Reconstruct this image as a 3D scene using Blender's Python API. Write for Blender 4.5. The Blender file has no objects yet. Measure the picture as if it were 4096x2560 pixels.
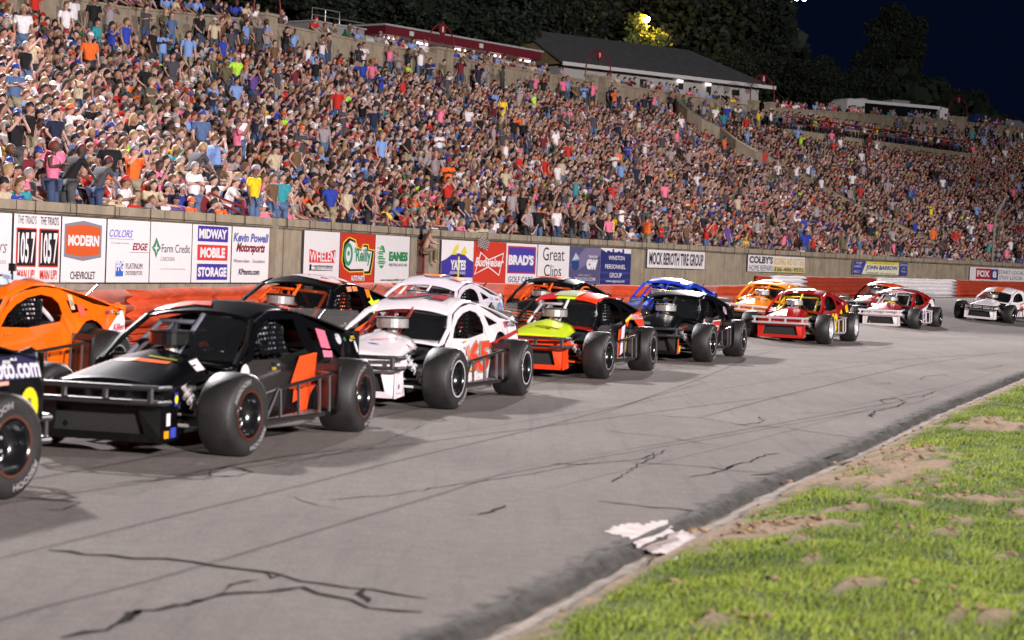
import bpy, bmesh, math, random
import numpy as np
from mathutils import Vector, Matrix, geometry
R = math.radians
rnd = random.Random(7)
nrg = np.random.default_rng(5)
SC = bpy.context.scene
COL = SC.collection
# ------------------------------------------------------------------ camera
F = 8000.0; CH = 1.72; PITCH = math.atan(252 / 8000); ROLL = R(2.2)
_U0 = Vector((0, math.sin(PITCH), math.cos(PITCH))); FW = Vector((0, math.cos(PITCH), -math.sin(PITCH))); _R0 = Vector((1, 0, 0))
CR = math.cos(ROLL) * _R0 + math.sin(ROLL) * _U0
CU = math.cos(ROLL) * _U0 - math.sin(ROLL) * _R0
CC = Vector((0, 0, CH))
cam = bpy.data.cameras.new('camera'); camo = bpy.data.objects.new('camera', cam); COL.objects.link(camo)
m = Matrix((CR, CU, -FW)).transposed().to_4x4(); m.translation = CC; camo.matrix_world = m
cam.sensor_width = 36; cam.lens = 36 * F / 4096; cam.clip_start = .1; cam.clip_end = 2000
cam.dof.use_dof = True; cam.dof.focus_distance = 48; cam.dof.aperture_fstop = 3.0
SC.camera = camo
# ------------------------------------------------------------------ world, lights, exposure
W = bpy.data.worlds.new('World'); SC.world = W; W.use_nodes = True
nt = W.node_tree; bg = nt.nodes['Background']
sky = nt.nodes.new('ShaderNodeTexSky'); sky.sky_type = 'NISHITA'; sky.sun_disc = False
sky.sun_elevation = R(-4); sky.sun_rotation = R(250)
mx = nt.nodes.new('ShaderNodeMix'); mx.data_type = 'RGBA'; mx.inputs['Factor'].default_value = .75
nt.links.new(sky.outputs[0], mx.inputs['A']); mx.inputs['B'].default_value = (.020, .044, .17, 1)
nt.links.new(mx.outputs['Result'], bg.inputs[0]); bg.inputs[1].default_value = .085
SC.view_settings.view_transform = 'Standard'; SC.view_settings.look = 'None'; SC.view_settings.exposure = 0; SC.view_settings.gamma = 1
SC.cycles.max_bounces = 6; SC.cycles.use_denoising = True
SC.cycles.sample_clamp_indirect = 4

def spot(name, loc, aim, power, col, size, ang, blend, label):
    l = bpy.data.lights.new(name, 'SPOT'); l.energy = power; l.color = col; l.shadow_soft_size = size; l.spot_size = R(ang); l.spot_blend = blend
    o = bpy.data.objects.new(name, l); COL.objects.link(o); o.location = loc
    o.rotation_euler = (Vector(aim) - Vector(loc)).to_track_quat('-Z', 'Y').to_euler(); return o
KW = (1, .935, .915)
spot('floodlight_key', (40, -85, 30), (2, 55, 4), 960000, KW, 2., 62, .12, '')
spot('floodlight_side', (95, 15, 32), (0, 62, 3), 270000, KW, .9, 84, .15, '')
spot('floodlight_rear', (-36, 84, 41), (3, 24, 0), 400000, (1, .94, .95), 1.8, 56, .25, '')
spot('floodlight_rear_far', (22, 178, 40), (14, 62, 0), 520000, (1, .94, .95), .6, 36, .3, '')

# ------------------------------------------------------------------ camera maths used to lay the place out in metres
def ray(x, y): return FW + CR * ((x - 2048) / F) + CU * ((1280 - y) / F)
def atz(x, y, z=0.0):
    d = ray(x, y); return CC + d * ((z - CH) / d.z)
def aty(x, y, Y):
    d = ray(x, y); return CC + d * (Y / d.y)
def proj(P):
    v = Vector(P) - CC; w = v.dot(FW); return 2048 + F * v.dot(CR) / w, 1280 - F * v.dot(CU) / w, w

# ------------------------------------------------------------------ materials
MATS = {}
def lin(c):
    return tuple((v / 12.92 if v <= .04045 else ((v + .055) / 1.055) ** 2.4) for v in c)
def mat(name, col=(.5, .5, .5), rough=.6, metal=0., coat=0., emit=0., ecol=None, alpha=1., bump=0., bscale=40., var=0., vscale=3., trans=0., streak=0.):
    k = (name, tuple(col), rough, metal, coat, emit, alpha, bump, bscale, var)
    if k in MATS: return MATS[k]
    m = bpy.data.materials.new(name); m.use_nodes = True; MATS[k] = m
    t = m.node_tree; p = t.nodes['Principled BSDF']
    p.inputs['Base Color'].default_value = (*col, 1); p.inputs['Roughness'].default_value = rough; p.inputs['Metallic'].default_value = metal
    p.inputs['Coat Weight'].default_value = coat; p.inputs['Coat Roughness'].default_value = .15; p.inputs['Alpha'].default_value = alpha
    p.inputs['Transmission Weight'].default_value = trans
    if emit: p.inputs['Emission Strength'].default_value = emit; p.inputs['Emission Color'].default_value = (*(ecol or col), 1)
    if bump or var:
        tc = t.nodes.new('ShaderNodeTexCoord'); n = t.nodes.new('ShaderNodeTexNoise'); n.inputs['Scale'].default_value = bscale; n.inputs['Detail'].default_value = 6
        t.links.new(tc.outputs['Object'], n.inputs['Vector'])
        if bump:
            b = t.nodes.new('ShaderNodeBump'); b.inputs['Strength'].default_value = bump; b.inputs['Distance'].default_value = .02
            t.links.new(n.outputs['Fac'], b.inputs['Height']); t.links.new(b.outputs['Normal'], p.inputs['Normal'])
        if var:
            n2 = t.nodes.new('ShaderNodeTexNoise'); n2.inputs['Scale'].default_value = vscale; n2.inputs['Detail'].default_value = 8; n2.inputs['Roughness'].default_value = .65
            t.links.new(tc.outputs['Object'], n2.inputs['Vector'])
            r = t.nodes.new('ShaderNodeMapRange'); r.inputs['From Min'].default_value = .3; r.inputs['From Max'].default_value = .7
            r.inputs['To Min'].default_value = 1 - var; r.inputs['To Max'].default_value = 1 + var
            t.links.new(n2.outputs['Fac'], r.inputs['Value'])
            x = t.nodes.new('ShaderNodeVectorMath'); x.operation = 'SCALE'; x.inputs[0].default_value = col
            t.links.new(r.outputs[0], x.inputs['Scale']); t.links.new(x.outputs[0], p.inputs['Base Color'])
            if streak:
                mp = t.nodes.new('ShaderNodeMapping'); mp.inputs['Scale'].default_value = (1, 1, .09); t.links.new(tc.outputs['Object'], mp.inputs['Vector'])
                n3 = t.nodes.new('ShaderNodeTexNoise'); n3.inputs['Scale'].default_value = 3.2; n3.inputs['Detail'].default_value = 6; t.links.new(mp.outputs[0], n3.inputs['Vector'])
                r3 = t.nodes.new('ShaderNodeMapRange'); r3.inputs['From Min'].default_value = .32; r3.inputs['From Max'].default_value = .62; r3.inputs['To Min'].default_value = 1 - streak; r3.inputs['To Max'].default_value = 1; t.links.new(n3.outputs['Fac'], r3.inputs['Value'])
                x3 = t.nodes.new('ShaderNodeVectorMath'); x3.operation = 'SCALE'; t.links.new(x.outputs[0], x3.inputs[0]); t.links.new(r3.outputs[0], x3.inputs['Scale']); t.links.new(x3.outputs[0], p.inputs['Base Color'])
    return m
def paint(c, rough=.34):
    m = mat('car_paint', lin(c), rough, 0, .9, bump=.0, var=.07, vscale=5); m.node_tree.nodes['Principled BSDF'].inputs['Specular IOR Level'].default_value = .15; return m
def objcol(name, rough, sheen=0):
    m = bpy.data.materials.new(name); m.use_nodes = True; t = m.node_tree; p = t.nodes['Principled BSDF']
    oi = t.nodes.new('ShaderNodeObjectInfo'); p.inputs['Roughness'].default_value = rough
    tc = t.nodes.new('ShaderNodeTexCoord'); n = t.nodes.new('ShaderNodeTexNoise'); n.inputs['Scale'].default_value = 9; n.inputs['Detail'].default_value = 5
    t.links.new(tc.outputs['Object'], n.inputs['Vector'])
    r = t.nodes.new('ShaderNodeMapRange'); r.inputs['From Min'].default_value = .3; r.inputs['From Max'].default_value = .7; r.inputs['To Min'].default_value = .8; r.inputs['To Max'].default_value = 1.15
    t.links.new(n.outputs['Fac'], r.inputs['Value'])
    x = t.nodes.new('ShaderNodeVectorMath'); x.operation = 'SCALE'; t.links.new(oi.outputs['Color'], x.inputs[0]); t.links.new(r.outputs[0], x.inputs['Scale'])
    t.links.new(x.outputs[0], p.inputs['Base Color'])
    if sheen:
        b = t.nodes.new('ShaderNodeBump'); b.inputs['Strength'].default_value = .5; b.inputs['Distance'].default_value = .02
        t.links.new(n.outputs['Fac'], b.inputs['Height']); t.links.new(b.outputs['Normal'], p.inputs['Normal'])
    return m
M_CONC = mat('concrete', (.37, .30, .22), .9, bump=.5, bscale=25, var=.22, vscale=1.6, streak=.2)
M_CONC2 = mat('stand_concrete', (.17, .14, .115), .95, bump=.4, bscale=20, var=.25, vscale=.8)
M_BLACK = mat('black_metal', (.010, .010, .012), .2, .3, 1.)
M_TUBE = mat('black_tube', (.20, .19, .2), .36, 1.)
M_DARK = mat('dark_interior', (.008, .008, .009), .7)
M_RUB = mat('tyre_rubber', (.017, .0155, .0155), .5, bump=.25, bscale=90, var=.35, vscale=7)
M_CHROME = mat('chrome', (.66, .64, .67), .28, .35, .8)
M_STEEL = mat('steel', (.42, .40, .39), .35, .6, var=.2, vscale=20)
M_WHITE = mat('white_paint', (.80, .76, .77), .45, var=.04)
M_WALLRED = mat('red_iron_paint', (.20, .018, .02), .45, bump=.2, bscale=30, var=.2)
M_GREY = mat('grey_plastic', (.12, .12, .125), .5)

# ------------------------------------------------------------------ mesh helpers
class MB:
    def __init__(s): s.v = []; s.f = []; s.m = []
    def add(s, vs, fs, mi=0):
        o = len(s.v); s.v += [tuple(v) for v in vs]; s.f += [tuple(i + o for i in f) for f in fs]; s.m += [mi] * len(fs); return s
    def box(s, x0, x1, y0, y1, z0, z1, mi=0, T=None):
        v = [(x, y, z) for x in (x0, x1) for y in (y0, y1) for z in (z0, z1)]
        if T is not None: v = [T @ Vector(p) for p in v]
        return s.add(v, [(0, 1, 3, 2), (4, 6, 7, 5), (0, 4, 5, 1), (2, 3, 7, 6), (0, 2, 6, 4), (1, 5, 7, 3)], mi)
    def tube(s, pts, r, n=8, mi=0, caps=True, closed=False):
        P = [Vector(p) for p in pts]; k = len(P); rr = r if isinstance(r, (list, tuple)) else [r] * k
        up = Vector((0, 0, 1)); vs = []
        for i, p in enumerate(P):
            if closed: d = P[(i + 1) % k] - P[i - 1]
            else: d = (P[min(i + 1, k - 1)] - P[max(i - 1, 0)])
            d.normalize(); a = up if abs(d.z) < .9 else Vector((1, 0, 0)); u = d.cross(a).normalized(); w = u.cross(d)
            for j in range(n):
                t = 2 * math.pi * j / n; vs.append(p + (u * math.cos(t) + w * math.sin(t)) * rr[i])
        fs = []
        for i in range(k if closed else k - 1):
            a = i * n; b = ((i + 1) % k) * n
            for j in range(n): fs.append((a + j, a + (j + 1) % n, b + (j + 1) % n, b + j))
        if caps and not closed: fs += [tuple(range(n))[::-1], tuple((k - 1) * n + j for j in range(n))]
        return s.add(vs, fs, mi)
    def lathe(s, prof, n=32, axis='y', c=(0, 0, 0), mi=0):
        vs = []; c = Vector(c)
        for (a, r) in prof:
            for j in range(n):
                t = 2 * math.pi * j / n; x, y = r * math.cos(t), r * math.sin(t)
                vs.append(c + (Vector((x, a, y)) if axis == 'y' else Vector((x, y, a)) if axis == 'z' else Vector((a, x, y))))
        fs = []
        for i in range(len(prof) - 1):
            for j in range(n): fs.append((i * n + j, i * n + (j + 1) % n, (i + 1) * n + (j + 1) % n, (i + 1) * n + j))
        return s.add(vs, fs, mi)
    def grid(s, fn, nu, nv, mi=0, mfn=None):
        vs = [fn(i / nu, j / nv) for i in range(nu + 1) for j in range(nv + 1)]; o = len(s.v); s.v += [tuple(v) for v in vs]
        for i in range(nu):
            for j in range(nv):
                a = i * (nv + 1) + j; s.f.append((o + a, o + a + 1, o + a + nv + 2, o + a + nv + 1)); s.m.append(mfn((i + .5) / nu, (j + .5) / nv) if mfn else mi)
        return s
    def build(s, name, mats, parent=None, smooth=False, bevel=0, solid=0):
        me = bpy.data.meshes.new(name); me.from_pydata(s.v, [], s.f)
        for m_ in (mats if isinstance(mats, (list, tuple)) else [mats]): me.materials.append(m_)
        me.polygons.foreach_set('material_index', s.m); 
        if smooth: me.polygons.foreach_set('use_smooth', [True] * len(s.f))
        me.update()
        return link(name, me, parent, bevel, solid, smooth)
def fixn(me):
    b = bmesh.new(); b.from_mesh(me); bmesh.ops.recalc_face_normals(b, faces=b.faces); b.to_mesh(me); b.free()
def link(name, me, parent=None, bevel=0, solid=0, smooth=False):
    o = bpy.data.objects.new(name, me); COL.objects.link(o)
    if parent is not None: o.parent = parent
    if solid:
        q = o.modifiers.new('s', 'SOLIDIFY'); q.thickness = solid; q.offset = -1
    if bevel:
        fixn(me); q = o.modifiers.new('b', 'BEVEL'); q.width = bevel; q.segments = 2; q.limit_method = 'ANGLE'; q.angle_limit = R(40)
    return o
def tag(o, label=None, cat=None, group=None, kind=None):
    if label: o['label'] = label
    if cat: o['category'] = cat
    if group: o['group'] = group
    if kind: o['kind'] = kind
    return o
def empty(name, loc=(0, 0, 0), rot=(0, 0, 0), label=None, cat=None, group=None):
    o = bpy.data.objects.new(name, None); COL.objects.link(o); o.location = loc; o.rotation_euler = rot; o.empty_display_size = .2
    return tag(o, label, cat, group)
TXT = {}
def text_mesh(s, bold=0, shear=0):
    k = (s, bold, shear)
    if k not in TXT:
        c = bpy.data.curves.new('t', 'FONT'); c.body = s; c.offset = bold; c.shear = shear; c.resolution_u = 3; c.size = 1
        o = bpy.data.objects.new('t', c); COL.objects.link(o); bpy.context.view_layer.update()
        me = bpy.data.meshes.new_from_object(o.evaluated_get(bpy.context.evaluated_depsgraph_get()))
        v = [(p.co.x, p.co.y) for p in me.vertices]; f = [tuple(p.vertices) for p in me.polygons]
        x0 = min(a for a, b in v); x1 = max(a for a, b in v); y0 = min(b for a, b in v); y1 = max(b for a, b in v)
        TXT[k] = ([((a - x0) / (x1 - x0), (b - y0) / (y1 - y0)) for a, b in v], f, (x1 - x0) / (y1 - y0))
        bpy.data.objects.remove(o); bpy.data.curves.remove(c); bpy.data.meshes.remove(me)
    return TXT[k]
def cdt(outer, holes=(), step=0.0):
    vs = []; es = []
    for lp in [outer, *holes]:
        o = len(vs); n = len(lp); vs += [Vector(p) for p in lp]; es += [(o + i, o + (i + 1) % n) for i in range(n)]
    if step:
        x0 = min(v.x for v in vs); x1 = max(v.x for v in vs); y0 = min(v.y for v in vs); y1 = max(v.y for v in vs)
        def inside(p, lp):
            c = False; n = len(lp)
            for i in range(n):
                a, b = lp[i], lp[i - 1]
                if (a[1] > p[1]) != (b[1] > p[1]) and p[0] < (b[0] - a[0]) * (p[1] - a[1]) / (b[1] - a[1]) + a[0]: c = not c
            return c
        x = x0 + step * .5
        while x < x1:
            y = y0 + step * .5
            while y < y1:
                if inside((x, y), outer) and not any(inside((x, y), h) for h in holes): vs.append(Vector((x, y)))
                y += step
            x += step
    r = geometry.delaunay_2d_cdt(vs, es, [], 1 if not holes else 2, 1e-5)
    V, Fc = r[0], r[2]
    if holes:   # keep faces inside outer and outside holes
        def ins(p, lp):
            c = False; n = len(lp)
            for i in range(n):
                a, b = lp[i], lp[i - 1]
                if (a[1] > p[1]) != (b[1] > p[1]) and p[0] < (b[0] - a[0]) * (p[1] - a[1]) / (b[1] - a[1]) + a[0]: c = not c
            return c
        r = geometry.delaunay_2d_cdt(vs, es, [], 0, 1e-5); V, Fc = r[0], r[2]; K = []
        for f in Fc:
            c = sum((V[i] for i in f), Vector((0, 0))) / len(f)
            if ins(c, outer) and not any(ins(c, h) for h in holes): K.append(f)
        Fc = K
    return [(v.x, v.y) for v in V], [tuple(f) for f in Fc]
# ================================================================== GROUND AND TRACK
EDGE = np.array([(-6, -6), (-3, 0), (-1.5, 5), (-.36, 8.88), (-.12, 9.36), (.77, 12.1), (1.29, 13.6), (1.9, 15.5), (3.26, 19.2), (5.29, 25.1), (9.23, 35.9), (15, 49), (23, 64), (33, 79), (46, 92), (64, 104)], float)
def resample(P, step):
    L = np.hypot(*np.diff(P, axis=0).T); S = np.r_[0, np.cumsum(L)]; n = int(S[-1] / step) + 1; s = np.linspace(0, S[-1], n)
    q = np.c_[np.interp(s, S, P[:, 0]), np.interp(s, S, P[:, 1])]
    for _ in range(3): q[1:-1] = (q[:-2] + 2 * q[1:-1] + q[2:]) / 4
    return q
EP = resample(EDGE, .25)
_t = np.gradient(EP, axis=0); _t /= np.hypot(*_t.T)[:, None]; EN = np.c_[-_t[:, 1], _t[:, 0]]
for _ in range(30): EN[1:-1] = (EN[:-2] + EN[1:-1] + EN[2:]) / 3
EN /= np.hypot(*EN.T)[:, None]
def bank(u): return max(0., u - 6) * .062 if u < 13 else .434
def track_u(x, y):
    v = np.array((x, y)) - EP; i = int((v * v).sum(1).argmin()); return float(v[i] @ EN[i])
def track_z(x, y): return bank(max(0, track_u(x, y)))
def strip(name, us, zf, m, lo=0, hi=None, jit=0, step=1, noise=None):
    hi = len(EP) if hi is None else hi; idx = list(range(lo, hi, step)); mb = MB(); vs = []
    for i in idx:
        for j, u in enumerate(us):
            uu = u + (jit * rnd.uniform(-1, 1) if jit and 0 < j < len(us) else 0)
            p = EP[i] + EN[i] * uu; vs.append((p[0], p[1], zf(u, i) + (noise(p) if noise else 0)))
    n = len(us); fs = [(a * n + j, a * n + j + 1, (a + 1) * n + j + 1, (a + 1) * n + j) for a in range(len(idx) - 1) for j in range(n - 1)]
    mb.add(vs, fs); o = mb.build(name, m, smooth=True); fixn(o.data); A_ = o.data.attributes.new('u', 'FLOAT', 'POINT'); A_.data.foreach_set('value', np.array([u for i in idx for u in us], np.float32)); return tag(o, kind='structure')
# asphalt
def asphalt():
    m = bpy.data.materials.new('asphalt'); m.use_nodes = True; t = m.node_tree; N = t.nodes; Lk = t.links.new; p = N['Principled BSDF']
    p.inputs['Roughness'].default_value = .95; p.inputs['Specular IOR Level'].default_value = .08
    tc = N.new('ShaderNodeTexCoord')
    def noise(sc, det=8, rough=.6, vec=None, dist=0):
        n = N.new('ShaderNodeTexNoise'); n.inputs['Scale'].default_value = sc; n.inputs['Detail'].default_value = det; n.inputs['Roughness'].default_value = rough; n.inputs['Distortion'].default_value = dist
        Lk(vec or tc.outputs['Object'], n.inputs['Vector']); return n.outputs['Fac']
    def ramp(v, a, b, c, d):
        r = N.new('ShaderNodeMapRange'); r.inputs['From Min'].default_value = a; r.inputs['From Max'].default_value = b; r.inputs['To Min'].default_value = c; r.inputs['To Max'].default_value = d; Lk(v, r.inputs['Value']); return r.outputs[0]
    def mul(a, b):
        x = N.new('ShaderNodeMath'); x.operation = 'MULTIPLY'; Lk(a, x.inputs[0]); Lk(b, x.inputs[1]); return x.outputs[0]
    mp = N.new('ShaderNodeMapping'); mp.inputs['Rotation'].default_value = (0, 0, R(17)); mp.inputs['Scale'].default_value = (1, .045, 1); Lk(tc.outputs['Object'], mp.inputs['Vector'])
    v = mul(ramp(noise(.25), .35, .65, .86, 1.1), ramp(noise(42, 5, .85), .3, .7, .60, 1.36))
    v = mul(v, ramp(noise(7, 8, .75), .3, .7, .84, 1.14))
    v = mul(v, ramp(noise(2.2, 6, .7, mp.outputs[0], .3), .36, .6, .94, 1.02))
    v = mul(v, ramp(noise(5.5, 3, .6, mp.outputs[0], .2), .34, .44, .9, 1.0))
    au = N.new('ShaderNodeAttribute'); au.attribute_name = 'u'; ad = N.new('ShaderNodeMath'); ad.operation = 'ADD'; Lk(au.outputs['Fac'], ad.inputs[0]); Lk(ramp(noise(5, 8, .7), .3, .7, -.12, .12), ad.inputs[1])
    v = mul(v, ramp(ad.outputs[0], .0, .16, .25, 1.))
    s = N.new('ShaderNodeVectorMath'); s.operation = 'SCALE'; s.inputs[0].default_value = (.222, .196, .184); Lk(v, s.inputs['Scale']); Lk(s.outputs[0], p.inputs['Base Color'])
    b = N.new('ShaderNodeBump'); b.inputs['Strength'].default_value = .55; b.inputs['Distance'].default_value = .006; Lk(noise(130, 5, .8), b.inputs['Height']); Lk(b.outputs[0], p.inputs['Normal'])
    return m
M_ASPH = asphalt()
US = [0, .06, .15, .3, .5, 1, 2, 3.5, 5, 6, 7, 8, 9, 10, 11, 12, 13, 16, 22, 32]
strip('track', US, lambda u, i: bank(u) - (.012 if u == 0 else 0), M_ASPH)
# broken slab edge
M_EDGE = mat('old_asphalt_edge', (.05, .045, .042), .95, bump=1., bscale=18, var=.5, vscale=6)
def nz(a): return lambda p: a * (math.sin(p[0] * 9.1 + 3 * math.sin(p[1] * 5.3)) + math.sin(p[1] * 13.7 + p[0] * 4)) * .5
strip('asphalt_edge', [.06, .03, .0, -.04, -.06, -.08, -.09], lambda u, i: {.06: .002, .03: .008, .0: .004, -.04: -.022, -.06: -.045}.get(u, -.058 if u > -.085 else -.075), M_EDGE, jit=.028, noise=nz(.014), step=1)
strip('gutter', [-.06, -.14, -.22, -.30], lambda u, i: -.060, mat('gutter_concrete', (.28, .23, .19), .95, bump=.8, bscale=14, var=.35, vscale=4), jit=.03, noise=nz(.008))
M_DIRT = mat('sandy_dirt', (.2, .13, .08), 1., bump=1., bscale=11, var=.45, vscale=5)
# infield lawn sheet: height noise, grass or bare sand by noise
def lawn_mat():
    m = bpy.data.materials.new('lawn_soil'); m.use_nodes = True; t = m.node_tree; N = t.nodes; Lk = t.links.new; p = N['Principled BSDF']; p.inputs['Roughness'].default_value = 1
    at = N.new('ShaderNodeAttribute'); at.attribute_name = 'sand'
    tc = N.new('ShaderNodeTexCoord'); n = N.new('ShaderNodeTexNoise'); n.inputs['Scale'].default_value = 16; n.inputs['Detail'].default_value = 8; Lk(tc.outputs['Object'], n.inputs['Vector'])
    a = N.new('ShaderNodeMix'); a.data_type = 'RGBA'; a.inputs['A'].default_value = (.04, .07, .012, 1); a.inputs['B'].default_value = (.09, .12, .025, 1); Lk(n.outputs['Fac'], a.inputs['Factor'])
    s = N.new('ShaderNodeMix'); s.data_type = 'RGBA'; s.inputs['A'].default_value = (.15, .09, .05, 1); s.inputs['B'].default_value = (.46, .32, .2, 1); Lk(n.outputs['Fac'], s.inputs['Factor'])
    x = N.new('ShaderNodeMix'); x.data_type = 'RGBA'; Lk(at.outputs['Fac'], x.inputs['Factor']); Lk(a.outputs['Result'], x.inputs['A']); Lk(s.outputs['Result'], x.inputs['B']); Lk(x.outputs['Result'], p.inputs['Base Color'])
    b = N.new('ShaderNodeBump'); b.inputs['Strength'].default_value = 1; b.inputs['Distance'].default_value = .03; Lk(n.outputs['Fac'], b.inputs['Height']); Lk(b.outputs[0], p.inputs['Normal'])
    return m
# sand patches: (px, py, radius along x m, radius m)
SANDPX = [(3560, 1870, .55, .8), (3430, 1930, .6, .5), (3620, 1820, .4, .6), (3070, 2120, .5, .22), (2960, 2140, .4, .25), (3200, 2100, .22, .12), (3340, 2125, .12, .06),
          (3580, 2175, .14, .06), (3630, 2165, .1, .05), (3840, 2110, .12, .08), (3790, 2165, .1, .06), (3400, 2400, .17, .07), (3460, 2385, .1, .06), (3660, 2415, .09, .05), (3830, 2440, .08, .05),
          (3060, 2365, .1, .06), (2840, 2540, .1, .05), (3020, 2555, .1, .04), (3960, 2530, .2, .08), (4060, 2000, .12, .3), (4080, 2070, .1, .2), (3980, 1720, .5, .6), (3260, 2200, .15, .07), (3570, 2045, .12, .12), (3100, 2060, .15, .12), (3850, 2020, .5, .15), (3240, 2280, .12, .04), (2680, 2350, .1, .04), (3600, 2040, .25, .1), (3380, 2060, .25, .15), (4050, 2245, .1, .05)]
SAND = []
for (a, b, rx, ry) in SANDPX:
    q = atz(a, b, 0.0); SAND.append((q.x, q.y, rx * (.9 if rx > .3 else .8), ry * (1.15 if rx > .3 else 1.)))
_g = nrg.random((64, 64))
def vnoise(x, y):
    xi = np.floor(x).astype(int); yi = np.floor(y).astype(int); fx = x - xi; fy = y - yi; fx = fx * fx * (3 - 2 * fx); fy = fy * fy * (3 - 2 * fy)
    g = lambda a, b: _g[a % 64, b % 64]
    return (g(xi, yi) * (1 - fx) + g(xi + 1, yi) * fx) * (1 - fy) + (g(xi, yi + 1) * (1 - fx) + g(xi + 1, yi + 1) * fx) * fy
def lawn_h(x, y, w):   # w: distance from the kerb into the infield
    h = .05 * (vnoise(x * .9, y * .9) - .5) + .05 * (vnoise(x * 2.6 + 9, y * 2.6) - .5) + .025 * (vnoise(x * 7, y * 7 + 3) - .5)
    return -.05 + np.clip((w - .25) * .14, 0, .10) + h * np.clip((w - .2) * 2, .1, 1)
def sandmask(x, y, w):
    wob = (vnoise(x * 9, y * 5) - .5) * 1.1 + (vnoise(x * 25, y * 14) - .5) * .9
    s = np.zeros_like(x)
    for (a, b, rx, ry) in SAND:
        d = np.sqrt(((x - a) / rx) ** 2 + ((y - b) / ry) ** 2) + wob
        s = np.maximum(s, np.clip((1.05 - d) * 4, 0, 1))
    edge = np.clip((.40 + wob * .22 - w) * 7, 0, 1)
    return np.maximum(s, edge)
wv = np.r_[np.arange(-.25, -6, -.07), np.arange(-6, -45, -1.5)]
IDX = list(range(0, len(EP), 1)); P2 = np.array([[EP[i] + EN[i] * w_ for w_ in wv] for i in IDX])
X_, Y_ = P2[..., 0], P2[..., 1]; Wd = np.broadcast_to(-wv, X_.shape); Z_ = lawn_h(X_, Y_, Wd); SM = sandmask(X_, Y_, Wd); Z_ = Z_ + SM * (.015 + .03 * vnoise(X_ * 18, Y_ * 18))
n_ = len(wv); mb = MB(); mb.add(np.dstack([X_, Y_, Z_]).reshape(-1, 3).tolist(), [(a * n_ + j, (a + 1) * n_ + j, (a + 1) * n_ + j + 1, a * n_ + j + 1) for a in range(len(IDX) - 1) for j in range(n_ - 1)])
lawn = mb.build('lawn_ground', lawn_mat(), smooth=True); tag(lawn, kind='structure')
at = lawn.data.attributes.new('sand', 'FLOAT', 'POINT'); at.data.foreach_set('value', SM.reshape(-1).astype(np.float32))
# outer ground sheet
mb = MB(); mb.add([(-900, -300, -1.2), (900, -300, -1.2), (900, 1500, -1.2), (-900, 1500, -1.2)], [(0, 1, 2, 3)])
tag(mb.build('ground', mat('ground_soil', (.05, .05, .035), 1, var=.3, vscale=.1)), kind='structure')
# grass blades, one object
def grass():
    N0 = 900000; x = nrg.uniform(-1.5, 13, N0 * 2); y = nrg.uniform(6.5, 44, N0 * 2)
    keep = nrg.random(N0 * 2) < np.clip(11 / y, 0, 1) ** 2.0; x = x[keep]; y = y[keep]
    ex = np.interp(y, EP[:, 1], EP[:, 0]); sl = np.interp(y, EP[:, 1], np.gradient(EP[:, 0]) / np.gradient(EP[:, 1])); w = (x - ex) / np.sqrt(1 + sl * sl)
    px = 2048 + F * (x / y) + .038 * 0; k = (w > .3) & (px < 4350); x, y, w = x[k], y[k], w[k]
    sm = sandmask(x, y, w); k = nrg.random(len(x)) > sm * .985; x, y, w = x[k], y[k], w[k]; n = len(x)
    z = lawn_h(x, y, w); clump = vnoise(x * 2.2, y * 2.2); h = (.010 + .018 * clump + .010 * nrg.random(n)) * (1 + y * .012)
    a = nrg.uniform(0, 6.28, n); wd = (.0016 + .0018 * nrg.random(n)) * (1 + y * .13); dx, dy = np.cos(a) * wd, np.sin(a) * wd
    lx = nrg.normal(.3, .5, n) * h; ly = nrg.normal(-.1, .5, n) * h
    v = np.empty((n, 3, 3), np.float32); v[:, 0] = np.c_[x - dx, y - dy, z - .004]; v[:, 1] = np.c_[x + dx, y + dy, z - .004]; v[:, 2] = np.c_[x + lx, y + ly, z + h]
    me = bpy.data.meshes.new('grass'); me.vertices.add(3 * n); me.loops.add(3 * n); me.polygons.add(n)
    me.vertices.foreach_set('co', v.reshape(-1)); me.loops.foreach_set('vertex_index', np.arange(3 * n, dtype=np.int32)); me.polygons.foreach_set('loop_start', np.arange(0, 3 * n, 3, dtype=np.int32))
    c = np.empty((n, 4), np.float32); tval = np.clip(vnoise(x * .8 + 4, y * .8) * .9 + nrg.random(n) * .35 - .12 + (vnoise(x * 3.1, y * 2) - .5) * .8, 0, 1)[:, None]
    g1, g2, g3 = np.array([.11, .17, .015]), np.array([.26, .325, .035]), np.array([.34, .26, .10])
    cc = g1 * (1 - tval) + g2 * tval; dry = (nrg.random(n) < .05)[:, None]; cc = np.where(dry, g3, cc); c[:, :3] = cc; c[:, 3] = 1
    A = me.attributes.new('Col', 'FLOAT_COLOR', 'FACE'); A.data.foreach_set('color', c.reshape(-1)); me.update()
    m = bpy.data.materials.new('grass_blade'); m.use_nodes = True; t = m.node_tree; p = t.nodes['Principled BSDF']; q = t.nodes.new('ShaderNodeAttribute'); q.attribute_name = 'Col'
    t.links.new(q.outputs['Color'], p.inputs['Base Color']); p.inputs['Roughness'].default_value = .7; me.materials.append(m)
    print('grass', n); tag(link('grass', me), kind='stuff')
grass()
def on_track(px, py, off=.004):
    z = 0
    for _ in range(6):
        q = atz(px, py, z); z = track_z(q.x, q.y)
    return Vector((q.x, q.y, z + off))
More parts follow.
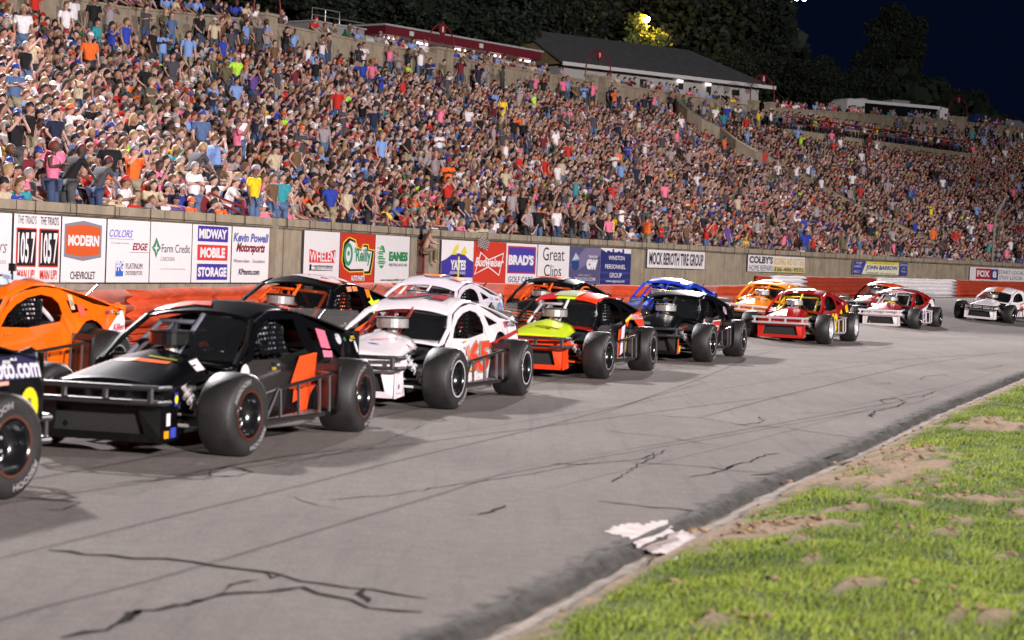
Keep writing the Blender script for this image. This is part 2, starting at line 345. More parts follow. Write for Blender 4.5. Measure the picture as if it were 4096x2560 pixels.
# painted white patch by the drain notch
def patch(px, off, m, name, zz=None):
    P = [on_track(a, b, off) if zz is None else atz(a, b, zz) for a, b in px]; mb = MB(); Q = []
    for a, b in zip(P, P[1:] + P[:1]):
        for i in range(7): q = a.lerp(b, i / 7); Q.append(q + Vector((rnd.gauss(0, .010), rnd.gauss(0, .028), 0)))
    P = Q; c = sum(P, Vector()) / len(P)
    V, Fc = cdt([(p.x, p.y) for p in P]); mb.add([(x, y, c.z) for x, y in V], Fc); o = mb.build(name, m, solid=0); fixn(o.data); return tag(o, kind='structure')
M_PW = mat('worn_white_paint', (.60, .51, .49), .9, bump=1., bscale=12, var=.3, vscale=7)
patch([(2420, 2130), (2470, 2105), (2520, 2092), (2570, 2100), (2620, 2088), (2672, 2084), (2682, 2112), (2690, 2136), (2640, 2150), (2592, 2178), (2555, 2196), (2535, 2172), (2505, 2150), (2470, 2142)], .005, M_PW, 'painted_kerb_patch')
patch([(2548, 2188), (2596, 2150), (2684, 2112), (2755, 2128), (2785, 2150), (2780, 2185), (2790, 2212), (2740, 2228), (2690, 2250), (2660, 2215), (2620, 2212)], 0, M_PW, 'painted_gutter_patch', -.034)
# cracks and sealed seams (real dark tar lines lying on the asphalt)
M_TAR = mat('tar', (.03, .027, .028), 1., bump=.3, bscale=60); M_TAR.node_tree.nodes['Principled BSDF'].inputs['Specular IOR Level'].default_value = .02
CR_ = [((180, 2205), (430, 2222), (650, 2238), (860, 2262), (1050, 2285), (1130, 2305), (1290, 2335), (1480, 2362), (1700, 2398), 7), ((1130, 2300), (1095, 2318), (1040, 2290), 5),
       ((250, 2555), (440, 2515), (510, 2490), (560, 2450), (700, 2430), (800, 2405), (900, 2378), (1080, 2362), (1210, 2352), (1320, 2385), (1480, 2425), (1700, 2452), 10), ((880, 2375), (935, 2335), (1050, 2318), 5),
       ((480, 2495), (520, 2465), (560, 2445), 22), ((760, 2410), (815, 2398), 16), ((1460, 2362), (1465, 2420), 14),
       ((840, 1882), (930, 1868), (1010, 1890), (960, 1905), (840, 1905), (850, 1885), 6), ((470, 1940), (700, 1910), (830, 1885), (1000, 1850), (1200, 1818), (1500, 1790), 5), ((1900, 2058), (1940, 2052), (1975, 2040), (2030, 2022), 9), ((1830, 2060), (1935, 2052), 3),
       ((2560, 1660), (2800, 1672), (2990, 1705), (3130, 1712), (3230, 1725), (3420, 1752), 4), ((2760, 1910), (2850, 1895), (2915, 1875), (2935, 1862), (3000, 1850), (3030, 1830), (3110, 1815), 6), ((2900, 1878), (2925, 1868), (2950, 1864), 12), ((2420, 1725), (2640, 1745), (2900, 1790), 3),
       ((3480, 1660), (3500, 1645), (3590, 1628), (3620, 1608), (3590, 1594), (3530, 1600), (3525, 1612), 6), ((3485, 1668), (3492, 1655), 15), ((3600, 1592), (3690, 1588), (3740, 1566), 5), ((2940, 1702), (3050, 1690), (3060, 1680), (3035, 1672), (3045, 1668), 5), ((3180, 1655), (3330, 1650), (3500, 1652), 3),
       ((2620, 1455), (2780, 1478), (3000, 1485), (3200, 1492), (3480, 1532), (3800, 1568), 3), ((3300, 1520), (3400, 1525), 4), ((3480, 1538), (3560, 1535), (3540, 1528), 4), ((2300, 1505), (2600, 1470), (3000, 1420), (3500, 1392), (3900, 1372), 3), ((2200, 1860), (2340, 1855), (2560, 1842), 4), ((2540, 1840), (2600, 1825), (2620, 1812), (2570, 1808), 6), ((2500, 1850), (2720, 1860), (3080, 1895), 4), ((2440, 1930), (2560, 1860), (2660, 1800), 5), ((3300, 1830), (3380, 1815), 16), ((3000, 1900), (3100, 1897), 10), ((3680, 1520), (3700, 1505), (3780, 1500), (3790, 1510), 4), ((3900, 1480), (3990, 1470), (4010, 1460), 4), ((2400, 2010), (2700, 2035), (2850, 2058), 5), ((1100, 1870), (1500, 1780), (1700, 1700), 3),
       ((1150, 1985), (1350, 2040), 3), ((60, 1990), (330, 2012), (250, 2038), (180, 2045), 6), ((1320, 2000), (1580, 1978), (2100, 1900), (2400, 1845), 3), ((3200, 1500), (3600, 1440), (4096, 1405), 3), ((3650, 1420), (3830, 1480), (4050, 1530), 3)]
mb = MB()
for c in CR_:
    w = c[-1] * .00095; P = [on_track(a, b, .0045) for a, b in c[:-1]]; Q = []
    for a, b in zip(P[:-1], P[1:]):
        n = max(2, int((b - a).length / .12))
        for i in range(n): Q.append(a.lerp(b, i / n))
    Q.append(P[-1]); Q = [q + Vector((rnd.gauss(0, .012), rnd.gauss(0, .03), 0)) for q in Q]; vs = []; L_ = len(Q)
    for i, q in enumerate(Q):
        d = (Q[min(i + 1, L_ - 1)] - Q[max(i - 1, 0)]); d.normalize(); nn = Vector((-d.y, d.x, 0)); ww = w * rnd.uniform(.45, 1.3) * (.35 if i in (0, L_ - 1) else 1) * (1 + 2.2 * abs(nn.y))
        vs += [q + nn * ww, q - nn * ww]
    mb.add(vs, [(2 * i, 2 * i + 1, 2 * i + 3, 2 * i + 2) for i in range(L_ - 1)])
o = mb.build('asphalt_cracks', M_TAR); fixn(o.data); tag(o, kind='structure')
M_SKID = mat('rubber_skid', (.02, .018, .02), 1., alpha=.22, bump=.1); M_SKID.node_tree.nodes['Principled BSDF'].inputs['Specular IOR Level'].default_value = .02; mb = MB()
for _ in range(36):
    i0 = rnd.randrange(20, len(EP) - 120); u0 = rnd.uniform(.8, 7); n = rnd.randrange(25, 110); du = rnd.uniform(-.035, .035); w = rnd.uniform(.008, .035); vs = []; k = rnd.uniform(-2e-4, 2e-4)
    for j in range(n):
        u = u0 + du * j + k * j * j; u = max(.35, u); p, nn = EP[i0 + j], EN[i0 + j]; ww = w * min(1, j / 8, (n - 1 - j) / 8)
        for s_ in (-1, 1):
            q = p + nn * (u + s_ * ww); vs.append((q[0], q[1], bank(u + s_ * ww) + .0025))
    mb.add(vs, [(2 * i, 2 * i + 1, 2 * i + 3, 2 * i + 2) for i in range(n - 1)])
o = mb.build('skid_marks', M_SKID); fixn(o.data); tag(o, kind='structure')
# dirt clods
M_CLOD = mat('clod', (.26, .175, .10), 1, bump=1., bscale=30, var=.5, vscale=12); mb = MB()
def clod(mb, c, r):
    b = bmesh.new(); bmesh.ops.create_icosphere(b, subdivisions=2, radius=1)
    for v in b.verts: v.co = Vector((v.co.x * r * rnd.uniform(.7, 1.2), v.co.y * r * rnd.uniform(.7, 1.2), v.co.z * r * .55 * rnd.uniform(.6, 1.2))) + Vector(c)
    b.verts.ensure_lookup_table(); mb.add([v.co[:] for v in b.verts], [tuple(v.index for v in f.verts) for f in b.faces]); b.free()
for (a, b, rx, ry) in SAND:
    for _ in range(20 if rx > .2 else 2):
        x, y = a + rnd.gauss(0, rx * .45), b + rnd.gauss(0, ry * .5); w = -track_u(x, y)
        clod(mb, (x, y, float(lawn_h(np.array([x]), np.array([y]), np.array([w]))[0]) + .035), rnd.uniform(.008, .028) * (1.4 if rx > .2 else 1))
for i in range(30, 170):
    for _ in range(3):
        p = EP[i] - EN[i] * rnd.uniform(.2, .46); clod(mb, (p[0], p[1], -.045), rnd.uniform(.006, .03))
tag(mb.build('dirt_clods', M_CLOD, smooth=False), kind='stuff')

# ================================================================== GRANDSTAND GEOMETRY
FPX = [(-500, 43), (0, 48), (1086, 62), (1723, 77), (2700, 98), (3400, 120), (4096, 143), (5200, 185)]
WT = 2.65
def wall_pt(px, Z):
    lo, hi = 300, 1400
    for _ in range(40):
        mid = (lo + hi) / 2
        if aty(px, mid, Z).z > WT: lo = mid
        else: hi = mid
    q = aty(px, lo, Z); return (q.x, q.y)
FPT = np.array([wall_pt(a, b) for a, b in FPX]); FPXs = [a for a, b in FPX]
seg = np.diff(FPT, axis=0); SL = np.hypot(*seg.T); SS = np.r_[0, np.cumsum(SL)]
sn = np.c_[-seg[:, 1], seg[:, 0]] / SL[:, None]; VN = np.vstack([sn[:1], (sn[1:] + sn[:-1]) / 2, sn[-1:]]); VN /= np.hypot(*VN.T)[:, None]
SEND = float(SS[-1])
def base(s, d=0.):
    b = np.array([np.interp(s, SS, FPT[:, i]) for i in (0, 1)]); n = np.array([np.interp(s, SS, VN[:, i]) for i in (0, 1)]); n /= np.hypot(*n)
    return b + n * d, n
def yaw_s(s):
    _, n = base(s); return math.atan2(n[1], n[0]) - math.pi / 2   # rotation that turns local +y into the outward normal
_ss = np.linspace(0, SEND, 2400); _b = np.c_[np.interp(_ss, SS, FPT[:, 0]), np.interp(_ss, SS, FPT[:, 1])]; _n = np.c_[np.interp(_ss, SS, VN[:, 0]), np.interp(_ss, SS, VN[:, 1])]; _n /= np.hypot(*_n.T)[:, None]
def inv_sd(x, y):
    v = np.array((x, y)) - _b; cr = np.abs(v[:, 0] * _n[:, 1] - v[:, 1] * _n[:, 0]); cr[(v * _n).sum(1) < -3] = 1e9; i = int(cr.argmin()); return float(_ss[i]), float(v[i] @ _n[i])
def tier_z(d): return 1.8 + .5 * d
def stand_hit(px, py, h):   # where the pixel's ray is h metres above the stand's slope
    lo, hi = 44., 330.; f = lambda Z: (lambda P: tier_z(inv_sd(P.x, P.y)[1]) + h - P.z)(aty(px, py, Z))
    Z = 44.; prev = f(Z)
    while Z < hi:
        Z += 3; c = f(Z)
        if c > 0:
            a, b = Z - 3, Z
            for _ in range(14):
                mm = (a + b) / 2
                if f(mm) > 0: b = mm
                else: a = mm
            P = aty(px, py, a); s, d = inv_sd(P.x, P.y); return s, d, P
    return None
def wall_hit(px, py):   # pixel's ray on the front wall plane
    best = None
    for i in range(len(FPT) - 1):
        a, b = FPT[i], FPT[i + 1]; r = ray(px, py); M = np.array([[r.x, -(b - a)[0]], [r.y, -(b - a)[1]]]); t, u = np.linalg.solve(M, a)
        if -1e-6 <= u <= 1 + 1e-6 and t > 0: best = (CC + r * t, SS[i] + u * SL[i])
    return best
def s_of(px): return float(np.interp(px, FPXs, SS)) if False else wall_hit(px, float(np.interp(px, [0, 4096], [840, 1070])))[1]
# front wall in three lengths with gate openings between them
GA = (s_of(1080), s_of(1108)); GB = (s_of(1672), s_of(1723))
def wall_len(s0, s1, label):
    n = max(2, int((s1 - s0) / 3)); ss = sorted(set([s0 + (s1 - s0) * i / n for i in range(n + 1)] + [x for x in SS if s0 < x < s1]))
    mb = MB()
    prof = [(0.02, -.6), (0.02, 2.38), (-.06, 2.42), (-.06, 2.65), (.34, 2.65), (.34, -.6)]
    vs = []
    for s in ss:
        for (d, z) in prof:
            b, _ = base(s, d); vs.append((b[0], b[1], z))
    k = len(prof); fs = [(a * k + j, a * k + (j + 1) % k, (a + 1) * k + (j + 1) % k, (a + 1) * k + j) for a in range(len(ss) - 1) for j in range(k)] + [tuple(range(k)), tuple((len(ss) - 1) * k + j for j in range(k))[::-1]]
    mb.add(vs, fs); o = mb.build('grandstand_wall', M_CONC); fixn(o.data); tag(o, label, 'wall', 'lengths of the concrete wall in front of the stands')
    # expansion joints and the cable clipped along the coping
    j = MB(); q = s0 + .6
    while q < s1:
        b, nn = base(q, -.064); t = np.array((nn[1], -nn[0])) * .018
        j.add([(b[0] - t[0], b[1] - t[1], 2.40), (b[0] + t[0], b[1] + t[1], 2.40), (b[0] + t[0], b[1] + t[1], 2.64), (b[0] - t[0], b[1] - t[1], 2.64)], [(0, 1, 2, 3)])
        b, nn = base(q, .012); t = np.array((nn[1], -nn[0])) * .012
        j.add([(b[0] - t[0], b[1] - t[1], -.3), (b[0] + t[0], b[1] + t[1], -.3), (b[0] + t[0], b[1] + t[1], 2.36), (b[0] - t[0], b[1] - t[1], 2.36)], [(0, 1, 2, 3)])
        q += 2.45
    j.build('expansion_joint', mat('joint_stain', (.07, .05, .035), .9), o)
    c = MB(); c.tube([(*base(s, -.09)[0], 2.36 - .02 * (i % 2)) for i, s in enumerate(ss)], .012, 6); q = s0 + .6
    while q < s1 - .3:
        b = base(q, -.1)[0]; e = base(q, .36)[0]; c.tube([(b[0], b[1], 2.35), (b[0], b[1], 2.67), (e[0], e[1], 2.67)], .014, 5); q += 1.9
    c.build('cable', M_DARK, o)
    return o
wall_len(0.3, GA[0], 'weathered concrete wall under the first row carrying the seven leftmost big signs')
wall_len(GA[1], GB[0], 'weathered concrete wall length between the two red gates carrying three signs')
wall_len(GB[1], SEND - 1, 'long weathered concrete wall to the right of the second red gate')
for (g0, g1), lb in ((GA, 'red barred gate beside the motorsports sign'), (GB, 'red barred gate where the shirtless boy sits')):
    t = empty('gate', (*base((g0 + g1) / 2, .3)[0], .1), (0, 0, yaw_s((g0 + g1) / 2)), lb, 'gate', 'red gates in the stand wall'); w = (g1 - g0) / 2 - .04
    f = MB(); f.tube([(-w, 0, 0), (-w, 0, 2.1), (w, 0, 2.1), (w, 0, 0)], .04, 6); f.tube([(-w, 0, .9), (w, 0, .9)], .03, 6); f.build('gate_frame', M_WALLRED, t)
    f = MB(); k = int(2 * w / .17)
    for i in range(1, k): f.tube([(-w + 2 * w * i / k, 0, .05), (-w + 2 * w * i / k, 0, 2.1)], .016, 5)
    f.build('bars', M_WALLRED, t)
    # steps behind the gate
    st = empty('stairway', (*base((g0 + g1) / 2, .5)[0], 0), (0, 0, yaw_s((g0 + g1) / 2)), 'dark stairway behind the ' + ('narrower red gate' if g0 == GA[0] else 'wider red gate'), 'stairs')
    f = MB(); w2 = (g1 - g0) / 2
    for i in range(12): f.box(-w2, w2, .3 + i * .3, .6 + i * .3, -.5, .2 + i * .19)
    f.build('steps', M_CONC2, st)
# ------------------------------------------------------------------ signs
SGN_W, SGN_K, SGN_R, SGN_B, SGN_N = (.95, .92, .93), (.10, .09, .12), (.86, .20, .12), (.27, .22, .62), (.16, .20, .42)
def sign(px0, px1, z0, z1, bg_, items, label, name='advertising_sign'):
    s0, s1 = s_of(px0), s_of(px1); a = base(s0, -.10)[0]; b = base(s1, -.10)[0]; v = b - a; w = float(np.hypot(*v)); h = z1 - z0
    t = empty(name, (a[0], a[1], z0), (0, 0, math.atan2(v[1], v[0])), label, 'sign', 'signs fixed to the stand wall')
    mb = MB(); mb.box(.01, w - .01, 0, .06, 0, h); mb.build('panel', [mat('sign_paint', lin(bg_), .5, var=.03)], t, bevel=.006)
    fr = MB(); fr.box(0, w, .012, .075, -.01, h + .008); fr.build('edge_trim', mat('sign_edge', (.05, .04, .05), .6), t)
    mats = []; e = MB(); em = []
    def mi(L, c):
        mm = mat('sign_ink', lin(c), .5)
        if mm not in L: L.append(mm)
        return L.index(mm)
    lay = 0
    for it in items:
        lay += 1; y = -.003 - .0025 * lay
        if it[0] == 't':
            _, s, x0, x1, y0, y1, c = it[:7]; bold, sh = (it[7:] + (.0, 0))[:2] if len(it) > 7 else (0, 0)
            V, Fc, _a = text_mesh(s, bold, sh); mb = MB(); mb.add([((x0 + (x1 - x0) * p) * w, y, (y0 + (y1 - y0) * q) * h) for p, q in V], Fc, 0); mb.build('lettering', mat('sign_ink', lin(c), .5), t)
        elif it[0] == 'r':
            _, x0, x1, y0, y1, c = it; e.add([(x0 * w, y, y0 * h), (x1 * w, y, y0 * h), (x1 * w, y, y1 * h), (x0 * w, y, y1 * h)], [(0, 1, 2, 3)], mi(em, c))
        elif it[0] == 'p':
            V, Fc = cdt([tuple(p) for p in it[1]]); e.add([(p * w, y, q * h) for p, q in V], Fc, mi(em, it[2]))
        elif it[0] == 'e':
            _, cx, cy, rx, ry, c = it; e.add([((cx + rx * math.cos(k * .3142)) * w, y, (cy + ry * math.sin(k * .3142)) * h) for k in range(20)], [tuple(range(20))], mi(em, c))
    if e.v: e.build('emblem', em, t)
    return t
K_, Wh = SGN_K, SGN_W; z0, z1 = .64, 2.31
sign(-150, 36, z0, z1, Wh, [('t', 'Millers', .3, .9, .42, .62, (.55, .5, .55), 0, .4), ('t', 'JEWELERS', .5, .88, .25, .32, (.7, .65, .7))], 'white sign at the left edge with grey script, cut off by the frame')
def radio(x): return [('t', "THE TRIAD'S", x + .01, x + .40, .86, .98, (.3, .25, .28)), ('r', x - .01, x + .41, .23, .80, SGN_R), ('r', x + .01, x + .39, .25, .78, K_), ('t', '105', x + .02, x + .25, .28, .74, Wh, .03), ('t', '7', x + .29, x + .38, .28, .74, Wh, .03), ('r', x + .26, x + .28, .28, .31, SGN_R), ('t', 'MAN UP!', x + .02, x + .38, .05, .19, SGN_R, .01)]
sign(44, 232, z0, z1, Wh, radio(.06) + radio(.53), 'white sign with two identical black number panels and red slogan')
hx = lambda cx, cy, rx, ry, t: [(cx - rx, cy + ry * t), (cx, cy + ry), (cx + rx, cy + ry * t), (cx + rx, cy - ry * t), (cx, cy - ry), (cx - rx, cy - ry * t)]
sign(237, 414, z0, z1, Wh, [('p', hx(.47, .64, .42, .31, .8), (.55, .53, .58)), ('p', hx(.47, .645, .385, .25, .82), (.86, .36, .16)), ('t', 'MODERN', .13, .83, .56, .73, Wh, .05), ('t', 'CHEVROLET', .2, .76, .05, .17, (.3, .22, .25), .01)], 'white sign with big orange hexagon badge outlined in grey')
sign(419, 590, z0, z1, Wh, [('t', 'COLORS', .04, .58, .72, .84, (.42, .38, .85), .01, .3), ('t', 'EDGE', .58, .95, .52, .64, (.6, .12, .25), .03, .3), ('r', .04, .6, .69, .696, (.4, .4, .45)), ('t', 'On The Edge You Deserve', .08, .5, .61, .64, (.5, .45, .5)), ('r', .5, .97, .485, .49, (.6, .12, .25)), ('r', .2, .37, .1, .34, (.22, .42, .8)), ('t', 'PPG', .2, .37, .18, .34, Wh, .03), ('t', 'PLATINUM', .43, .82, .22, .31, (.4, .35, .38)), ('t', 'DISTRIBUTOR', .43, .82, .12, .19, (.5, .45, .48))], 'white sign with slanted purple lettering and a small blue logo block')
sign(593, 758, z0, z1, Wh, [('p', [(.13, .75), (.19, .64), (.24, .57), (.17, .5), (.13, .4), (.09, .5), (.03, .57), (.08, .64)], (.25, .55, .42)), ('p', [(.13, .66), (.145, .59), (.2, .57), (.145, .55), (.13, .48), (.115, .55), (.06, .57), (.115, .59)], Wh), ('t', 'Farm Credit', .26, .95, .5, .64, (.3, .32, .34)), ('t', 'CAROLINA', .24, .58, .36, .43, (.6, .6, .62)), ('t', 'Loans for land, homes & living', .24, .84, .2, .25, (.75, .72, .74))], 'white sign with green leaf diamond and thin grey lettering')
sign(761, 916, z0, z1, Wh, [('r', .12, .9, .71, .98, SGN_B), ('t', 'MIDWAY', .15, .87, .76, .93, Wh, .05), ('r', .12, .9, .385, .655, (.88, .24, .24)), ('t', 'MOBILE', .19, .83, .43, .61, Wh, .05), ('r', .12, .9, .05, .325, SGN_B), ('t', 'STORAGE', .14, .88, .1, .27, Wh, .05)], 'white sign with purple, red and purple lettered blocks')
sign(920, 1068, z0, z1, Wh, [('t', 'Kevin Powell', .02, .97, .73, .89, (.38, .42, .68), .04, .2), ('t', 'Motorsports', .1, .88, .5, .72, (.5, .12, .2), .04, .35), ('t', 'Winston-Salem    Greensboro', .04, .88, .36, .42, (.35, .3, .33)), ('t', 'KPmoto.com', .18, .74, .14, .25, (.25, .22, .3), .03, .15)], 'white motorsports sign beside the first red gate, blue outlined name over red script')
z0, z1 = .6, 2.32
sign(1209, 1351, z0, z1, Wh, [('p', [(.14, .66), (.5, .58), (.88, .66), (.86, .40), (.14, .40)], (.90, .2, .26)), ('t', 'WHELEN', .15, .86, .42, .62, Wh, .02), ('r', .14, .8, .33, .34, K_), ('p', [(.14, .25), (.8, .25), (.8, .26), (.2, .27), (.2, .37), (.16, .37)], K_), ('t', 'TRUSTED TO PERFORM', .28, .8, .28, .35, (.35, .3, .35))], 'white sign right of the first gate with red tapered name')
blob = lambda g: [(.06 - g, .62), (.08 - g, .8 + g), (.22, .91 + g), (.4 + g, .86 + g), (.46 + g, .72 + g), (.6 - g, .68 + g), (.64 - g, .78 + g), (.78 + g, .78 + g), (.8 + g, .69 + g), (.97 + g, .67 + g), (.93 + g, .42), (.88 + g, .2 - g), (.7 - g, .19 - g), (.68 - g, .25 - g), (.25, .24 - g), (.1, .32 - g), (.05 - g, .45)]
sign(1355, 1492, z0, z1, (.82, .22, .13), [('p', blob(.02), (.95, .8, .2)), ('p', blob(-.005), K_), ('p', [(.3 + (a - .3) * .88 + .01 * 0 if False else .5 + (a - .5) * .87, .53 + (b - .53) * .86) for a, b in blob(-.005)], Wh), ('e', .21, .58, .13, .23, (.25, .6, .45)), ('e', .21, .58, .07, .15, Wh), ('e', .21, .6, .035, .05, (.25, .6, .45)), ('t', "'Reilly", .38, .87, .36, .72, (.25, .6, .45), .03), ('t', 'AUTO PARTS', .3, .7, .05, .16, Wh, .04)], 'red sign with green and white lettering on a yellow-edged shape')
sign(1495, 1631, z0, z1, Wh, [('e', .18, .55, .1, .24, (.25, .6, .38))] + [('r', .04, .17 + .02 * i, .72 - .05 * i, .745 - .05 * i, Wh if i % 2 else (.6, .8, .68)) for i in range(8)] + [('r', .2, .27, .52, .64, Wh), ('t', 'EANES', .38, .93, .47, .67, (.2, .58, .34), .05), ('t', 'HEATING AND AIR', .38, .92, .36, .42, (.35, .3, .35)), ('t', 'www.eanescomfort.com', .14, .88, .05, .1, (.2, .16, .2), .01)], 'white sign with a green striped drop left of the second gate')
z0, z1 = .62, 2.29
sign(1760, 1888, z0, z1, Wh, [('p', [(0, .13), (1, .13), (1, .5), (.88, .55), (.72, .66), (.52, .7), (.3, .66), (.15, .56), (0, .5)], SGN_B), ('p', [(.3, .66), (.38, .84), (.52, .93), (.5, .78), (.44, .76), (.46, .66)], (.92, .85, .25)), ('p', [(.56, .68), (.7, .88), (.78, .72), (.74, .66)], (.92, .85, .25)), ('p', [(.27, .13), (.72, .13), (.62, .22), (.37, .22)], K_), ('r', .5, .55, .13, .62, (.9, .85, .3)), ('t', 'YATES', .27, .75, .3, .54, Wh, .05), ('t', 'GRADING & PAVING', .26, .74, .2, .27, (.85, .83, .9), .02)], 'white and purple sign with mountain and yellow digger outline')
sign(1889, 2018, z0, z1, (.84, .24, .17), [('p', [(.03, .2), (.2, .76), (.45, .58), (.93, .76), (.8, .18), (.45, .38)], Wh), ('p', [(.06, .23), (.22, .72), (.45, .55), (.9, .72), (.78, .22), (.45, .42)], (.80, .22, .15)), ('t', 'Budweiser', .03, .93, .4, .62, Wh, .03, .35)], 'plain red sign with white script over a thin bow-tie outline')
sign(2019, 2143, z0, z1, Wh, [('r', .04, .95, .25, .93, (.75, .2, .28)), ('r', .08, .91, .28, .89, (.3, .26, .66)), ('t', "BRAD'S", .07, .88, .46, .72, Wh, .06), ('t', 'GOLF CARS', .08, .86, .03, .18, (.25, .22, .5), .01)], 'white sign with red-edged purple plate and golf lettering')
sign(2146, 2272, z0, z1, Wh, [('t', 'Great', .15, .83, .6, .94, K_), ('t', 'Clips', .2, .74, .1, .5, K_)], 'plain white sign with two thin black words')
sign(2274, 2394, z0, z1, (.36, .34, .5), [('p', [(0, .5), (.5, .98), (1, 1), (1, .78), (.3, .4)], (.5, .46, .6)), ('p', [(.05, .62), (.3, .62), (.3, .45), (.18, .36), (.06, .45)], (.15, .28, .5)), ('p', [(.06, .62), (.18, .84), (.3, .68)], (.75, .8, .88)), ('t', 'TRIAD20', .6, .9, .72, .78, Wh, .02), ('t', 'cw', .54, .92, .4, .68, Wh, .08), ('t', 'EVERY WEEK AT', .28, .7, .22, .27, (.8, .75, .8)), ('t', 'TRIAD20.COM', .15, .85, .1, .19, (.85, .8, .85), .02)], 'dim blue-grey picture sign with a shield and round white letters')
sky_ = [(0, .97), (.2, .88), (.2, .93), (.3, .93), (.3, .9), (.37, .9), (.37, .98), (.43, .98), (.43, .9), (.55, .9), (.55, .93), (.63, .93), (.63, .9), (.7, .9), (.7, .99), (.76, .99), (.76, .88), (1, .87), (1, 0), (0, 0)]
sign(2396, 2518, z0, z1, Wh, [('p', sky_, (.17, .2, .45)), ('r', 0, 1, .3, .36, (.24, .28, .55)), ('r', 0, 1, .12, .17, (.24, .28, .55)), ('t', 'WINSTON', .25, .78, .68, .8, Wh, .01), ('t', 'PERSONNEL', .15, .82, .44, .56, Wh, .01), ('t', 'GROUP', .3, .7, .2, .33, Wh, .01), ('t', 'www.wpgroup.com', .18, .8, .05, .12, Wh, .01)], 'dark blue sign with white lettering under a skyline silhouette')
sign(2584, 2814, 1.47, 2.33, Wh, [('t', 'MOCK BEROTH TIRE GROUP', .03, .97, .16, .86, (.15, .12, .18), .03)], 'long white sign with condensed black capitals')
sign(2987, 3214, 1.44, 2.32, Wh, [('t', "COLBY'S", .02, .42, .5, .95, (.12, .1, .14), .04), ('t', 'HOME REPAIRS', .02, .42, .05, .4, (.25, .2, .22), 0), ('t', 'ROOFING AND GUTTERS', .44, .98, .45, .9, (.88, .74, .25), .02), ('r', .43, 1, 0, .38, (.9, .82, .55)), ('t', '336-486-9592', .44, .98, .06, .31, K_, .02)], 'cream and white sign with yellow arched words and a phone number')
sign(3406, 3624, 1.5, 2.28, (.95, .93, .8), [('r', 0, 1, .8, 1, (.93, .86, .35)), ('p', [(0, 0), (.16, 0), (.24, 1), (0, 1)], (.25, .28, .62)), ('r', .84, 1, 0, 1, (.25, .28, .62)), ('t', 'THE LAW OFFICES OF', .35, .75, .82, .96, (.6, .55, .3)), ('t', 'JOHN BARROW', .23, .82, .28, .72, (.25, .26, .62), .03, .15), ('t', '336.996.5087   BarrowLaw.com', .24, .78, .05, .18, (.35, .35, .3)), ('t', 'TRUST', .05, .16, .76, .92, Wh), ('t', 'EXPERIENCE', .02, .15, .5, .66, Wh), ('t', 'RESULTS', .02, .13, .1, .28, Wh), ('t', 'SERVING', .86, .98, .76, .92, Wh), ('t', 'THE', .89, .95, .5, .62, (.9, .85, .4)), ('t', 'TRIAD', .87, .97, .25, .38, (.9, .85, .4))], 'yellow and blue sign above the orange guardrail')
sign(3876, 4098, 1.34, 2.24, Wh, [('r', .1, .36, .1, .92, (.68, .17, .22)), ('t', 'FOX', .12, .34, .28, .78, Wh, .05), ('r', .36, .49, .08, .9, (.25, .22, .52)), ('t', '8', .39, .46, .24, .76, Wh, .05), ('t', 'START LOCAL', .5, .97, .56, .84, (.4, .36, .4)), ('t', 'STAY LOCAL', .51, .95, .14, .42, (.4, .36, .4))], 'white sign at the right edge with red and purple squares')

# ------------------------------------------------------------------ the stand's stepped concrete
BDP = [(0, 16), (37.5, 16.7), (50.9, 19.1), (67.2, 19.6), (86.8, 20.5), (98.2, 21.), (110.4, 21.2), (126.7, 23.), (148.6, 25.1), (163.9, 26.2), (SEND, 26.8)]
def back_d(s): return float(np.interp(s, [a for a, b in BDP], [b for a, b in BDP]))
TR = .66
def kz(k): return 2.0 + .33 * k
def kd(k): return .36 + TR * k       # front edge of tier k
ss = [SEND * i / 56 for i in range(57)]; prof = [(.36, -.5)]
for k in range(40): prof += [(kd(k), kz(k)), (kd(k + 1), kz(k))]
mb = MB(); vs = []
for s in ss:
    mxd = back_d(s) + .5
    for d, z in prof:
        if d > mxd: d, z = mxd, 1.8 + .5 * mxd
        q = base(s, d)[0]; vs.append((q[0], q[1], z))
k = len(prof); mb.add(vs, [(a * k + j, a * k + j + 1, (a + 1) * k + j + 1, (a + 1) * k + j) for a in range(len(ss) - 1) for j in range(k - 1)])
o = mb.build('grandstand', M_CONC2); fixn(o.data); tag(o, 'stepped grey concrete grandstand packed with spectators above the signs', 'grandstand')

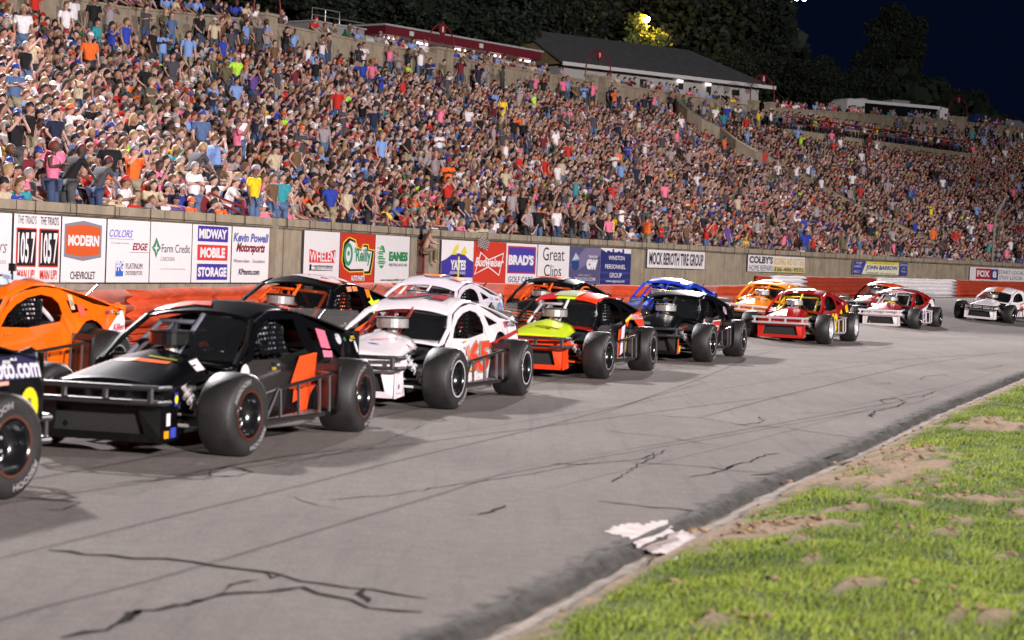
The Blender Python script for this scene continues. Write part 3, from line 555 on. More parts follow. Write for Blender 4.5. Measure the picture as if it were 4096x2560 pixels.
# ------------------------------------------------------------------ upper rear wall with pillars and gates
def upx(px, py, h=1.62):
    r = stand_hit(px, py, h); return r[0]
GP = [(1030, 62), (1098, 96), (1719, 196), (1776, 214), (2345, 306), (2394, 312), (2977, 398), (3060, 415), (3800, 472), (3842, 478)]
gs = [upx(a, b) for a, b in GP]
rngs = [(0.3, gs[0], 'far left length of the tan rear wall with people leaning on it'), (gs[1], gs[2], 'tan rear wall length between the first and second hoop gates'), (gs[3], gs[4], 'tan rear wall length in front of the red concession stand'), (gs[5], gs[6], 'tan rear wall length below the dark roofed building'), (gs[7], gs[8], 'tan rear wall length in front of the parked bus'), (gs[9], SEND - 1, 'tan rear wall length at the far right end of the stand')]
def uwall(s0, s1, label, h=1.6):
    n = max(2, int((s1 - s0) / 4)); mb = MB(); vs = []
    for i in range(n + 1):
        s = s0 + (s1 - s0) * i / n; D = back_d(s); z = tier_z(D)
        for d, dz in ((0, -.8), (0, h - .12), (-.05, h - .1), (-.05, h), (.33, h), (.33, -.8)):
            q = base(s, D + d)[0]; vs.append((q[0], q[1], z + dz))
    k = 6; mb.add(vs, [(a * k + j, a * k + (j + 1) % k, (a + 1) * k + (j + 1) % k, (a + 1) * k + j) for a in range(n) for j in range(k)] + [tuple(range(k)), tuple(n * k + j for j in range(k))[::-1]])
    o = mb.build('rear_wall', M_CONC); fixn(o.data); tag(o, label, 'wall', 'lengths of the rear wall'); return o
for a, b, l in rngs: uwall(a, b, l)
pl = ['pillar at the left side of the topmost left gate', 'pillar at the right side of the topmost left gate', 'pillar left of the brightly lit gate', 'pillar right of the brightly lit gate', 'pillar left of the gate before the dark roof', 'pillar right of the gate before the dark roof', 'pillar left of the gate at the roof end', 'pillar right of the gate at the roof end', 'pillar left of the gate by the bus front', 'pillar right of the gate by the bus front']
for s, l in zip(gs, pl):
    q = base(s, back_d(s) + .1)[0]; z = tier_z(back_d(s)); mb = MB(); mb.box(-.32, .32, -.32, .32, -.8, 1.85); mb.box(-.38, .38, -.38, .38, 1.85, 2.0)
    o = mb.build('gate_pillar', M_CONC, bevel=.02); o.location = (q[0], q[1], z); o.rotation_euler.z = yaw_s(s); tag(o, 'square tan ' + l, 'pillar', 'pillars of the rear gates')
# red hoops with round number discs
M_HOOP = mat('hoop_red', (.16, .012, .015), .5)
for (pxa, pya, pxt, pyt, pxb, pyb, dx_, dy_, num, lb) in [(1013, 20, 1062, -60, 1118, 30, 1066, -52, '2', 'topmost left'), (1697, 183, 1747, 97, 1799, 186, 1750, 110, '8', 'lit'), (2336, 286, 2385, 204, 2437, 274, 2387, 217, '9', 'dark roof'), (2977, 377, 3026, 300, 3072, 369, 3026, 312, '1', 'roof end'), (3725, 450, 3762, 385, 3800, 455, 3764, 394, '5', 'bus')]:
    i = (['topmost left', 'lit', 'dark roof', 'roof end', 'bus']).index(lb); s = (gs[2 * i] + gs[2 * i + 1]) / 2; Z0 = tier_z(back_d(s)); q = base(s, back_d(s) + .1)[0]
    ya = yaw_s(s); w = (pxb - pxa) / abs(proj((q[0] + math.cos(ya), q[1] + math.sin(ya), Z0))[0] - proj((q[0] - math.cos(ya), q[1] - math.sin(ya), Z0))[0])
    H_ = (aty(pxt, pyt, q[1]).z - Z0)
    t = empty('hoop_arch', (q[0], q[1], Z0), (0, 0, yaw_s(s)), f'thin red hoop with a round red disc above the {lb} gate', 'arch', 'red hoops over the rear gates')
    f = MB(); P = [(-w, 0, 1.9)] + [(w * math.cos(math.pi - a * math.pi / 12), 0, H_ - min(w, 1.6) * .9 + min(w, 1.6) * .9 * math.sin(a * math.pi / 12)) for a in range(13)] + [(w, 0, 1.9)]; f.tube(P, .05, 6); f.build('hoop', M_HOOP, t)
    f = MB(); f.lathe([(-.04, 0), (-.04, .36), (.04, .36), (.04, 0)], 20, 'y', (0, -.02, H_ - .28)); f.build('disc', M_HOOP, t)
    V, Fc, _ = text_mesh(num, .04); f = MB(); f.add([((a - .5) * .22, -.065, H_ - .28 + (b - .5) * .34) for a, b in V], Fc); f.build('numeral', mat('numeral_white', (.7, .6, .6), .5), t)
# radial dividing wall running down the slope
P = [stand_hit(a, b, 1.45 if a < 3050 else .84) for a, b in [(2697, 353), (2717, 405), (2756, 440), (2816, 476), (2887, 512), (2951, 560), (3030, 605), (3109, 645), (3222, 704), (3344, 772), (3430, 817), (3543, 871), (3657, 926), (3747, 971)]]
mb = MB(); vs = []
for i, (s, d, p) in enumerate(P):
    q0 = base(s - .22, d)[0]; q1 = base(s + .22, d)[0]; zt = p.z; vs += [(q0[0], q0[1], zt - 2.6), (q0[0], q0[1], zt), (q1[0], q1[1], zt), (q1[0], q1[1], zt - 2.6)]
mb.add(vs, [(a * 4 + j, a * 4 + (j + 1) % 4, (a + 1) * 4 + (j + 1) % 4, (a + 1) * 4 + j) for a in range(len(P) - 1) for j in range(4)] + [(0, 1, 2, 3), tuple((len(P) - 1) * 4 + j for j in (3, 2, 1, 0))])
o = mb.build('dividing_wall', M_CONC); fixn(o.data); tag(o, 'tan sloping wall curving down the stand between two blocks of seats', 'wall')
RADIAL = [(s, d) for s, d, p in P]
# VIP platform with red railings
a = stand_hit(3140, 512, .9); b = stand_hit(3800, 570, .9)
t = empty('viewing_platform', (0, 0, 0), (0, 0, 0), 'raised platform ringed by red railings in front of the bus', 'platform')
VIP = (a[0], b[0], min(a[1], b[1]) - .2); sv = [VIP[0] + (VIP[1] - VIP[0]) * i / 8 for i in range(9)]; vs = []; f = MB(); VZ = lambda s: tier_z(VIP[2]) + .95
for s in sv:
    for d, z in ((0, -.6), (0, .95), (3.4, .95), (3.4, -.6)):
        q = base(s, VIP[2] + d)[0]; vs.append((q[0], q[1], tier_z(VIP[2]) + z))
f.add(vs, [(i * 4 + j, i * 4 + (j + 1) % 4, (i + 1) * 4 + (j + 1) % 4, (i + 1) * 4 + j) for i in range(8) for j in range(4)] + [(0, 1, 2, 3), (35, 34, 33, 32)]); o = f.build('base', M_CONC, t); fixn(o.data)
for zz in (.45, 1.0):
    f = MB(); f.tube([(*base(s, VIP[2] + .08)[0], VZ(s) + zz) for s in sv], .045, 6); f.build('railing', M_WALLRED, t)
for s in sv:
    q = base(s, VIP[2] + .08)[0]; f = MB(); f.tube([(q[0], q[1], VZ(s)), (q[0], q[1], VZ(s) + 1.0)], .045, 6); f.build('railing_post', M_WALLRED, t)
# handrails down to the gates
for (pts, lb) in [([(838, 772), (930, 812), (1010, 850), (1085, 905)], 'upper red handrail sloping to the first gate'), ([(838, 792), (930, 838), (1010, 872), (1075, 925)], 'lower red handrail sloping to the first gate'), ([(1490, 850), (1545, 872), (1600, 905)], 'short red handrail behind the leaning men near the second gate')]:
    f = MB(); Z = 60.6 if pts[0][0] < 1000 else 73.5; P = [aty(x, y, Z + .9 * i) for i, (x, y) in enumerate(pts)]; f.tube(P, .035, 6)
    for p in P[:-1]: f.tube([p, p - Vector((0, 0, .9))], .03, 6)
    tag(f.build('handrail', M_WALLRED), lb, 'handrail', 'red handrails at the gates')
# ================================================================== BEHIND THE STAND
M_ROOF = mat('dark_shingle', (.075, .075, .08), .9, bump=.5, bscale=8, var=.25, vscale=1.5)
M_BWALL = mat('painted_block_wall', (.42, .39, .38), .8, var=.08)
def lamp_em(c, s): return mat('lamp_glow', c, .5, emit=s, ecol=c)
# dark roofed white building
t = empty('clubhouse', (3.0, 148.0, 0), (0, 0, math.atan2(13.3, 16.9)), 'long low white building with a big dark hipped roof behind the rear wall', 'building')
L_ = 21.5; ze = 16.2
mb = MB(); mb.box(.4, L_ - .5, .6, 9.4, 11, ze - .02); mb.build('wall', M_BWALL, t)
mb = MB(); rz = 19.0; A = [(-.3, -.3, ze), (L_ + .3, -.3, ze), (L_ + .3, 10.3, ze), (-.3, 10.3, ze)]; rp = [(-.3, 5, rz), (L_ - 4.2, 5, rz)]
v = A + rp; mb.add(v, [(0, 1, 5, 4), (1, 2, 5), (2, 3, 4, 5)]); o = mb.build('roof', M_ROOF, t, solid=.12)
mb = MB(); mb.add([(-.05, .2, ze - .1), (-.05, 9.8, ze - .1), (-.05, 5, rz - .15)], [(0, 1, 2)]); mb.build('gable', mat('gable_light_tint', (.26, .19, .09), .9, var=.15), t, solid=.1)  # yellowish light falling on the gable is put into its colour
mb = MB(); mb.box(-.3, L_ + .3, -.42, -.31, ze - .24, ze + .03); mb.box(L_ + .31, L_ + .42, -.42, 10.3, ze - .24, ze + .03); mb.build('fascia', mat('fascia_white', (.6, .57, .57), .6), t)
for x, w_ in ((8.2, .5), (12.2, .3), (15.2, .3), (18., .5)):
    mb = MB(); mb.box(x, x + w_ * 1.6, .54, .59, ze - .95, ze - .5); mb.build('window', M_DARK, t)
for x in (12.0, 15.0):
    mb = MB(); mb.box(x, x + .42, .3, .5, ze - .42, ze - .26); mb.build('wall_lamp', lamp_em((1, .95, .95), 3), t)
# red concession stand
t = empty('concession_stand', (-8.2, 119.7, 0), (0, 0, math.atan2(12.3, 9.4)), 'long low concession stand with a deep red fascia and glowing lamps under it', 'building')
L_ = 15.6
mb = MB(); mb.box(0, L_, 0, 5, 14.72, 15.22); mb.build('fascia', mat('deep_red', (.12, .006, .014), .6, var=.08), t)
mb = MB(); mb.box(-.1, L_ + .1, -.1, 5.1, 15.225, 15.34); mb.build('roof', mat('pale_trim', (.34, .33, .34), .7), t)
mb = MB(); mb.box(.1, L_ - .1, 1.6, 4.9, 11, 14.71); mb.build('back_wall', mat('cream_block', (.5, .5, .44), .8, var=.1), t)
mb = MB(); mb.box(.1, L_ - .1, .1, .5, 11, 13.3); mb.build('counter', mat('cream_block', (.5, .5, .44), .8, var=.1), t)
for x in (.6, 3.6, 7.2, 10.8, 14.0):
    mb = MB(); mb.box(x, x + 1.1, .5, .62, 14.55, 14.65); mb.build('tube_lamp', lamp_em((1, .82, .9), 4), t)
for i, (x) in enumerate((2.2, 9.0)):
    mb = MB(); mb.box(x, x + .35, -.06, 0, 14.85, 15.12); mb.build('notice', mat('notice_white', (.55, .55, .55), .6), t)
l = bpy.data.lights.new('counter_light', 'AREA'); l.energy = 120; l.color = (1, .85, .88); l.shape = 'RECTANGLE'; l.size = 13; l.size_y = .3
o = bpy.data.objects.new('counter_light', l); COL.objects.link(o); o.parent = t; o.location = (7.8, .9, 14.5)
# white annex left of it with a roof rail
t = empty('ticket_kiosk', (-12.0, 114.6, 0), (0, 0, math.atan2(12.3, 9.4)), 'small white kiosk with a metal rail on its roof left of the red fascia', 'kiosk')
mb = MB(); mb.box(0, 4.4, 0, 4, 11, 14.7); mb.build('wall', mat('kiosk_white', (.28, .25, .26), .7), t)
mb = MB(); mb.box(-.1, 4.5, -.1, 4.1, 14.71, 14.8); mb.build('roof', mat('pale_trim', (.34, .33, .34), .7), t)
f = MB(); f.tube([(-.1, 0, 14.8), (-.1, 0, 15.5), (2.2, 0, 15.5), (2.2, 0, 14.8)], .035, 6); f.tube([(-.1, 0, 15.1), (4.4, 0, 15.1)], .03, 6); f.tube([(1, 0, 14.8), (1, 0, 15.5)], .03, 6); f.build('roof_rail', M_STEEL, t)
# coach
a = aty(3391, 398, 184); b = aty(3806, 424, 190); v = Vector((b.x - a.x, b.y - a.y, 0)); BL = v.length * 1.0; bz = (a.z + b.z) / 2
t = empty('coach', (a.x, a.y, bz - 3.3), (0, 0, math.atan2(v.y, v.x)), 'white coach with a long dark window band parked behind the rear wall', 'bus')
prof = [(0, 0), (0, 3.1), (.25, 3.3), (BL - 1.2, 3.3), (BL - .35, 3.15), (BL, 1.9), (BL, 0)]
mb = MB(); n = len(prof); mb.add([(x, 0, z) for x, z in prof] + [(x, 2.5, z) for x, z in prof], [tuple(range(n)), tuple(range(n, 2 * n))[::-1]] + [(i, (i + 1) % n, n + (i + 1) % n, n + i) for i in range(n)]); o = mb.build('body', mat('coach_white', (.85, .82, .84), .4, coat=.3), t, bevel=.05)
mb = MB(); mb.box(2.0, BL - 1.6, -.03, 0, 2.0, 3.0); mb.build('window_band', mat('dark_glass', (.01, .012, .015), .15, coat=.5), t)
mb = MB(); mb.box(BL - 1.3, BL - .5, -.03, 0, .4, 2.2); mb.build('door', mat('dark_glass', (.01, .012, .015), .15, coat=.5), t)
mb = MB(); mb.box(BL * .46, BL * .63, .5, 2.0, 3.31, 3.62); mb.build('roof_unit', mat('roof_unit_grey', (.3, .29, .28), .6), t, bevel=.08)
mb = MB(); mb.lathe([(3.31, .6), (3.48, .5), (3.55, 0)], 16, 'z', (2.6, 1.2, 0)); mb.build('roof_vent', mat('coach_white', (.85, .82, .84), .4, coat=.3), t, smooth=True)
for x in (1.8, BL - 2.2):
    mb = MB(); mb.lathe([(-.02, 0), (-.02, .5), (.3, .5), (.3, 0)], 20, 'y', (x, 0, .1)); mb.build('wheel', M_RUB, t)
# box truck and tent tops right of / left of the bus
t = empty('box_truck', (aty(3312, 470, 180).x, 180, 13.2), (0, 0, .5), 'small pale box truck half hidden left of the white coach', 'truck'); mb = MB(); mb.box(0, 1.6, 0, 3, 0, 2.5); mb.build('box', mat('truck_pale', (.62, .5, .42), .5), t, bevel=.05)
mb = MB(); mb.box(1.7, 2.6, .3, 2.6, 0, 1.6); mb.build('cab', M_GREY, t, bevel=.1)
for (px, py, w_, lb) in ((3905, 452, 3.2, 'blue canopy tent top right of the white coach'), (3190, 388, 2.4, 'faint blue canopy tent top left of the white coach')):
    p = aty(px, py, 195); t = empty('canopy_tent', (p.x, p.y, p.z - 3.6), (0, 0, .4), lb, 'tent', 'blue canopy tents')
    mb = MB(); mb.add([(-w_ / 2, -w_ / 2, 2.5), (w_ / 2, -w_ / 2, 2.5), (w_ / 2, w_ / 2, 2.5), (-w_ / 2, w_ / 2, 2.5), (0, 0, 3.6)], [(0, 1, 4), (1, 2, 4), (2, 3, 4), (3, 0, 4)]); mb.build('canopy', mat('tent_blue', (.02, .05, .25), .6), t, solid=.03)
    for x, y in ((-1, -1), (1, -1), (1, 1), (-1, 1)):
        f = MB(); f.tube([(x * w_ / 2, y * w_ / 2, 0), (x * w_ / 2, y * w_ / 2, 2.5)], .03, 5); f.build('leg', M_STEEL, t)
p = aty(4040, 487, 200); t = empty('parked_car', (p.x, p.y, p.z - 1.3), (0, 0, .3), 'silver car roof glinting above the rear wall at the right edge', 'car')
prof = [(-2.2, .3), (-2.2, .8), (-1.4, .95), (-.8, 1.4), (.7, 1.42), (1.4, 1.), (2.2, .85), (2.2, .3)]; n = len(prof)
mb = MB(); mb.add([(x, -.85, z) for x, z in prof] + [(x, .85, z) for x, z in prof], [tuple(range(n)), tuple(range(n, 2 * n))[::-1]] + [(i, (i + 1) % n, n + (i + 1) % n, n + i) for i in range(n)]); mb.build('body', mat('silver_paint', (.4, .4, .42), .25, .6), t, bevel=.06)
# terrace ground behind the rear wall
mb = MB(); vs = []
for i in range(41):
    s = SEND * i / 40; D = back_d(s)
    for d in (.2, 14, 90): q = base(s, D + d)[0]; vs.append((q[0], q[1], tier_z(D) + .35))
mb.add(vs, [(a * 3 + j, a * 3 + j + 1, (a + 1) * 3 + j + 1, (a + 1) * 3 + j) for a in range(40) for j in range(2)]); o = mb.build('terrace_ground', mat('terrace_asphalt', (.06, .058, .055), .95, var=.2)); fixn(o.data); tag(o, kind='structure')

# ------------------------------------------------------------------ trees
def leafmat(name, a, b):
    m = bpy.data.materials.new(name); m.use_nodes = True; t = m.node_tree; p = t.nodes['Principled BSDF']; p.inputs['Roughness'].default_value = .8
    g = t.nodes.new('ShaderNodeNewGeometry'); x = t.nodes.new('ShaderNodeMix'); x.data_type = 'RGBA'; x.inputs['A'].default_value = (*a, 1); x.inputs['B'].default_value = (*b, 1)
    t.links.new(g.outputs['Random Per Island'], x.inputs['Factor']); t.links.new(x.outputs['Result'], p.inputs['Base Color']); return m
M_LEAF = leafmat('leaves', (.006, .011, .006), (.017, .026, .012)); M_BARK = mat('bark', (.06, .045, .03), .95, bump=.6, bscale=8)  # near-black leaf colour carries the unlit trees' night shade
def crown_mesh(seed, H, Rr, narrow, n=12000, ls=.2):
    g = np.random.default_rng(seed); nc = 34; c = g.normal(0, 1, (nc, 3)); c /= np.linalg.norm(c, axis=1)[:, None]; rr = g.uniform(.35, .95, nc)[:, None]; c = c * rr * np.array([Rr, Rr, H * .5]); 
    tap = 1 - narrow * np.clip(c[:, 2:] / (H * .5), -.3, 1); c[:, :2] *= tap; cr = g.uniform(.2, .42, nc) * Rr
    i = g.integers(0, nc, n); d = g.normal(0, 1, (n, 3)); d /= np.linalg.norm(d, axis=1)[:, None]; P = c[i] + d * (cr[i] * g.uniform(.55, 1.12, n))[:, None] * np.array([1, 1, .8]); P[:, 2] += H * .5
    a = g.normal(0, 1, (n, 3)); a /= np.linalg.norm(a, axis=1)[:, None]; b = np.cross(a, g.normal(0, 1, (n, 3))); b /= np.linalg.norm(b, axis=1)[:, None]; s = (ls * g.uniform(.5, 1.3, n))[:, None]
    V = np.stack([P - a * s - b * s * .6, P + a * s - b * s * .6, P + a * s + b * s * .6, P - a * s + b * s * .6], 1).reshape(-1, 3)
    me = bpy.data.meshes.new('crown'); me.from_pydata(V.tolist(), [], [(4 * k, 4 * k + 1, 4 * k + 2, 4 * k + 3) for k in range(n)]); me.materials.append(M_LEAF); return me
def trunk_mesh(H):
    mb = MB(); mb.tube([(0, 0, 0), (.1, .05, H * .3), (-.1, .1, H * .6), (.05, 0, H * .85)], [.38, .28, .18, .06], 8)
    for k in range(7):
        a = k * 2.4; z = H * (.25 + .07 * k); mb.tube([(0, .05, z), (math.cos(a) * 1.2, math.sin(a) * 1.2, z + 1.1), (math.cos(a) * 2.6, math.sin(a) * 2.6, z + 2.2)], [.14, .09, .03], 6)
    me = bpy.data.meshes.new('trunk'); me.from_pydata(mb.v, [], mb.f); me.materials.append(M_BARK); return me
CRN = [crown_mesh(11, 13, 5.2, .35), crown_mesh(12, 15, 4.6, .55), crown_mesh(13, 11, 5.6, .3), crown_mesh(14, 17, 4.2, .75)]; TRK = trunk_mesh(14)
TREES = [ # px centre, crown top py, distance, kind, label
 (470, -260, 128, 0, 'dark tree at the left behind the first tan rear wall length'), (640, -330, 140, 1, 'dark tree rising behind the topmost left gate'), (850, -300, 133, 2, 'dark tree just right of the topmost left gate'), (1030, -380, 150, 0, 'tall dark tree above the metal roof rail'), (1230, -260, 138, 1, 'dark tree above the white kiosk'),
 (1440, -330, 152, 2, 'dark tree above the left end of the red fascia'), (1620, -240, 143, 0, 'dark tree left of the hoop over the lit gate'), (1800, -290, 158, 1, 'dark tree right of the hoop over the lit gate'), (1980, -230, 150, 2, 'dark tree above the right end of the red fascia'), (2170, -300, 172, 0, 'tall dark tree behind the left gable of the dark roof'),
 (2370, -220, 178, 1, 'dark tree left of the yellow street lamp'), (2760, -200, 184, 2, 'dark tree right of the yellow street lamp'), (2930, -120, 190, 0, 'dark tree behind the right half of the dark roof'), (3090, -60, 200, 1, 'tall dark tree under the white floodlight'), (2570, -340, 196, 0, 'tall dark tree high above the yellow street lamp'),
 (2960, 170, 176, 2, 'brownish lower tree at the right end of the dark roof'), (3160, 210, 186, 2, 'low rounded tree right of the dark roof'), (3330, 190, 205, 1, 'pointed tree left of the coach roof'), (3470, 240, 208, 2, 'rounded tree above the rear of the coach'), (3560, -10, 235, 3, 'tall narrow tree standing against the blue sky above the coach'), (3650, 40, 240, 3, 'second tall tree beside the narrow one above the coach'),
 (3700, 250, 212, 0, 'broad tree above the front of the coach'), (3840, 320, 220, 2, 'low tree right of the coach front'), (3920, 390, 226, 2, 'lowest bushy tree near the blue tent at the right')]
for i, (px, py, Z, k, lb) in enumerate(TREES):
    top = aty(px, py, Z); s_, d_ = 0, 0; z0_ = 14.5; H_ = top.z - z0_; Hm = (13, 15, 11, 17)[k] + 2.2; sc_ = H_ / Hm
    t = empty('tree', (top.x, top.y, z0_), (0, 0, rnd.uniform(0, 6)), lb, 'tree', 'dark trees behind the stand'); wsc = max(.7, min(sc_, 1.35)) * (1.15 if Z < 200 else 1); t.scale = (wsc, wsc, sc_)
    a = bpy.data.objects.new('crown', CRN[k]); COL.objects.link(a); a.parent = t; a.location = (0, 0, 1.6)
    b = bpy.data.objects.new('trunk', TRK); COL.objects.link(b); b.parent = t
# distant wood closing the gaps low down
me = bpy.data.meshes.new('distant_wood'); g = np.random.default_rng(3); n = 26000; px = g.uniform(-200, 3980, n); Z = g.uniform(206, 232, n); lim = np.interp(px, [0, 2900, 3150, 3300, 3600, 3900, 4000], [-500, -200, 60, 300, 280, 420, 470]); 
X = (px - 2048) / F * Z; ztop = (950 + .038 * px - lim) / F * Z + CH; zz = 13 + (ztop - 13) * g.random(n) ** .8 * (.86 + .2 * np.sin(px * .012) * np.sin(px * .031)); P = np.c_[X, Z, zz]
a = g.normal(0, 1, (n, 3)); a /= np.linalg.norm(a, axis=1)[:, None]; b = np.cross(a, g.normal(0, 1, (n, 3))); b /= np.linalg.norm(b, axis=1)[:, None]; s = g.uniform(.3, .8, n)[:, None]
V = np.stack([P - a * s - b * s, P + a * s - b * s, P + a * s + b * s, P - a * s + b * s], 1).reshape(-1, 3); me.from_pydata(V.tolist(), [], [(4 * k, 4 * k + 1, 4 * k + 2, 4 * k + 3) for k in range(n)]); me.materials.append(M_LEAF)
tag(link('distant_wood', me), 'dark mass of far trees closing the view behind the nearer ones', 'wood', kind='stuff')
# yellow street lamp with the small tree it lights
p = aty(2584, 78, 172); t = empty('street_lamp', (p.x, p.y, 15), (0, 0, 0), 'yellow glowing street lamp among leaves above the dark roof', 'street lamp')
f = MB(); f.tube([(-1.0, .4, 0), (-1.0, .4, p.z - 15.4), (-.6, .2, p.z - 15.0), (0, 0, p.z - 14.9)], [.13, .1, .07, .05], 8); f.build('pole', M_STEEL, t)
f = MB(); f.lathe([(-.28, 0), (-.24, .2), (0, .36), (.2, .3), (.3, 0)], 16, 'z', (0, 0, p.z - 15.0)); f.build('lamp_head', lamp_em((1, .62, .28), 30), t, smooth=True)
l = bpy.data.lights.new('street_lamp_light', 'POINT'); l.energy = 900; l.color = (1, .58, .08); l.shadow_soft_size = .3; o = bpy.data.objects.new('street_lamp_light', l); COL.objects.link(o); o.parent = t; o.location = (.2, -.8, p.z - 15.1)
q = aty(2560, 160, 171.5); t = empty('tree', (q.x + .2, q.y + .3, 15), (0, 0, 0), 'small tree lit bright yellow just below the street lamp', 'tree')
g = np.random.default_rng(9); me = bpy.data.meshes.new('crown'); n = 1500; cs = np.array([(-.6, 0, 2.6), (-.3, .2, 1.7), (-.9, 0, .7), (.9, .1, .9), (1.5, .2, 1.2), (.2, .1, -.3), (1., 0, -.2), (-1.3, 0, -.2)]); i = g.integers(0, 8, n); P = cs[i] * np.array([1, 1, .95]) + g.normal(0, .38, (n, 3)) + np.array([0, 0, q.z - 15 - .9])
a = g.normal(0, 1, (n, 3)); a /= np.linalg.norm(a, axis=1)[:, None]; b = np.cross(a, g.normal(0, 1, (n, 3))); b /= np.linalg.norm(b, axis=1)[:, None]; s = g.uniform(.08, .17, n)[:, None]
V = np.stack([P - a * s - b * s, P + a * s - b * s, P + a * s + b * s, P - a * s + b * s], 1).reshape(-1, 3); me.from_pydata(V.tolist(), [], [(4 * k, 4 * k + 1, 4 * k + 2, 4 * k + 3) for k in range(n)]); me.materials.append(leafmat('leaves_painted_lit', (.10, .14, .03), (.2, .22, .05))); link('crown', me, t)  # brighter copy of the leaf colour, lamp light painted in
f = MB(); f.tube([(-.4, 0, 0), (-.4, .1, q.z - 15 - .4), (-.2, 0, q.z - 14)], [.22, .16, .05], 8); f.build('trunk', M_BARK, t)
# stadium floodlight mast whose lamps just show at the top edge
p = aty(3170, -8, 206); t = empty('floodlight_mast', (p.x, p.y, 13), (0, 0, 0), 'tall floodlight mast with white lamps just touching the top edge', 'floodlight')
f = MB(); f.tube([(0, .3, 0), (0, .3, p.z - 13 + 1)], [.2, .1], 10); f.build('mast', M_DARK, t)
f = MB(); f.box(-1.6, 1.6, .05, .2, p.z - 13.05, p.z - 12.95); f.build('crossbar', M_STEEL, t)
for x in (-1.2, -.4, .4, 1.2):
    f = MB(); f.lathe([(.0, 0), (-.02, .26), (.25, .1), (.25, 0)], 14, 'y', (x, -.1, p.z - 13)); f.build('floodlight_lamp', lamp_em((.8, .85, 1), 55), t)
# fence post with angled top and wire on the stand wall
p0 = wall_hit(3968, 1052)[0]; p1 = aty(3982, 868, p0.y); p2 = aty(4022, 792, p0.y); p3 = aty(4200, 893, p0.y + 6); t = empty('fence_post', (p0.x, p0.y, 2.6), (0, 0, 0), 'slim grey fence post with a bent top rising from the wall at the right', 'post')
f = MB(); f.tube([Vector(q) - Vector((p0.x, p0.y, 2.6)) for q in (p0, p1, p2)], .085, 8); f.build('post', M_STEEL, t)
f = MB(); f.tube([Vector(q) - Vector((p0.x, p0.y, 2.6)) for q in (aty(3990, 880, p0.y), p3)], .03, 6); f.build('wire', M_STEEL, t)

# ------------------------------------------------------------------ guardrail
RP = np.array([(-8.2, 4), (-6.9, 12), (-6.1, 20), (-5.44, 28), (-4.9, 31.3), (-2.54, 44.7), (5.1, 59.4), (8.9, 72.5), (18.2, 100.5), (25, 112), (36, 126), (56, 146)], float)
RQ = resample(RP, 1.0); _t = np.gradient(RQ, axis=0); _t /= np.hypot(*_t.T)[:, None]; RN = np.c_[-_t[:, 1], _t[:, 0]]
PR = [(0, 0), (.012, .02), (.05, .07), (.055, .10), (.012, .16), (.012, .2), (.055, .26), (.055, .30), (.012, .36), (.012, .40), (.05, .45), (.012, .50), (0, .52)]
M_OR = mat('guardrail_orange', (.46, .062, .022), .8, bump=.3, bscale=12, var=.32, vscale=3); M_ORD = mat('guardrail_red', (.33, .045, .022), .8, bump=.3, bscale=12, var=.32, vscale=3); M_OR.node_tree.nodes['Principled BSDF'].inputs['Specular IOR Level'].default_value = .1; M_ORD.node_tree.nodes['Principled BSDF'].inputs['Specular IOR Level'].default_value = .1; M_GW = mat('guardrail_white', (.68, .64, .66), .8, bump=.25, bscale=12, var=.15, vscale=4)
def rail(i0, i1, zb, m, sc=1.0, bulge=1.0):
    mb = MB(); vs = []
    for i in range(i0, i1 + 1):
        for (o_, z) in PR:
            q = RQ[i] - RN[i] * (o_ * 2.6 * bulge) ; vs.append((q[0], q[1], zb + z * sc + .012 * math.sin(i * 1.7)))
    n = len(PR); mb.add(vs, [(a * n + j, a * n + j + 1, (a + 1) * n + j + 1, (a + 1) * n + j) for a in range(i1 - i0) for j in range(n - 1)]); return mb.build('beam', m, None, smooth=True, solid=.012)
def ridx(px, z=1.1):
    best = min(range(len(RQ)), key=lambda i: abs(proj((RQ[i][0], RQ[i][1], z))[0] - px) if RQ[i][1] > 6 else 1e9); return best
secs = [(ridx(-900) if False else 4, ridx(470), M_OR, 0, 'orange guardrail length at the left edge behind the orange car'), (ridx(470), ridx(1560), M_OR, 0, 'orange wavy guardrail length behind the two nearest black cars'), (ridx(1560), ridx(3010), M_OR, 0, 'orange guardrail length between the white cars and the yellow car'),
        (ridx(3010), ridx(3502), M_ORD, 1, 'tall double red guardrail length left of the white guardrail'), (ridx(3502), ridx(3820), M_GW, 1, 'tall white painted guardrail length behind the maroon car'), (ridx(3820), len(RQ) - 2, M_ORD, 1, 'tall double red guardrail length at the right edge')]
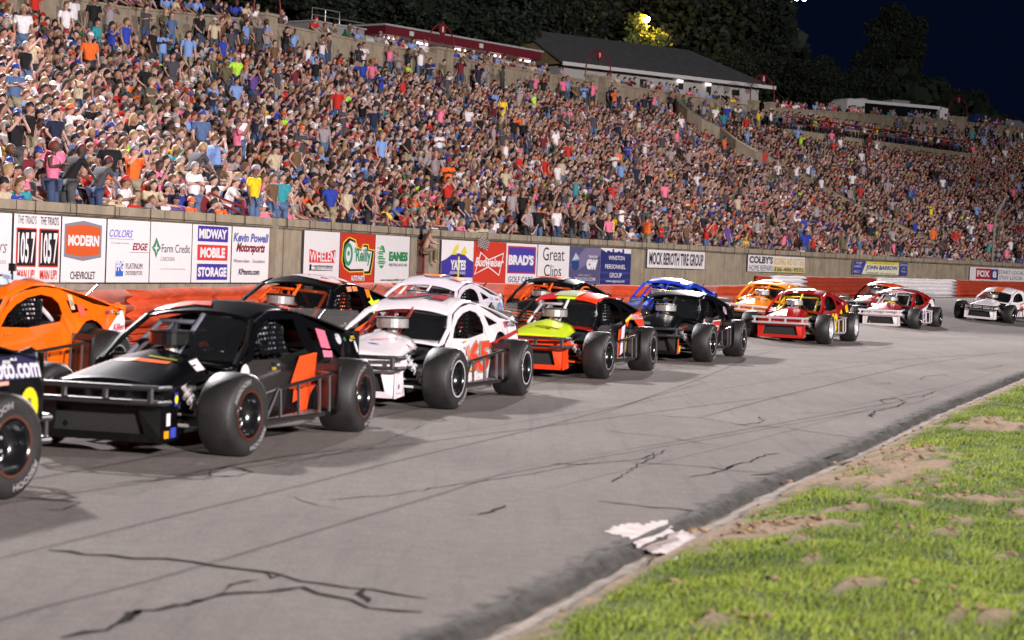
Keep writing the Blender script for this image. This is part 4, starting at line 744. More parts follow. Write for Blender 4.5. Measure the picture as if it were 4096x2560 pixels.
for i0, i1, m_, dbl, lb in secs:
    t = empty('guardrail', (0, 0, 0), (0, 0, 0), lb, 'guardrail', 'guardrail lengths along the outside of the track'); zb = .30
    o = rail(i0, i1, zb + .22, m_, 1.02); o.parent = t
    o = rail(i0, i1, zb - .06, m_, .5); o.name = 'lower_beam'; o.parent = t
    if dbl: o = rail(i0, i1, zb + .64, m_, .85); o.name = 'upper_beam'; o.parent = t
    top = zb + (1.08 if dbl else .74)
    for i in range(i0 + 1, i1, 2):
        q = RQ[i] + RN[i] * .1; mb = MB(); a_ = math.atan2(RN[i][1], RN[i][0]); mb.box(-.07, .07, -.09, .09, -.3, top); o = mb.build('post', M_STEEL if not dbl else m_, t); o.location = (q[0], q[1], 0); o.rotation_euler.z = a_
    f = MB()
    for i in range(i0, i1, 4):
        if i == i0: continue
        for k in range(12):
            (o1, za), (o2, zc_) = PR[k], PR[k + 1]; q1 = RQ[i] - RN[i] * (o1 * 2.6 + .016); q2 = RQ[i] - RN[i] * (o2 * 2.6 + .016); tt = _t[i] * .02 * (1 + .6 * math.sin(k * 1.3)) ; f.add([(q1[0] - tt[0], q1[1] - tt[1], zb + .22 + za * 1.02), (q1[0] + tt[0], q1[1] + tt[1], zb + .22 + za * 1.02), (q2[0] + tt[0], q2[1] + tt[1], zb + .22 + zc_ * 1.02), (q2[0] - tt[0], q2[1] - tt[1], zb + .22 + zc_ * 1.02)], [(0, 1, 2, 3)])
    if f.v: f.build('overlap_seam', mat('rail_rust', (.09, .02, .012), .8), t)
# the white painted section at px 3070-3210 of the upper beam
i0, i1 = ridx(3070), ridx(3215); o = rail(i0, i1, .30 + .645, M_GW, .85, 1.35); o.name = 'white_panel'; o.parent = bpy.data.objects['guardrail.003']
# ================================================================== PEOPLE
# pose joints: person faces local -y, origin on the tier they stand or sit on
def pose(kind):
    k = kind[0]; v = kind[1]; J = {}
    if k == 'sit':
        ph = .12; lean = {0: .03, 1: 0, 2: 0, 3: -.16, 4: -.05, 5: .02}[v]; J['pel'] = (0, 0, ph); J['spi'] = (0, lean * .4, ph + .22); J['che'] = (0, lean * .9, ph + .42); J['nec'] = (0, lean * 1.1 - .01, ph + .56); J['hea'] = (0, lean * 1.25 - .03, ph + .70)
        for s, n in ((1, 'L'), (-1, 'R')):
            J['hip' + n] = (.10 * s, -.04, ph - .02); J['kne' + n] = (.15 * s, -.46, ph + .05); J['ank' + n] = (.14 * s, -.44, -.33); J['toe' + n] = (.16 * s, -.62, -.385)
    else:
        lean = {0: 0, 1: 0, 2: 0, 3: -.26, 4: -.02, 5: .0}[v]; J['pel'] = (0, .0, .93); J['spi'] = (0, lean * .3, 1.12); J['che'] = (0, lean * .75, 1.31 - abs(lean) * .12); J['nec'] = (0, lean * 1.05, 1.46 - abs(lean) * .22); J['hea'] = (0, lean * 1.25 - .02, 1.61 - abs(lean) * .28)
        for s, n in ((1, 'L'), (-1, 'R')):
            J['hip' + n] = (.10 * s, 0, .88); J['kne' + n] = (.11 * s, -.03, .48); J['ank' + n] = (.12 * s, .02, .08); J['toe' + n] = (.14 * s, -.16, .03)
    c = Vector(J['che']); sh = c + Vector((0, 0, .09)); pel = Vector(J['pel'])
    for s, n in ((1, 'L'), (-1, 'R')):
        a = sh + Vector((.19 * s, 0, 0)); J['sho' + n] = a[:]
        A = {('sit', 0): ((.25 * s, .0, -.2), (.15 * s, -.32, -.33)), ('sit', 1): ((.25 * s, -.06, -.2), (-.06 * s, -.24, -.16)), ('sit', 2): ((.24 * s, -.2, -.14), (.06 * s, -.3, .13)), ('sit', 3): ((.2 * s, -.2, -.2), (.05 * s, -.36, -.22)),
             ('sit', 4): ((.24 * s, -.08, -.2), (.03, -.17, .1) if s > 0 else (.02, -.25, -.24)), ('sit', 5): ((.25 * s, -.02, -.2), (.16, -.34, -.32)) if s < 0 else ((.3, -.16, .02), (.34, -.28, .27)),
             ('st', 0): ((.24 * s, .02, -.24), (.24 * s, -.06, -.46)), ('st', 1): ((.25 * s, -.05, -.2), (-.06 * s, -.23, -.14)), ('st', 2): ((.24 * s, -.2, -.12), (.06 * s, -.3, .14)), ('st', 3): ((.24 * s, -.14, -.22), (.14 * s, -.36, -.34)),
             ('st', 4): ((.3 * s, .06, -.22), (.14 * s, -.06, -.38)), ('st', 5): ((.25 * s, .03, -.22), (.22 * s, -.16, -.4))}[(k, v)]
        e, w = A; J['elb' + n] = (e[0], c.y + e[1], sh.z + e[2]); J['wri' + n] = (w[0], c.y + w[1], sh.z + w[2])
    return J
BR = {'pel': .105, 'spi': .085, 'che': .095, 'nec': .052, 'hea': .05, 'sho': .058, 'elb': .04, 'wri': .027, 'hip': .085, 'kne': .06, 'ank': .04, 'toe': .035}
EDG = [('pel', 'spi'), ('spi', 'che'), ('che', 'nec'), ('nec', 'hea')] + [(a + s, b + s) for s in 'LR' for a, b in (('sho', 'elb'), ('elb', 'wri'), ('hip', 'kne'), ('kne', 'ank'), ('ank', 'toe'))] + [('che', 'sho' + s) for s in 'LR'] + [('pel', 'hip' + s) for s in 'LR']
def skin_mesh(pts, rad, edges, root, sub=1):
    me = bpy.data.meshes.new('sk'); me.from_pydata(pts, edges, []); o = bpy.data.objects.new('sk', me); COL.objects.link(o)
    md = o.modifiers.new('k', 'SKIN'); md.use_smooth_shade = True
    if not me.skin_vertices: 
        b = bmesh.new(); b.from_mesh(me); b.verts.layers.skin.verify(); b.to_mesh(me); b.free()
    for i, sv in enumerate(me.skin_vertices[0].data): sv.radius = (rad[i] if isinstance(rad[i], tuple) else (rad[i], rad[i])); sv.use_root = (i == root)
    s = o.modifiers.new('s', 'SUBSURF'); s.levels = sub; s.render_levels = sub; bpy.context.view_layer.update()
    r = bpy.data.meshes.new_from_object(o.evaluated_get(bpy.context.evaluated_depsgraph_get())); v = [x.co[:] for x in r.vertices]; f = [tuple(p.vertices) for p in r.polygons]
    bpy.data.objects.remove(o); bpy.data.meshes.remove(me); bpy.data.meshes.remove(r); return v, f
def head_mesh(c, mb):
    nu, nv = 16, 12; vs = []
    for i in range(nv + 1):
        th = math.pi * i / nv
        for j in range(nu):
            ph = 2 * math.pi * j / nu; x, y, z = math.sin(th) * math.cos(ph), math.sin(th) * math.sin(ph), math.cos(th)
            X, Y, Z = x * .085, y * .105, z * .128
            if Z < 0: X *= 1 - .28 * (-z); Y *= 1 - .1 * (-z)
            fr = max(0, -y)
            if fr > .8 and abs(x) < .35: Y -= .022 * max(0, 1 - abs(z + .12) / .28)       # nose
            if fr > .5 and .15 < abs(x) < .7: Y += .012 * max(0, 1 - abs(z - .12) / .2)     # eye sockets
            if fr > .8: Y -= .008 * max(0, 1 - abs(z + .72) / .25)
            if abs(x) > .9: X *= 1 + .12 * max(0, 1 - abs(z + .02) / .25)                  # ears
            vs.append((c[0] + X, c[1] + Y, c[2] + Z))
    mb.add(vs, [(i * nu + j, i * nu + (j + 1) % nu, (i + 1) * nu + (j + 1) % nu, (i + 1) * nu + j) for i in range(nv) for j in range(nu)], 0)
    for s in (-1, 1): mb.lathe([(-.004, 0), (-.002, .011), (.006, .013)], 8, 'y', (c[0] + .03 * s, c[1] - .088, c[2] + .014), 1)
    mb.box(c[0] - .024, c[0] + .024, c[1] - .096, c[1] - .088, c[2] - .06, c[2] - .05, 2)
M_SKIN = objcol('skin', .55); M_CLOTH = objcol('cloth', .9, 1); M_HAIR = objcol('hair', .6, 1); M_EYE = mat('eye_dark', (.02, .015, .012), .3); M_LIP = mat('lip', (.25, .07, .06), .5)
KINDS = [('sit', 0), ('sit', 1), ('sit', 2), ('sit', 3), ('sit', 4), ('sit', 5), ('st', 0), ('st', 1), ('st', 2), ('st', 3), ('st', 4), ('st', 5)]
JJ = {k: pose(k) for k in KINDS}
def body_mesh(k):
    J = JJ[k]; names = list(J); idx = {n: i for i, n in enumerate(names)}; pts = [J[n] for n in names]; rad = [BR[n[:3]] for n in names]; edges = [(idx[a], idx[b]) for a, b in EDG]
    for s in 'LR':
        w = Vector(J['wri' + s]); e = Vector(J['elb' + s]); d = (w - e).normalized(); sd = d.cross(Vector((0, 0, 1))); sd = sd.normalized() if sd.length > .1 else Vector((1, 0, 0)); up = sd.cross(d)
        pi_ = len(pts); pts.append((w + d * .07)[:]); rad.append((.034, .02)); edges.append((idx['wri' + s], pi_))
        for f_ in range(5):
            if f_ < 4: o1 = w + d * .10 + sd * (-.03 + .02 * f_); L_ = (.062, .072, .067, .052)[f_]; o2 = o1 + d * L_ * .5 - up * .01; o3 = o1 + d * L_ * .85 - up * .03
            else: o1 = w + d * .04 - sd * .038; o2 = o1 + d * .03 - sd * .02; o3 = o2 + d * .028
            q = len(pts); pts += [o1[:], o2[:], o3[:]]; rad += [.009, .0085, .007]; edges += [(pi_, q), (q, q + 1), (q + 1, q + 2)]
    v, f = skin_mesh(pts, rad, edges, idx['pel']); mb = MB(); mb.add(v, f, 0); head_mesh(J['hea'], mb)
    me = bpy.data.meshes.new('body'); me.from_pydata(mb.v, [], mb.f)
    for m_ in (M_SKIN, M_EYE, M_LIP): me.materials.append(m_)
    me.polygons.foreach_set('material_index', mb.m); me.polygons.foreach_set('use_smooth', [True] * len(mb.f)); return me
def garment(k, which):
    J = JJ[k]; lerp = lambda a, b, t: tuple(Vector(J[a]).lerp(Vector(J[b]), t))
    if which in ('shirt', 'tank'):
        P = [lerp('pel', 'spi', -.12), J['spi'], J['che'], lerp('che', 'nec', .72)]; Rr = [(.155, .12), (.15, .118), (.165, .125), (.075, .07)]; E_ = [(0, 1), (1, 2), (2, 3)]
        for s in 'LR':
            P += [J['sho' + s]] + ([lerp('sho' + s, 'elb' + s, .8)] if which == 'shirt' else []); q = len(P) - (2 if which == 'shirt' else 1); Rr += [(.078, .075)] + ([(.06, .06)] if which == 'shirt' else []); E_ += [(2, q)] + ([(q, q + 1)] if which == 'shirt' else [])
    else:
        P = [J['pel']]; Rr = [(.155, .13)]; E_ = []
        for s in 'LR': q = len(P); P += [J['hip' + s], J['kne' + s], lerp('kne' + s, 'ank' + s, .92 if which == 'trousers' else .12)]; Rr += [(.1, .1), (.078, .078), (.058, .058)]; E_ += [(0, q), (q, q + 1), (q + 1, q + 2)]
    v, f = skin_mesh([tuple(p) for p in P], Rr, E_, 1 if which in ('shirt', 'tank') else 0); me = bpy.data.meshes.new(which); me.from_pydata(v, [], f); me.materials.append(M_CLOTH); me.polygons.foreach_set('use_smooth', [True] * len(f)); return me
def shell(name, fn, nu=18, nv=10, top=0):
    mb = MB(); vs = []
    for i in range(nv + 1):
        for j in range(nu): vs.append(fn(i / nv, 2 * math.pi * j / nu))
    mb.add(vs, [(i * nu + j, i * nu + (j + 1) % nu, (i + 1) * nu + (j + 1) % nu, (i + 1) * nu + j) for i in range(nv) for j in range(nu)]); return mb
def hair_fn(kind):
    def fn(u, a):
        th_front = {'short': 1.12, 'long': 1.1}[kind]; th_back = {'short': 2.0, 'long': 2.15}[kind]; w = (1 + math.sin(a)) / 2; thm = th_front + (th_back - th_front) * w ** .6; th = u * thm
        r = 1.13 + .05 * math.sin(a * 5 + u * 9) * u; x, y, z = math.sin(th) * math.cos(a), math.sin(th) * math.sin(a), math.cos(th); X, Y, Z = x * .087 * r, y * .107 * r + .006, z * .128 * r
        if kind == 'long' and w > .32 and u > .55: t = (u - .55) / .45; Z -= .19 * t * min(1, (w - .32) * 3); Y += .02 * t; X *= 1 + .18 * t
        return (X, Y, Z)
    return fn
def mk(name, mb, m_): me = bpy.data.meshes.new(name); me.from_pydata(mb.v, [], mb.f); me.materials.append(m_); me.polygons.foreach_set('use_smooth', [True] * len(mb.f)); return me
H_SHORT = mk('hair', shell('h', hair_fn('short')), M_HAIR); H_LONG = mk('hair', shell('h', hair_fn('long')), M_HAIR)
def cap_fn(u, a):
    th = u * 1.42; x, y, z = math.sin(th) * math.cos(a), math.sin(th) * math.sin(a), math.cos(th); return (x * .099, y * .117 + .004, z * .136 + .012)
cb = shell('c', cap_fn, 18, 7)
cb.add([(.075 * math.sin(t) , -.095 - .075 * math.cos(t), .028 - .012 * math.cos(t)) for t in [-1.35 + .27 * i for i in range(11)]] + [(.078 * math.sin(t), -.075 - .01 * math.cos(t), .04) for t in [-1.35 + .27 * i for i in range(11)]], [(i, i + 1, 12 + i, 11 + i) for i in range(10)])
H_CAP = mk('cap', cb, M_HAIR)
hs = shell('s', lambda u, a: (math.cos(a) * .035 * math.sin(u * 3.14), math.sin(a) * .045 * math.sin(u * 3.14), .03 * math.cos(u * 3.14)), 12, 6)
pb = MB()
for s in (-1, 1): pb.add([(.092 * s + z, x, y) for x, y, z in [(p[0], p[1], p[2]) for p in hs.v]], hs.f)
pb.tube([(.095 * math.sin(t), .0, .0 + .14 * math.cos(t)) for t in [-1.5 + .3 * i for i in range(11)]], .01, 6)
H_MUFF = mk('ear_muffs', pb, mat('muff_black', (.02, .02, .022), .5))
PMESH = {k: (body_mesh(k), garment(k, 'shirt'), garment(k, 'tank'), garment(k, 'trousers'), garment(k, 'shorts')) for k in KINDS}
CL = {'k': ((.07, .06, .075), 'black'), 'w': ((.93, .90, .92), 'white'), 'g': ((.62, .58, .60), 'light grey'), 'n': ((.12, .14, .24), 'navy'), 'b': ((.16, .25, .66), 'blue'), 'l': ((.50, .62, .85), 'pale blue'), 'r': ((.78, .16, .12), 'red'), 'o': ((.96, .42, .14), 'orange'),
      'y': ((.95, .80, .12), 'yellow'), 'p': ((.95, .48, .62), 'pink'), 'v': ((.74, .92, .28), 'lime'), 'G': ((.15, .48, .32), 'green'), 't': ((.20, .58, .62), 'teal'), 'm': ((.44, .12, .16), 'maroon'), 'c': ((.28, .27, .30), 'charcoal'), 's': ((.80, .73, .62), 'cream'), 'V': ((.38, .26, .56), 'purple'), 'd': ((.33, .42, .58), 'denim blue'), 'q': ((.38, .36, .26), 'olive'), 'B': ((.45, .33, .24), 'brown')}
SKN = [(.74, .56, .50), (.69, .51, .45), (.78, .62, .56), (.62, .45, .39), (.47, .33, .28), (.33, .23, .20)]
HRC = [((.20, .14, .10), 'dark brown'), ((.10, .08, .07), 'black'), ((.42, .29, .18), 'brown'), ((.66, .54, .38), 'blonde'), ((.62, .60, .58), 'grey'), ((.46, .17, .12), 'red')]
CPC = ['k', 'c', 'n', 'w', 'g', 'b', 'q', 'k', 'w', 'r', 'n', 'g', 'o']
# notable spectators read off the photograph: x, y of the head, shirt colour, flags
def rd(sc, ox, oy, txt):
    out = []
    for t in txt.split():
        a = t.split(','); out.append((ox + float(a[0]) / sc, oy + float(a[1]) / sc, a[2], a[3] if len(a) > 3 else ''))
    return out
NOT = rd(2.2, 0, 400, """850,600,c,Scm 600,590,k,Scm 470,600,p,Srxa 185,715,t,m 1180,420,o,ScgX 2240,660,y,ScMm 965,430,k,rS 1885,410,l,SmX 145,90,k,Sc 255,95,k,Sc 490,100,n,S 1690,450,c,SmX 1770,760,m,lx 1545,820,V,cn 1630,870,o,co 1900,850,o,h 1340,770,n,lF 1190,880,r,yF 1270,880,g,dF 1055,840,s,lF 940,860,s,dF 120,640,b,F 225,660,g,F 310,690,m,F 170,440,s,l 275,570,s,h 380,590,B,l 655,400,l,cg 560,510,d,h 800,490,k,yl 1000,360,b,ck 870,370,c,c 1330,580,w,h 1390,560,p,h 1540,440,t,y 1590,620,p,yl 1745,620,g,h 1600,720,b,cg 1880,740,w,h 1990,720,w,cgw 2065,720,b,h 2150,640,w,h 2030,620,l,h 2310,440,b,r 2200,370,w,X 2110,190,w,S 1950,380,k,h 1600,280,b,h 1550,250,l,cw 1360,240,o,c 1175,220,w,cw 1120,600,s,h 1460,480,k,l 1320,690,s,l 1440,680,k,l 760,270,p,y 700,230,p,c 340,260,g,l 130,340,g,l 220,370,g,h 340,400,p,l 520,350,k,ck 610,210,c,e 850,210,b,e 1080,370,v,h 1250,400,k,h 1280,270,c,cc 530,420,s,y 2290,120,w,h 1860,170,q,cc 1700,190,p,cg 1840,250,c,h 2340,270,k,h 1660,80,p,y 1780,50,d,cs 1450,90,g,h 1540,90,p,h 1120,70,r,cc 1410,110,p,h 1680,500,g,h 2090,490,b,y 2400,470,c,l 1920,860,o,h""")
NOT += rd(3.024, 1500, 500, """780,20,w,Scw 1560,30,c,S 1845,20,c,S 2040,20,m,S 2190,10,w,S 2340,130,r,S 620,320,g,cs 1010,300,s,h 930,70,n,h 1035,80,k,h 1110,80,b,e 1000,220,c,cn 845,220,s,y 250,160,b,l 380,460,G,h 520,330,l,h 230,340,k,h 70,320,g,cs 720,190,r,h 1575,130,G,cg 1535,230,g,l 1640,200,k,c 1980,190,s,cw 2140,210,n,cw 1840,270,k,h 2090,390,w,cc 2250,370,g,h 1760,460,s,y 1640,450,w,h 1500,380,w,y 1350,400,c,cg 1240,530,k,l 1340,540,w,cw 1480,560,b,F 1880,510,o,cw 1090,580,o,h 790,560,k,h 680,440,w,y 570,440,c,c 440,560,w,h 490,620,b,h 240,700,k,cc 130,640,k,l 1770,660,l,cc 2140,700,k,ScX 2300,640,d,h 1330,700,c,cs 1190,680,c,cr 950,800,k,cc 1180,870,d,h 1080,890,w,h 760,840,r,h 630,920,c,co 540,930,w,cq 320,890,b,cr 580,850,p,cp 330,700,p,h 370,820,m,cq 80,1030,c,ck 370,1000,r,X 610,1080,g,cs 700,1090,w,h 820,1080,c,c 910,1000,s,h 1190,1060,k,cc 1300,1150,s,cc 1410,1180,g,ck 1120,1230,s,yF 980,1200,p,oyl 1560,1180,k,wl 1690,1200,k,l 1870,1190,m,xh 2000,1110,k,F 1850,900,g,Sxy 1900,890,g,Sxy 1580,950,c,h 1700,980,n,h 1430,1060,w,c 1280,1080,k,l 1100,1140,n,l 860,760,V,h 640,530,B,l 1290,960,r,h 1500,840,l,cc 1590,820,o,h 1750,880,p,h 1960,830,k,ck 2160,1130,r,X 2200,1040,w,Sw 2350,860,p,h 2380,980,p,l 2370,590,V,h""")
NOT += rd(2.42, 1700, 850, """1430,30,k,SXh 1550,40,g,SX 1580,150,n,cnF 1700,20,k,S 1780,50,p,Syl 1660,80,p,yl 2150,60,o,ScqG 2100,180,b,F 2290,110,r,ScL 2020,150,d,F 2390,180,w,F""")
NOT += rd(2.689, 2500, 800, """660,270,B,Scc 775,380,v,cc 190,310,b,F 905,400,r,F 970,370,k,c 1040,400,c,h 1200,400,s,l 1265,430,w,h 1340,430,k,l 1460,370,c,h 1510,440,n,cc 1665,440,k,h 1790,440,k,l 1950,420,p,l 2060,490,b,h 2140,510,y,F 2200,440,k,h 2330,450,B,l 780,260,g,h 880,280,k,h 1280,190,o,h 1210,320,o,cc 1140,220,k,h 1320,290,w,cr 1460,280,w,h 1620,260,s,yl 1700,290,k,h 1760,230,r,h 1860,230,o,l 1540,120,n,cb 1820,110,w,cb 1690,20,l,h 1570,40,o,h 490,100,m,h 370,60,g,h 120,60,k,h 640,180,d,cw 870,100,c,e 600,150,s,yl 2280,220,p,cg 2110,300,r,h 2070,350,w,cv 1920,150,b,l 1990,180,n,l 1430,20,v,h 930,40,b,cb 700,130,n,cw""")
NOT += rd(2.2, 0, 0, """1880,450,q,S 1990,540,q,Syl 2080,500,v,Scs 2160,560,g,Sco 2230,610,V,S 1760,100,n,S 2010,170,k,Sy 2170,170,l,S 1730,250,o,h 1880,250,r,cw 1190,190,p,cp 1300,210,k,cw 940,260,v,h 790,340,o,Sc 590,380,b,cb 690,390,g,cg 430,470,c,h 310,340,q,cc 380,350,r,cVx 100,340,w,h 90,200,n,cc 220,570,w,cV 140,770,m,cp 550,620,p,l 490,590,s,l 570,490,p,l 720,560,s,h 640,630,k,l 820,620,n,h 1120,670,o,cn 1180,750,k,lr 1090,940,r,cc 920,770,m,cr 720,710,G,cc 880,870,w,c 960,840,o,e 1470,780,w,cc 1640,820,r,cr 1720,830,y,cc 1780,660,k,cy 1590,640,t,h 1710,560,g,h 1440,1130,l,cg 1660,930,p,y 1330,740,q,S 1380,840,k,yl 1530,390,l,h 1500,340,t,h 1290,480,g,h 1190,360,s,h 1500,140,c,y 920,40,l,h 1010,80,b,h 860,80,k,cc 1220,70,k,h 1180,530,g,cr 580,1120,c,e 2080,1060,w,S 430,540,c,h 380,600,n,h 520,50,d,cb 1540,890,p,h 1700,450,k,e""")
NOT += rd(2.0167, 1100, 0, """150,310,l,y 240,340,k,y 300,340,t,h 320,390,l,Sh 400,360,l,h 460,350,l,d 520,350,k,cM 600,390,t,M 670,380,b,cM 710,440,b,S 760,480,p,h 800,430,l,h 880,430,l,y 1000,380,g,S 1110,470,v,cw 1160,480,g,h 990,500,c,h 1250,480,n,S 1230,540,k,h 440,610,m,e 490,670,b,h 550,720,v,cr 650,690,o,c 690,530,o,cw 620,520,w,cw 700,650,w,c 850,720,w,h 940,740,w,h 680,640,y,h 710,800,k,ScM 990,590,c,h 1140,740,o,h 1370,640,b,h 1190,600,k,h 1270,660,w,cb 1590,710,p,h 1690,640,w,h 1640,560,o,h 1440,530,b,cc 1530,550,V,h 1780,700,l,Sh 1840,770,y,S 1820,570,w,h 1520,680,r,M 1420,810,b,cb 1350,800,p,h 1320,890,o,cw 1350,1000,w,Scw 1100,870,b,h 1080,960,w,h 1190,940,c,c 1660,880,k,Sh 1820,900,q,S 1930,930,k,S 1970,890,o,S 2050,990,c,S 2180,990,m,S 2260,980,w,S 2090,710,v,S 2090,770,s,h 2310,780,y,h 2350,800,b,h 2360,1090,r,S 1770,800,m,S 700,960,k,h 530,860,w,h 370,1010,s,cw 460,1010,V,cw 690,1050,w,cw 780,980,G,h 840,1030,g,cy 530,990,r,h 960,1110,b,l 1330,1110,w,h 1540,1090,b,e 550,1110,G,yl 700,1120,o,h 300,1110,b,ce 40,750,b,h 120,760,b,h 1600,600,k,cs 1560,820,w,S 1300,230,k,h""")
NOT += rd(2.52, 2300, 0, """400,900,o,Scc 370,1000,l,h 530,970,w,h 500,1060,w,h 700,950,n,S 800,970,c,e 580,1030,k,h 880,1040,l,h 940,1010,b,c 1140,980,o,l 1230,910,n,Scw 1300,940,o,S 1300,1010,g,Scb 1410,940,g,S 1450,960,o,S 1500,1110,t,Scc 1420,1060,w,S 1620,1150,k,S 1730,1140,r,S 1820,1130,n,S 1740,1260,l,Sh 1850,1080,y,S 1830,1000,o,S 2030,1050,w,S 1940,1060,t,S 870,1190,r,h 1070,1220,g,c 1190,1250,l,h 1240,1370,b,h 1510,1340,o,S 1300,1310,r,h 840,1270,c,h 440,1210,m,h 360,1180,b,h 330,1090,s,cw 280,1290,p,l 60,1210,l,F 120,1260,s,yl 190,1120,c,S 600,1400,w,cp 530,1330,k,S 780,1410,w,h 890,1410,n,h 1040,1320,w,y 2440,1400,v,cv""")
NOT += rd(2.208, 3000, 500, """450,60,v,ScG 130,190,r,S 110,120,b,h 740,90,r,S 800,90,w,S 600,80,l,h 660,170,v,h 770,220,o,h 1170,20,G,S 1140,310,g,h 1340,180,t,h 1410,300,d,h 1500,330,d,h 1615,290,b,h 1640,360,w,h 1780,150,p,h 1990,150,w,cr 2060,210,w,h 1960,260,o,h 2150,410,o,h 2200,310,w,h 2280,350,b,h 1880,430,w,h 1910,500,w,h 1920,550,b,cb 1440,460,g,h 1330,460,g,h 1120,510,w,h 1010,470,r,h 840,540,w,cw 870,430,w,h 640,480,g,cc 560,620,k,h 340,560,w,c 290,490,g,h 440,520,w,h 60,640,v,h 290,690,l,h 400,760,w,cb 480,800,n,l 790,840,p,cg 1070,770,w,S 1300,680,q,Sc 1400,600,r,h 1500,600,w,co 1390,740,o,h 1100,820,V,h 1620,880,o,S 1490,900,b,h 970,960,d,SX 1120,990,b,cc 1640,960,B,h 1520,1110,t,h 1680,1140,r,h 1720,1110,l,h 1930,1140,v,h 1990,1080,r,h 2240,1120,d,h 2130,640,k,h 510,1010,p,l 670,1060,y,F 870,1000,l,h 1330,950,k,h 1170,1060,w,cp 1220,520,l,e 2070,590,w,h""")
def resolve(q):
    px, py, c, fl = q; st = 'S' in fl; low = .97 if not st else 1.85
    r = stand_hit(px, py, low - .0)
    if r is None:
        return None
    s, d, P = r
    k = round((d - .36 - TR / 2) / TR)
    front = False
    if d < 1.2 or k < 0: k = 0; front = True
    k = max(0, k); D = kd(k) + (TR / 2 if not front else (.26 if st else .64))
    # keep the column: slide along s so the head's pixel column is kept
    for _ in range(4):
        b, n = base(s, D); hx_ = proj((b[0], b[1], kz(k) + low)); t = (n[1], -n[0]); b2, _n2 = base(s + .2, D); h2 = proj((b2[0], b2[1], kz(k) + low)); s += .2 * (px - hx_[0]) / max(1, (h2[0] - hx_[0]))
    return s, D, k, front
PEOPLE = []   # dict entries
occ = {}
def free(k, s, w=.45):
    return all(abs(s - q) > w for q in occ.get(k, []))
LM = [(-200, 'twin radio sign'), (236, 'hexagon badge sign'), (416, 'slanted lettering sign'), (590, 'leaf diamond sign'), (760, 'three block sign'), (918, 'motorsports sign'), (1082, 'first red gate'), (1190, 'tapered name sign'), (1353, 'green drop sign' if False else 'yellow edged sign'), (1493, 'striped drop sign'), (1640, 'second red gate'), (1758, 'mountain sign'), (1888, 'bow-tie sign'), (2018, 'golf sign'), (2145, 'two word sign'), (2273, 'shield picture sign'), (2395, 'skyline sign'), (2540, 'long white sign'), (2830, 'bare wall'), (2980, 'phone number sign'), (3300, 'yellow and blue sign'), (3700, 'right edge sign')]
ORD = 'front second third fourth fifth sixth seventh eighth ninth tenth eleventh twelfth thirteenth fourteenth fifteenth sixteenth seventeenth eighteenth nineteenth twentieth'.split()
USED = set(); GOOD = []
def describe(p):
    st = 'standing' if p['st'] else 'seated'
    g = {'shirt': 'shirt', 'tank': 'vest'}[p['gar']]; b = base(p['s'], p['D'])[0]; col = proj((b[0], b[1], WT))[0]; lm = [n for x, n in LM if x <= col][-1]
    l = f"{st} person in {CL[p['c']][1]} {g}, {p['hd']}, {ORD[min(p['k'], 19)]} row above the {lm}"
    return l if len(l.split()) <= 16 else l.replace(' hair', '').replace(' and ear muffs', '')
def attrs(c, fl):
    p = {'c': c, 'fl': fl, 'st': 'S' in fl, 'gar': 'tank' if 'x' in fl else 'shirt', 'kid': 'F' in fl}
    if 'm' in fl and c in 'ck' and 'S' in fl: p['skin'] = 5 if c == 'k' else 3
    else: p['skin'] = rnd.choices(range(6), [5, 4, 5, 3, 1, 1])[0]
    if 'c' in fl:
        i = fl.index('c'); cc = fl[i + 1] if i + 1 < len(fl) and fl[i + 1] in CL else rnd.choice(CPC[:6]); p['cap'] = cc; p['hd'] = CL[cc][1] + ' cap'; p['long'] = False; p['hair'] = rnd.choice(range(3))
    else:
        p['cap'] = None; p['hair'] = 3 if 'y' in fl else 4 if 'e' in fl else 5 if 'r' in fl else rnd.choices(range(6), [5, 3, 4, 2, 1, .4])[0]; p['long'] = 'l' in fl or ('y' in fl and rnd.random() < .6) or (not fl and rnd.random() < .33)
        p['hd'] = ('long ' if p['long'] else 'short ') + HRC[p['hair']][1] + ' hair'
    p['muff'] = 'M' in fl
    if p['muff']: p['hd'] += ' and ear muffs'
    return p
for q in NOT:
    r = resolve(q)
    if r is None: continue
    s, D, k, front = r
    if D > back_d(s) - .2 or not (0.5 < s < SEND - 2): continue
    if not free(k, s, .3): continue
    occ.setdefault(k, []).append(s); c_ = q[2]; p = attrs(q[2], q[3]); p.update(s=s, D=D, k=k, px=q[0], front=front, note=True)
    if p['st'] and 'm' in p['fl'] and c_ in 'kc': p['lean'] = True
    PEOPLE.append(p)
PW = dict(k=17, c=15, g=18, w=19, n=11, b=6.5, l=9, r=4.5, o=3, y=1.4, p=6, v=1.2, G=1.6, t=3, m=4, s=6, V=1.6, d=5, q=5, B=5)
PK, PWt = list(PW), list(PW.values())
